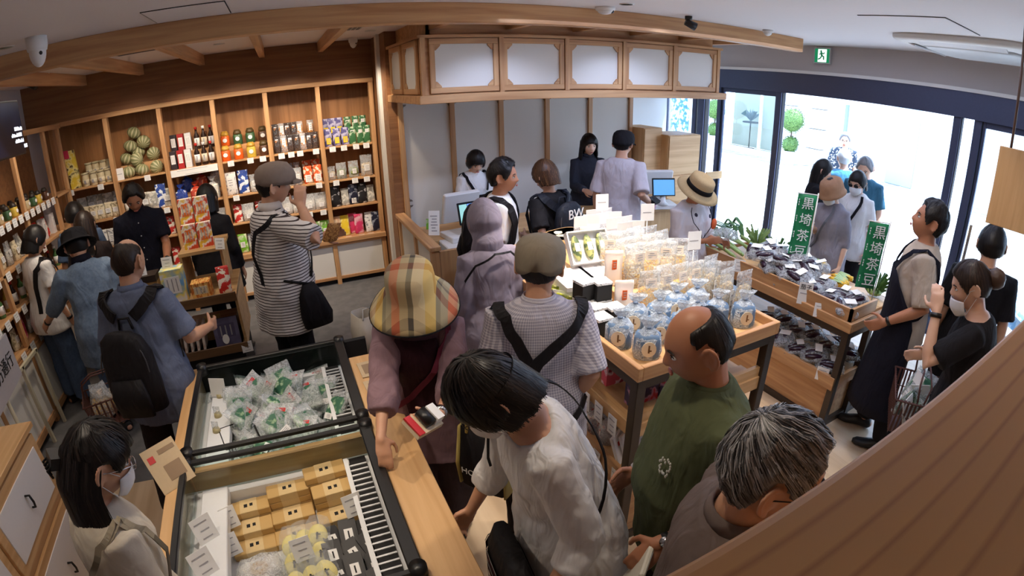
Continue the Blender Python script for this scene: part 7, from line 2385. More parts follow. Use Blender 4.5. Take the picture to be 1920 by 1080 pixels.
# 7 man in navy
n7 = P('man in a navy short-sleeved shirt looking down, facing the camera behind the boxes', (-1.41, 4.93), (.25, -.97), 1.76, 'm', .05, (.05, .55, 0), None, (-1.16, 4.62, 1.06), .011, skin=SKIN2)
n7.shirt(NAVY, .78, .78, loose=.025, sl=.02, fold=.02); n7.collar(NAVY, .062, .035); n7.trousers(BLACKC); n7.shoes(SHOEB); n7.face()
n7.hair(HB, SHORT, .022, seed=9, strands=200, rough=.006); n7.watch(-1, BLK)
b = MB()
for z in (1.36, 1.25, 1.14, 1.03):
    q, nn = n7.surf(88, z, .052); b.sph(q, .006, 8, 6)
q, nn = n7.surf(55, 1.24, .05); b.sph(q, .004, 8, 6)
b.build('shirt_buttons', plain('button_pale', (190, 190, 196), .4), n7.root)

# 8 person in black behind the snack stand
p8 = P('black-haired person dressed in black behind the tall snack stack', (-.74, 4.76), (.2, .97), 1.62, 'f', .02, (0, .1, 0), None, None, .012)
p8.shirt(BLACKC, .7, 1.8, loose=.03, fold=.03); p8.trousers(BLACKC); p8.shoes(SHOEB); p8.hair(HB, FRINGE, .02, drape=(.12, 70, .09, .105, .01), seed=10, strands=150)

# 9 striped polo man
s9 = P('man in a striped polo shirt and grey flat cap with a hand at his face', (-.15, 3.52), (.93, .30), 1.86, 'm', .04, (.12, .05, 0), (.06, 3.34, 1.60), (.20, 3.80, 1.26), .0085, fat=.05, width=1.06,
       handR=((-.15, .25, .95), (-.9, .5, .1), .7), stance=(.1, .05))
s9.shirt(STRIPE, .70, .95, loose=.045, sl=.021, fold=.028); s9.collar(plain('polo_collar', (206, 196, 190), .8), .066, .045); s9.trousers(BLACKC); s9.shoes(SHOEB); s9.face()
s9.hair(HB, [(0, 60), (50, 40), (65, 10), (78, -6), (88, 12), (105, 8), (120, -26), (180, -42)], .010, top=[(0, 24), (180, 24)], strands=250, seed=11, lift=.001)
s9.lathe_hat([(.090, .014, 0), (.096, .04, 0), (.096, .07, 0), (.088, .102, 0), (.066, .126, 0), (.035, .138, 0), (.005, .14, 0)], CAPG, 'flat_cap', cy=.012,
             fn=lambda a, k, x, y, z: (x, y * (1.02 if y < 0 else 1.16) , z - (.018 * max(0, math.sin(a)) * (k < 4))), tilt=.05)
b = MB()
P_ = []
for j in range(3):
    for i in range(13):
        t = (i / 12 - .5) * 2
        P_.append(s9.hp(.082 * t, .105 + .02 * (1 - t * t) + .028 * j * (1 - t * t) ** .5, .036 - .010 * j - .008 * t * t))
b.add(P_, [(j * 13 + i, j * 13 + i + 1, (j + 1) * 13 + i + 1, (j + 1) * 13 + i) for j in range(2) for i in range(12)], 0, True)
o = b.build('cap_brim', CAPG, s9.root); q = o.modifiers.new('t', 'SOLIDIFY'); q.thickness = .004
bag = thing('shoulder_bag', 'black shoulder bag hanging at the hip of the man in the striped polo shirt', 'bag', s9.loc, s9.rz)
s9.strap(BLACKBAG, [(300, 1.0), (285, 1.2), (300, 1.34), (345, 1.42), (380, 1.425), (410, 1.36), (420, 1.2), (400, 1.02)], .03, 'strap', .05, bag)
b = MB(); q = s9.Mi @ V((.05, 3.30, .80))
b.loft([(q + V((0, 0, 0)), (V((0, 1, 0)), V((1, 0, 0))), .10, .05), (q + V((0, 0, .08)), (V((0, 1, 0)), V((1, 0, 0))), .11, .06), (q + V((0, -.02, .22)), (V((0, 1, 0)), V((1, 0, 0))), .08, .04), (q + V((0, -.02, .30)), (V((0, 1, 0)), V((1, 0, 0))), .04, .02)], 22, 0, True, True, 3.4); b.build('bag_body', BLACKBAG, bag)
b = MB(); b.chain([q + V((0, .0, .29)), s9.surf(-20, 1.05, .05)[0]], [.009] * 2, 6); b.build('strap_end', BLACKBAG, bag)
place('snack_bag', parts('held8', lambda: pouch(400, .12, .15, .05, [amber, wht, CARD], mode='solid')), 'brown packet held by the man in the striped polo shirt', 'snack bag', (.24, 3.79, 1.22), 0, rot=(.4, .2, .5))

# 10 woman in the plaid bucket hat
h10 = P('woman in a colourful plaid bucket hat and mauve open shirt at the chilled cabinets', (.47, 2.06), (-.38, -.92), 1.60, 'f', .28, (0, .30, 0), (.17, 1.68, 1.0), (.40, 1.60, 1.10), .0075,
        handR=((-.2, .3, -.7), (0, .2, -1), .35), handL=((.7, .4, .1), (.1, 0, 1), .7))
h10.shirt(MAUVE, .62, 1.55, loose=.06, sl=.035, fold=.035); h10.trousers(PLUM, wide=.03); h10.shoes(SHOEB); h10.face()
h10.hair(HB, SHORTF, .012, seed=12, top=[(0, 30), (180, 30)])
PL = None
m, nt, bb = newmat('plaid_hat')
L_ = nt.links.new
tc = N(nt, 'ShaderNodeTexCoord'); sp_ = N(nt, 'ShaderNodeSeparateXYZ'); L_(tc.outputs['Object'], sp_.inputs[0])
def ramp_band(out, s, cols, off=0):
    a = N(nt, 'ShaderNodeMath', operation='MULTIPLY_ADD'); a.inputs[1].default_value = s; a.inputs[2].default_value = off; L_(out, a.inputs[0])
    f = N(nt, 'ShaderNodeMath', operation='FRACT'); L_(a.outputs[0], f.inputs[0])
    r = N(nt, 'ShaderNodeValToRGB'); r.color_ramp.interpolation = 'CONSTANT'
    e = r.color_ramp.elements
    e[0].position = 0; e[0].color = s2l(cols[0][1]); e[1].position = cols[1][0]; e[1].color = s2l(cols[1][1])
    for p_, c_ in cols[2:]:
        q = e.new(p_); q.color = s2l(c_)
    L_(f.outputs[0], r.inputs[0]); return r.outputs[0]
c1 = ramp_band(sp_.outputs[0], 4.6, [(0, (222, 200, 156)), (.2, (70, 64, 60)), (.3, (190, 168, 128)), (.46, (210, 96, 58)), (.62, (140, 128, 106)), (.74, (70, 64, 60)), (.82, (228, 188, 84))], .3)
c2 = ramp_band(sp_.outputs[1], 5.2, [(0, (236, 222, 176)), (.35, (206, 186, 140)), (.5, (110, 100, 84)), (.6, (226, 210, 160)), (.8, (190, 120, 80))], .1)
mx = N(nt, 'ShaderNodeMix', data_type='RGBA'); mx.inputs[0].default_value = .35; L_(c1, mx.inputs[6]); L_(c2, mx.inputs[7]); L_(mx.outputs[2], bb.inputs['Base Color']); bb.inputs['Roughness'].default_value = .8
h10.lathe_hat([(.190, -.055, 1.05), (.168, -.032, 1.06), (.138, .002, 1.08), (.112, .032, 1.12), (.103, .044, 0), (.100, .085, 0), (.096, .122, 0), (.084, .136, 0), (.045, .142, 0), (.005, .143, 0)], m, 'bucket_hat', 48, fn=lambda a, k, x, y, z: (x, y, z - (.012 * math.cos(2 * a) if k < 3 else 0)))
b = MB(); ring = [h10.hp(math.cos(2 * PI * i / 40) * .192, math.sin(2 * PI * i / 40) * .192 * 1.05 - .004, -.056 - .012 * math.cos(4 * PI * i / 40)) for i in range(41)]; b.chain(ring, [.004] * 41, 6, 0, False); b.build('hat_edge', BLACKC, h10.root)
b = MB()
for j in range(9):
    z = 1.40 - .075 * j
    for i in range(5):
        a = 90 + (i - 2) * (2 + 2.6 * min(5, 9 - j))
        p_, nn = h10.surf(a, z, .062 + .01 * (j > 4)); b.v.append(tuple(p_))
for j in range(8):
    for i in range(4):
        b.f.append((j * 5 + i, j * 5 + i + 1, (j + 1) * 5 + i + 1, (j + 1) * 5 + i)); b.m.append(0); b.s.append(True)
o = b.build('inner_top', WINE, h10.root); q = o.modifiers.new('t', 'SOLIDIFY'); q.thickness = .006
h10.strap(fabric('burgundy_strap', (110, 44, 62), fold=.1), [(150, 1.43), (120, 1.36), (100, 1.2), (75, 1.05), (50, .95), (20, .9)], .028, 'bag_strap', .075)
h10.watch(-1, CHROME)
hb = thing('packaged_sushi', 'small packet of black and white food with a red tray held by the hat wearer', 'food pack', (.32, 1.55, 1.12), 0, rot=(.5, .2, .6))
b = MB(); b.box((0, 0, 0), (.14, .09, .02), 0); b.box((-.055, 0, .012), (.03, .09, .01), 1); b.build('tray', [plain('tray_cream', (210, 190, 160), .5), RED], hb)
b = MB(); b.cyl((0, -.03, .03), (0, .035, .03), .025, .025, 16, 0); b.build('roll', BLK, hb); b = MB(); b.box((.045, 0, .03), (.04, .07, .035), 0); b.build('label', CARD, hb)
# black tote with white lettering
to = thing('tote_bag', 'black tote bag with white lettering and yellow sides on the forearm of the hat wearer', 'bag', (.58, 1.60, .66), -.95)
b = MB(); b.loft([((0, 0, 0), (V((1, 0, 0)), V((0, 1, 0))), .11, .05), ((0, 0, .12), (V((1, 0, 0)), V((0, 1, 0))), .115, .06), ((0, 0, .3), (V((1, 0, 0)), V((0, 1, 0))), .11, .03)], 24, 0, True, True, 6); b.build('bag_body', BLACKBAG, to)
b = MB()
for sd in (-1, 1):
    b.loft([((sd * .113, 0, 0), (V((1, 0, 0)), V((0, 1, 0))), .006, .05), ((sd * .118, 0, .12), (V((1, 0, 0)), V((0, 1, 0))), .006, .058), ((sd * .113, 0, .3), (V((1, 0, 0)), V((0, 1, 0))), .006, .028)], 12, 0, True, True, 6)
b.build('side_panels', plain('mustard', (190, 170, 96), .7), to)
for sd in (-1, 1):
    b = MB(); b.chain([(-.07, sd * .03, .29), (-.06, sd * .03, .42), (0, sd * .01, .47), (.06, sd * .03, .42), (.07, sd * .03, .29)], [.008] * 5, 6); b.build('handle', plain('mustard', (190, 170, 96), .7), to)
me = text_mesh('HOOKL', .045); me.materials.append(CARD); o = link('lettering', me, to, (-.01, -.0655, .1)); o.rotation_euler = (PI / 2, 0, 0)
b = MB()
for k in range(5):
    b.box((-.12, 0, .05 + .05 * k), (.006, .05, .025), 0, (.3 * (-1) ** k, 0, 0))
b.build('side_pattern', BLK, to)

# 11 bob-haired woman in white
w11 = P('woman with a black bob, face mask and white top bending over, seen from above', (.63, 1.09), (-.97, .10), 1.68, 'f', .50, (.12, .70, 0), None, (.42, .80, .90), .0065, width=1.05, fat=.02)
w11.shirt(WHITEK, .70, 1.45, loose=.05, sl=.028, fold=.03, neck=1.415); w11.trousers(GREYTR, wide=.02); w11.shoes(SHOEW); w11.face(); w11.mask()
w11.hair(HB, FRINGE, .024, strands=1300, drape=(.085, 66, .092, .106, -.004), seed=13, rough=.006, swidth=.0035)
w11.glasses(BLK)
w11.strap(BLACKBAG, [(150, .95), (190, 1.12), (230, 1.25), (250, 1.36), (300, 1.41), (350, 1.42), (400, 1.38), (425, 1.25)], .014, 'thin_strap', .062)
cb = thing('crossbody_bag', 'black and dark red crossbody bag with white zips in front of the woman in white', 'bag', w11.loc, w11.rz)
b = MB(); q = w11.Mi @ V((.42, .99, .70))
FR_ = (V((1, 0, 0)), V((0, 1, 0)))
b.loft([(q, FR_, .14, .045), (q + V((0, 0, .06)), FR_, .155, .055), (q + V((0, 0, .2)), FR_, .15, .05), (q + V((0, 0, .27)), FR_, .13, .03)], 24, 0, True, True, 4); b.build('bag_body', BLACKBAG, cb)
for k, z in enumerate((.04, .10, .16)):
    b = MB(); b.loft([(q + V((0, 0, z - .02)), FR_, .158, .058), (q + V((0, 0, z + .02)), FR_, .158, .058)], 24, 0, True, False, 4); b.build('stripe', fabric('red_black_weave', (84, 34, 40), (30, 24, 28), scale=30), cb)
    b = MB(); b.loft([(q + V((0, 0, z + .022)), FR_, .159, .059), (q + V((0, 0, z + .03)), FR_, .159, .059)], 24, 0, True, False, 4); b.build('zip', LGREY, cb)


# 12 man in fine check with crossed straps
k12 = P('man in a fine-checked shirt and beige cap with crossed black straps, seen from behind', (.90, 1.74), (.30, .95), 1.68, 'm', .06, (.35, .18, 0), (1.04, 1.72, .90), None, .007, width=1.02, fat=.03)
k12.shirt(CHECK, .72, .95, loose=.035, sl=.021, fold=.022); k12.collar(CHECK, .066, .02); k12.trousers(DKTR); k12.shoes(SHOEB); k12.face()
k12.hair(HB, [(0, 60), (50, 40), (65, 10), (78, -6), (88, 12), (105, 8), (120, -26), (180, -42)], .010, top=[(0, 24), (180, 24)], strands=300, seed=14, lift=.001)
k12.lathe_hat([(.093, -.005, 0), (.095, .02, 0), (.097, .05, 0), (.092, .085, 0), (.072, .112, 0), (.035, .125, 0), (.005, .127, 0)], CAPB, 'baseball_cap', fn=lambda a, k, x, y, z: (x, y, z - (.022 * (a > PI) * math.sin(a) * -1 if k < 2 else 0) + (.03 * gs(a - 1.5 * PI, .28) if k == 0 else 0)))
b = MB(); b.sph(k12.hp(0, 0, .128), .007, 8, 6); b.build('cap_button', CAPB, k12.root)
b = MB(); P_ = []
for j in range(3):
    for i in range(13):
        t = (i / 12 - .5) * 2
        P_.append(k12.hp(.085 * t, .098 + .01 * (1 - t * t) + .034 * j * (1 - t * t) ** .5, .02 - .006 * j - .01 * t * t))
b.add(P_, [(j * 13 + i, j * 13 + i + 1, (j + 1) * 13 + i + 1, (j + 1) * 13 + i) for j in range(2) for i in range(12)], 0, True)
o = b.build('cap_visor', CAPB, k12.root); q = o.modifiers.new('t', 'SOLIDIFY'); q.thickness = .004
sg_ = thing('sling_straps', 'pair of black webbing straps crossing the back of the checked shirt', 'strap', k12.loc, k12.rz)
k12.strap(BLACKBAG, [(135, 1.28), (150, 1.38), (185, 1.425), (222, 1.40), (240, 1.32), (250, 1.24), (255, 1.16), (258, 1.08)], .05, 'left_strap', .05, sg_, .005)
k12.strap(BLACKBAG, [(45, 1.3), (30, 1.38), (-5, 1.425), (-40, 1.40), (-62, 1.345), (-82, 1.29), (-98, 1.23), (-108, 1.16), (-114, 1.08)], .05, 'right_strap', .054, sg_, .005)
k12.strap(BLACKBAG, [(-30, 1.0), (-60, .92), (-90, .88)], .04, 'lower_strap', .054, sg_, .005)

# 13 hooded person in grey with an orange skirt
h13 = P('person in a grey hooded top with the hood up and a rust-orange skirt', (1.04, 2.64), (-.12, .99), 1.63, 'f', .05, (.25, .2, 0), None, None, .010)
h13.shirt(GREYH, .80, 1.85, loose=.03, sl=.02, fold=.024); h13.skirt(ORNG, .12, .22); h13.shoes(SHOEB)
b = MB()
b.sph(h13.hc, 1, 40, 26, 0, lambda u: head_pt(u) * h13.HS + u * (.026 if u.y < .55 or u.z > .45 else -.01 * (1 if u.y > .62 else .2)), h13.H)
b.loft([(h13.nb - V((0, .0, .03)), (V((1, 0, 0)), V((0, 1, 0))), .10, .085), (h13.nb + V((0, -.01, .03)), (V((1, 0, 0)), V((0, 1, 0))), .088, .082), (h13.hc + V((0, -.012, -.04)), (V((1, 0, 0)), V((0, 1, 0))), .092, .094)], 24)
o = b.build('hood', GREYH, h13.root); h13.rem(o, .008, .006)
h13.strap(BLACKBAG, [(150, 1.0), (190, 1.2), (225, 1.36), (262, 1.405), (300, 1.40), (340, 1.30)], .012, 'thin_strap', .05)
h13.face()

# 14 young man, black hair, white tee, black sling backpack
y14 = P('young man with short black hair, white T-shirt and black backpack looking right', (1.50, 3.55), (.80, -.42), 1.71, 'm', .02, (.1, .0, 0), None, None, .010, skin=SKIN2)
y14.shirt(TEE_WHITE, .78, .85, loose=.025, sl=.025, fold=.02); y14.trousers(BLACKC); y14.shoes(SHOEW); y14.face()
y14.hair(HB, SHORT, .026, strands=450, seed=15, rough=.01, lift=.006)
backpack(y14, 'black backpack worn by the young man in the white T-shirt', BLACKBAG, .3, .46, .15, .86)

# 15 brown-haired person in black
b15 = P('person with bobbed brown hair and black T-shirt seen from behind', (1.96, 3.58), (-.28, .96), 1.66, 'f', .06, (0, .25, 0), None, (1.76, 3.62, 1.06), .010, width=1.1)
b15.shirt(BLACKC, .78, .8, loose=.025, sl=.025, fold=.02); b15.trousers(BLACKC); b15.shoes(SHOEB); b15.face()
b15.hair(HBR, SHORTF, .024, strands=600, drape=(.075, 84, .088, .106, -.006), seed=16, rough=.006)
bpk = backpack(b15, 'black backpack with bold white letters worn by the brown-haired person', fabric('dark_blue_nylon', (32, 36, 48), (24, 27, 36), rough=.6), .29, .42, .14, .9)
me = text_mesh('BW', .105, .002); me.materials.append(CARD)
c_, u_, f_ = b15.sp(1.2)
o = link('lettering', me, bpk, b15.surf(270, 1.30, .20)[0] + V((-.02, 0, 0))); o.rotation_euler = (PI / 2, 0, .0)
for k, (cc, nm) in enumerate((((30, 110, 170), 'blue'), ((200, 40, 90), 'pink'))):
    t = thing('shopping_bag', '%s printed bag held by the brown-haired person' % nm, 'bag', (2.10 + .14 * k, 3.44 + .06 * k, .95), .5)
    b = MB(); b.loft([((0, 0, 0), FR_, .08, .03), ((0, 0, .1), FR_, .09, .04), ((0, 0, .2), FR_, .07, .01)], 16, 0, True, True, 4); b.build('bag_body', speck(nm + '_bag', cc, tuple(min(255, c + 60) for c in cc), 12), t)
    b = MB(); b.chain([(-.04, 0, .19), (0, 0, .27), (.04, 0, .19)], [.004] * 3, 6); b.build('handle', BLK, t)
t = thing('blue_pouch', 'blue hanging pouch between the young man and the brown-haired person', 'bag', (1.80, 3.66, .86), .2)
b = MB(); b.loft([((0, 0, 0), FR_, .05, .03), ((0, 0, .08), FR_, .05, .03), ((0, 0, .2), FR_, .02, .01)], 12); b.build('bag_body', plain('royal_blue', (36, 66, 150), .6), t)

# 16, 17 staff behind the counter
e16 = P('shop assistant in a white shirt and black apron behind the left till', (1.84, 5.02), (.15, -.98), 1.62, 'f', .08, (.15, .55, 0), (1.72, 4.72, 1.0), (2.0, 4.72, 1.0), .011, skin=SKIN3)
e16.shirt(TEE_WHITE, .85, .9, loose=.02, sl=.02, fold=.02); e16.trousers(BLACKC); e16.shoes(SHOEB); e16.face(); e16.apron(BLACKC, .6, 1.22)
e16.hair(HB, FRINGE, .02, strands=350, drape=(.07, 80, .086, .102, -.006), seed=17)
f17 = P('smiling shop assistant in black with shoulder-length black hair', (3.22, 5.02), (-.28, -.96), 1.69, 'f', .08, (-.05, .15, .05), (3.0, 4.72, 1.1), (3.3, 4.74, 1.08), .010, skin=SKIN3)
f17.shirt(fabric('charcoal_shirt', (46, 48, 58), (38, 40, 50)), .75, 1.9, loose=.03, sl=.02, fold=.02); f17.collar(MATS['charcoal_shirt'], .06, .03); f17.trousers(BLACKC); f17.shoes(SHOEB); f17.face()
f17.hair(HB, [(0, 18), (28, 16), (46, 4), (62, -20), (75, -36), (110, -34), (180, -44)], .020, strands=500, drape=(.17, 66, .090, .104, .016), seed=18)

# 18 man in white tee and black cap
t18 = P('man in a pale T-shirt and black baseball cap at the right till, seen from behind', (3.06, 4.16), (.78, .62), 1.80, 'm', .03, (.1, .15, 0), (3.30, 3.98, 1.10), None, .009, width=1.05)
t18.shirt(fabric('pale_grey_tee', (206, 196, 200), (194, 184, 190)), .76, .95, loose=.03, sl=.021, fold=.022); t18.trousers(GREYTR); t18.shoes(SHOEW); t18.face()
t18.hair(HB, [(0, 60), (50, 40), (65, 10), (78, -6), (88, 12), (105, 8), (120, -26), (180, -42)], .012, top=[(0, 24), (180, 24)], strands=300, seed=19, lift=.002)
t18.lathe_hat([(.094, .0, 0), (.097, .03, 0), (.096, .06, 0), (.088, .092, 0), (.065, .114, 0), (.03, .124, 0), (.005, .125, 0)], BLACKC, 'baseball_cap', fn=lambda a, k, x, y, z: (x, y, z + (.02 * math.sin(a) if k < 2 else 0)))
b = MB(); P_ = []
for j in range(4):
    for i in range(13):
        t = (i / 12 - .5) * 2
        P_.append(t18.hp(.082 * t, .100 + .012 * (1 - t * t) + .027 * j * (1 - t * t) ** .5, .024 - .004 * j - .014 * t * t))
b.add(P_, [(j * 13 + i, j * 13 + i + 1, (j + 1) * 13 + i + 1, (j + 1) * 13 + i) for j in range(3) for i in range(12)], 0, True)
o = b.build('cap_visor', BLACKC, t18.root); q = o.modifiers.new('t', 'SOLIDIFY'); q.thickness = .004
wl = thing('wallet', 'dark wallet with pink receipt held by the man in the black cap', 'wallet', (3.34, 3.96, 1.12), .4)
b = MB(); b.box((0, 0, 0), (.12, .09, .03), 0, (.5, 0, 0)); b.build('wallet', BLACKBAG, wl); b = MB(); b.box((.03, 0, -.06), (.05, .003, .09), 0, (.2, 0, 0)); b.build('receipt', plain('receipt_pink', (226, 170, 190), .6), wl)

# 19 straw hat
h19 = P('shopper in a straw hat with a black band and spotted white shirt holding vegetables', (2.98, 3.08), (.05, -.99), 1.58, 'f', .10, (-.05, .5, 0), (2.95, 2.82, 1.08), (3.12, 2.80, 1.06), .009, width=1.1, skin=SKIN2)
h19.shirt(DOTS, .68, .95, loose=.05, sl=.028, fold=.022); h19.trousers(GREYTR); h19.shoes(SHOEW); h19.face(); h19.hair(HB, SHORTF, .012, seed=20, top=[(0, 28), (180, 28)])
h19.lathe_hat([(.175, -.006, 1.1), (.15, .008, 1.1), (.125, .018, 1.1), (.103, .028, 0), (.099, .045, 0), (.096, .085, 0), (.09, .118, 0), (.07, .130, 0), (.03, .124, 0), (.005, .122, 0)], STRAW, 'straw_hat', 44)
h19.lathe_hat([(.1045, .030, 0), (.101, .055, 0), (.1, .066, 0), (.097, .066, 0)], BLACKC, 'hat_band', 44)
b = MB(); q, nn = h19.surf(125, 1.28, .075); b.loft([(q, (V((1, 0, 0)), V((0, 0, 1))), .035, .045), (q + nn * .004, (V((1, 0, 0)), V((0, 0, 1))), .035, .045)], 18); b.build('orange_spot', plain('spot_orange', (222, 96, 40), .8), h19.root)
h19.strap(BLACKC, [(125, 1.42), (118, 1.32), (100, 1.2), (92, 1.14), (85, 1.2), (62, 1.32), (55, 1.42)], .006, 'lanyard', .072)
hv = thing('vegetable_pack', 'clear pack of greens held in both hands by the straw-hat shopper', 'vegetable pack', (3.08, 2.74, 1.10), .3)
for nm, me in egg_pack(9)[1:2]:
    link(nm, me, hv)
b = MB()
for k in range(14):
    a = random.random() * 6.28; b.ribbon([(math.cos(a) * .03, math.sin(a) * .05, .02), (math.cos(a) * .06, math.sin(a) * .09, .04 + random.random() * .04)], [(0, 0, 1)] * 2, .02, .002)
b.build('greens', GRN, hv)

# 20 shop assistant with the long navy apron
a20 = P('shop assistant in a beige T-shirt and long navy apron by the produce table', (3.36, 1.27), (-.40, .91), 1.74, 'm', -.06, (-.15, -.28, 0), None, (3.12, 1.30, .98), .009, width=1.0, skin=SKIN2, stance=(.12, .08))
a20.shirt(BEIGET, .80, .95, loose=.02, sl=.021, fold=.02); a20.trousers(BLACKC); a20.shoes(SHOEB); a20.face()
a20.apron(NAVY, .32, 1.26)
a20.hair(HB, SHORT, .024, strands=400, seed=21, rough=.008, lift=.004); a20.watch(-1, BLK)
# 21 woman with a bun and lowered mask
u21 = P('woman with dark brown hair in a bun, lowered mask and black top at the right edge', (2.74, .62), (-.35, .90), 1.66, 'f', .22, (-.1, .35, 0), (2.90, .90, 1.0), (2.50, .80, 1.40), .008, skin=SKIN3, width=1.1)
u21.shirt(BLACKC, .75, .8, loose=.03, sl=.025, fold=.02, neck=1.42); u21.trousers(BLACKC); u21.shoes(SHOEB); u21.face(); u21.mask(True)
u21.hair(HDB, [(0, 34), (40, 26), (60, 6), (74, -10), (86, 12), (100, 6), (112, -20), (180, -40)], .016, strands=900, bun=(.0, -.125, .02, .05), seed=22, swidth=.003); u21.watch(1, BLK); u21.watch(-1, BLK)
bk = thing('shopping_basket', 'brown plastic shopping basket full of bagged goods near the right edge', 'basket', (3.02, .92, .50), .5)
basket(bk, .42, .30, .24, 12)
for k in range(6):
    place('clear_bag', (spp[k % 2 * 2] if k % 2 else wp[0]), 'crinkled clear bag inside the brown basket, %s in the pile' % ORD[k], 'food bag', (2.90 + .07 * (k % 3), .86 + .1 * (k // 3), .52 + .02 * k), 0, rot=(-.2, .3 * (k % 3 - 1), k))
# 22 black-haired person at the far right
v22 = P('black-haired person in a black T-shirt seen from behind at the far right', (3.60, .90), (.92, .35), 1.66, 'm', .03, (0, .15, 0), None, None, .010)
v22.shirt(BLACKC, .76, .85, loose=.025, sl=.025, fold=.02); v22.trousers(BLACKC); v22.shoes(SHOEB); v22.face(); v22.hair(HB, SHORTF, .018, strands=400, seed=23)

# 23 man in the olive T-shirt
o23 = P('balding man in an olive T-shirt, head bowed, in front of the display table', (1.07, .91), (-.90, .38), 1.71, 'm', .06, (.16, .32, 0), (1.0, 1.14, .94), (.80, .75, 1.04), .0055, fat=.06, width=1.08, skin=SKIN2, curl=.45, handL=((-.2, .3, -.5), (.4, 0, -.9), .8))
o23.shirt(OLIVE, .74, 1.0, loose=.035, sl=.02, fold=.02, off=.014); o23.collar(OLIVE, .062, .012); o23.trousers(DKTR); o23.shoes(SHOEB); o23.face()
o23.hair(HB, BALDL, .009, strands=1100, top=[(0, 30), (60, 34), (80, 44), (110, 50), (180, 60)], seed=24, swidth=.002, lift=.0015)
sh, el, wr = o23.arm[1]
d_ = (wr - el).normalized()
b = MB(); b.loft([(wr - d_ * .065, None, .0335, .0335), (wr - d_ * .03, None, .031, .031), (wr - d_ * .0, None, .029, .029)], 20); b.build('wrist_bandage', plain('bandage', (214, 210, 212), .8), o23.root)
o23.watch(-1, BLK, CHROME)
b = MB()
rd = random.Random(5)
for k in range(22):
    a = 2 * PI * k / 22; r_ = rd.uniform(.5, 1)
    q, nn = o23.surf(122 + 7 * math.cos(a) * r_, 1.235 + .034 * math.sin(a) * r_, .0385)
    b.sph(q, (.0035, .0035, .006), 6, 5)
b.build('chest_print', plain('print_white', (220, 220, 210), .7), o23.root)
# 24 grey-haired man
g24 = P('grey-haired man with glasses in a taupe polo shirt, front right', (.705, .47), (.70, -.70), 1.74, 'm', .04, (-.05, .12, .0), None, None, .0055, fat=.03, width=1.04)
g24.shirt(TAUPE, .74, .9, loose=.03, sl=.021, fold=.02); g24.collar(TAUPE, .066, .03); g24.trousers(DKTR); g24.shoes(SHOEB); g24.face()
g24.hair(HG, [(0, 40), (30, 40), (48, 26), (62, 14), (72, 0), (80, 4), (88, 18), (102, 16), (114, -14), (130, -34), (180, -44)], .016, strands=3600, seed=25, rough=.008, swidth=.0026, lift=.004, whorl=(-.1, -.55, .83), len_=.8)
g24.glasses(BLK)
fp = thing('folded_paper', 'cream folded paper held at the bottom edge by the man in olive', 'paper', (.70, .735, .955), 0, rot=(.35, .1, .7))
b = MB(); b.box((0, 0, 0), (.14, .018, .2), 0); bev(b.build('paper', plain('paper_cream', (232, 226, 206), .6), fp), .005)

# outside, at the door
def out(label, loc, face, h, sex, mats, hairk, **k):
    p = P(label, loc, face, h, sex, k.pop('lean', .03), k.pop('head', (0, .2, 0)), k.pop('armR', None), k.pop('armL', None), .013, skin=k.pop('skin', SKIN3))
    p.shirt(mats[0], .74, k.pop('sleeve', .8), loose=.03, fold=.02)
    if k.pop('skirt', False):
        p.skirt(mats[1], .15, .27)
    else:
        p.trousers(mats[1])
    p.shoes(SHOEW); p.face()
    if hairk:
        p.hair(hairk, k.pop('line', SHORT), .016, drape=k.pop('drape', None), seed=int(loc[0] * 10), strands=120)
    return p
o25 = out('woman with very long dark hair and a long white lace skirt outside the door', (4.98, 3.20), (.55, -.7), 1.61, 'f', (BLACKC, LACE), HB, line=FRINGE, drape=(.42, 70, .085, .1, .03), sleeve=.35, skirt=True)
o26 = out('woman in a tan cloche hat and grey blouse with dotted skirt by the banners', (4.30, 2.54), (-.80, .05), 1.58, 'f', (GREYB, SKDOT), HB, line=SHORTF, sleeve=1.2, skirt=True, head=(.1, .4, 0), armR=(4.10, 2.60, 1.12))
o26.mask()
o26.lathe_hat([(.125, -.03, 1.12), (.112, -.01, 1.12), (.103, .02, 0), (.1, .06, 0), (.09, .095, 0), (.06, .118, 0), (.005, .124, 0)], CLOCHE, 'cloche_hat')
o26.strap(plain('grey_strap', (90, 92, 100), .7), [(120, 1.42), (100, 1.25), (70, 1.05), (50, .95)], .02, 'bag_strap', .05)
o27 = out('woman in a white T-shirt with face mask, sunglasses and a black crossbody strap outside', (4.95, 2.66), (-.75, -.1), 1.60, 'f', (TEE_WHITE, BLACKC), HB, line=SHORTF, drape=(.09, 90, .084, .1, 0), head=(.1, .35, 0))
o27.mask(); o27.strap(BLACKC, [(125, 1.42), (105, 1.25), (75, 1.05), (55, .95)], .03, 'bag_strap', .05)
b = MB()
for sd in (1, -1):
    b.sph(o27.hp(sd * .032, .092, .002), (.027, .006, .018), 12, 8, 0, None, o27.H)
b.chain([o27.hp(-.06, .085, .006), o27.hp(-.08, .0, .004)], [.003] * 2, 5); b.chain([o27.hp(.06, .085, .006), o27.hp(.08, .0, .004)], [.003] * 2, 5)
b.build('sunglasses', BLK, o27.root)
o28 = out('grey-haired man in a teal T-shirt outside, behind the masked woman', (5.42, 2.86), (-.85, -.2), 1.70, 'm', (TEAL, DKTR), HG, head=(0, .45, 0))
o29 = out('white-haired man in a sky blue T-shirt outside, seen from behind', (5.90, 3.42), (.6, .6), 1.66, 'm', (SKYB, DKTR), hairmat('hair_white', (214, 214, 214), (240, 240, 240)), line=SHORT)
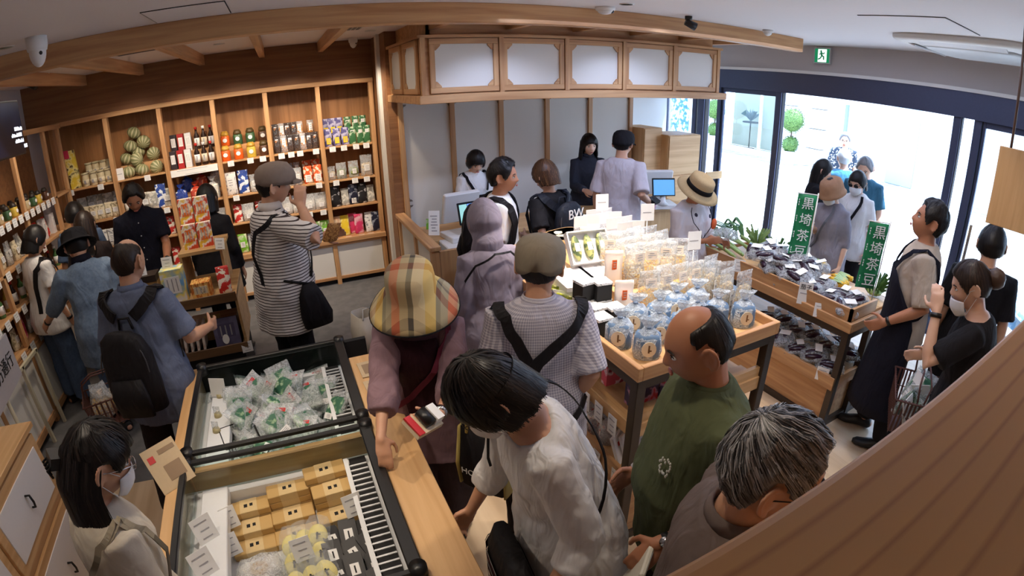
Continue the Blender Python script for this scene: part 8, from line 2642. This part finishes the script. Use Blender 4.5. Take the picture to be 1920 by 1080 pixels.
o30 = out('person with glasses in a black and white patterned shirt out in the street', (8.1, 4.74), (-.85, -.45), 1.70, 'm', (PATT, DKTR), HG)
o30.glasses(BLK)
t = thing('parasol', 'pale blue patterned parasol opened low outside the right door', 'umbrella', (6.2, 1.25, .35), 0, rot=(.3, .5, 0))
b = MB()
n = 16
P_ = [(0, 0, .28)] + [(math.cos(2 * PI * i / n) * r, math.sin(2 * PI * i / n) * r, .28 - .28 * (r / .55) ** 2) for r in (.2, .4, .55) for i in range(n)]
F = [(0, 1 + i, 1 + (i + 1) % n) for i in range(n)] + [(1 + k * n + i, 1 + (k + 1) * n + i, 1 + (k + 1) * n + (i + 1) % n, 1 + k * n + (i + 1) % n) for k in range(2) for i in range(n)]
b.add(P_, F, 0, True); o = b.build('canopy', speck('parasol_blue', (110, 160, 200), (186, 206, 226), 12), t); q = o.modifiers.new('t', 'SOLIDIFY'); q.thickness = .003
b = MB(); b.cyl((0, 0, -.4), (0, 0, .3), .008); b.build('shaft', CHROME, t)
t = thing('baby_stroller', 'dark stroller frame standing just outside the right door', 'stroller', (4.6, 1.35, 0), .4)
b = MB()
for sd in (-.22, .22):
    b.chain([(sd, -.35, .15), (sd, .1, .6), (sd, .42, 1.0)], [.014] * 3, 8); b.chain([(sd, .35, .15), (sd, .05, .55)], [.014] * 2, 8)
b.chain([(-.22, .42, 1.0), (.22, .42, 1.0)], [.014] * 2, 8)
b.build('frame', DARKM, t)
b = MB(); b.box((0, .0, .5), (.4, .4, .05), 0, (.2, 0, 0)); b.box((0, .22, .72), (.4, .05, .42), 0, (-.35, 0, 0)); bev(b.build('seat', fabric('stroller_cloth', (40, 46, 66), (130, 150, 190), scale=12), t), .01)
for sx in (-.22, .22):
    for sy in (-.35, .35):
        b = MB(); b.cyl((sx - .02, sy, .1), (sx + .02, sy, .1), .1, None, 18); b.build('wheel', BLK, t)

# freeze the merged figures into single plain meshes (BAKED)
dg = bpy.context.evaluated_depsgraph_get()
for o in BAKE:
    me = bpy.data.meshes.new_from_object(o.evaluated_get(dg))
    o.modifiers.clear()
    o.data = me
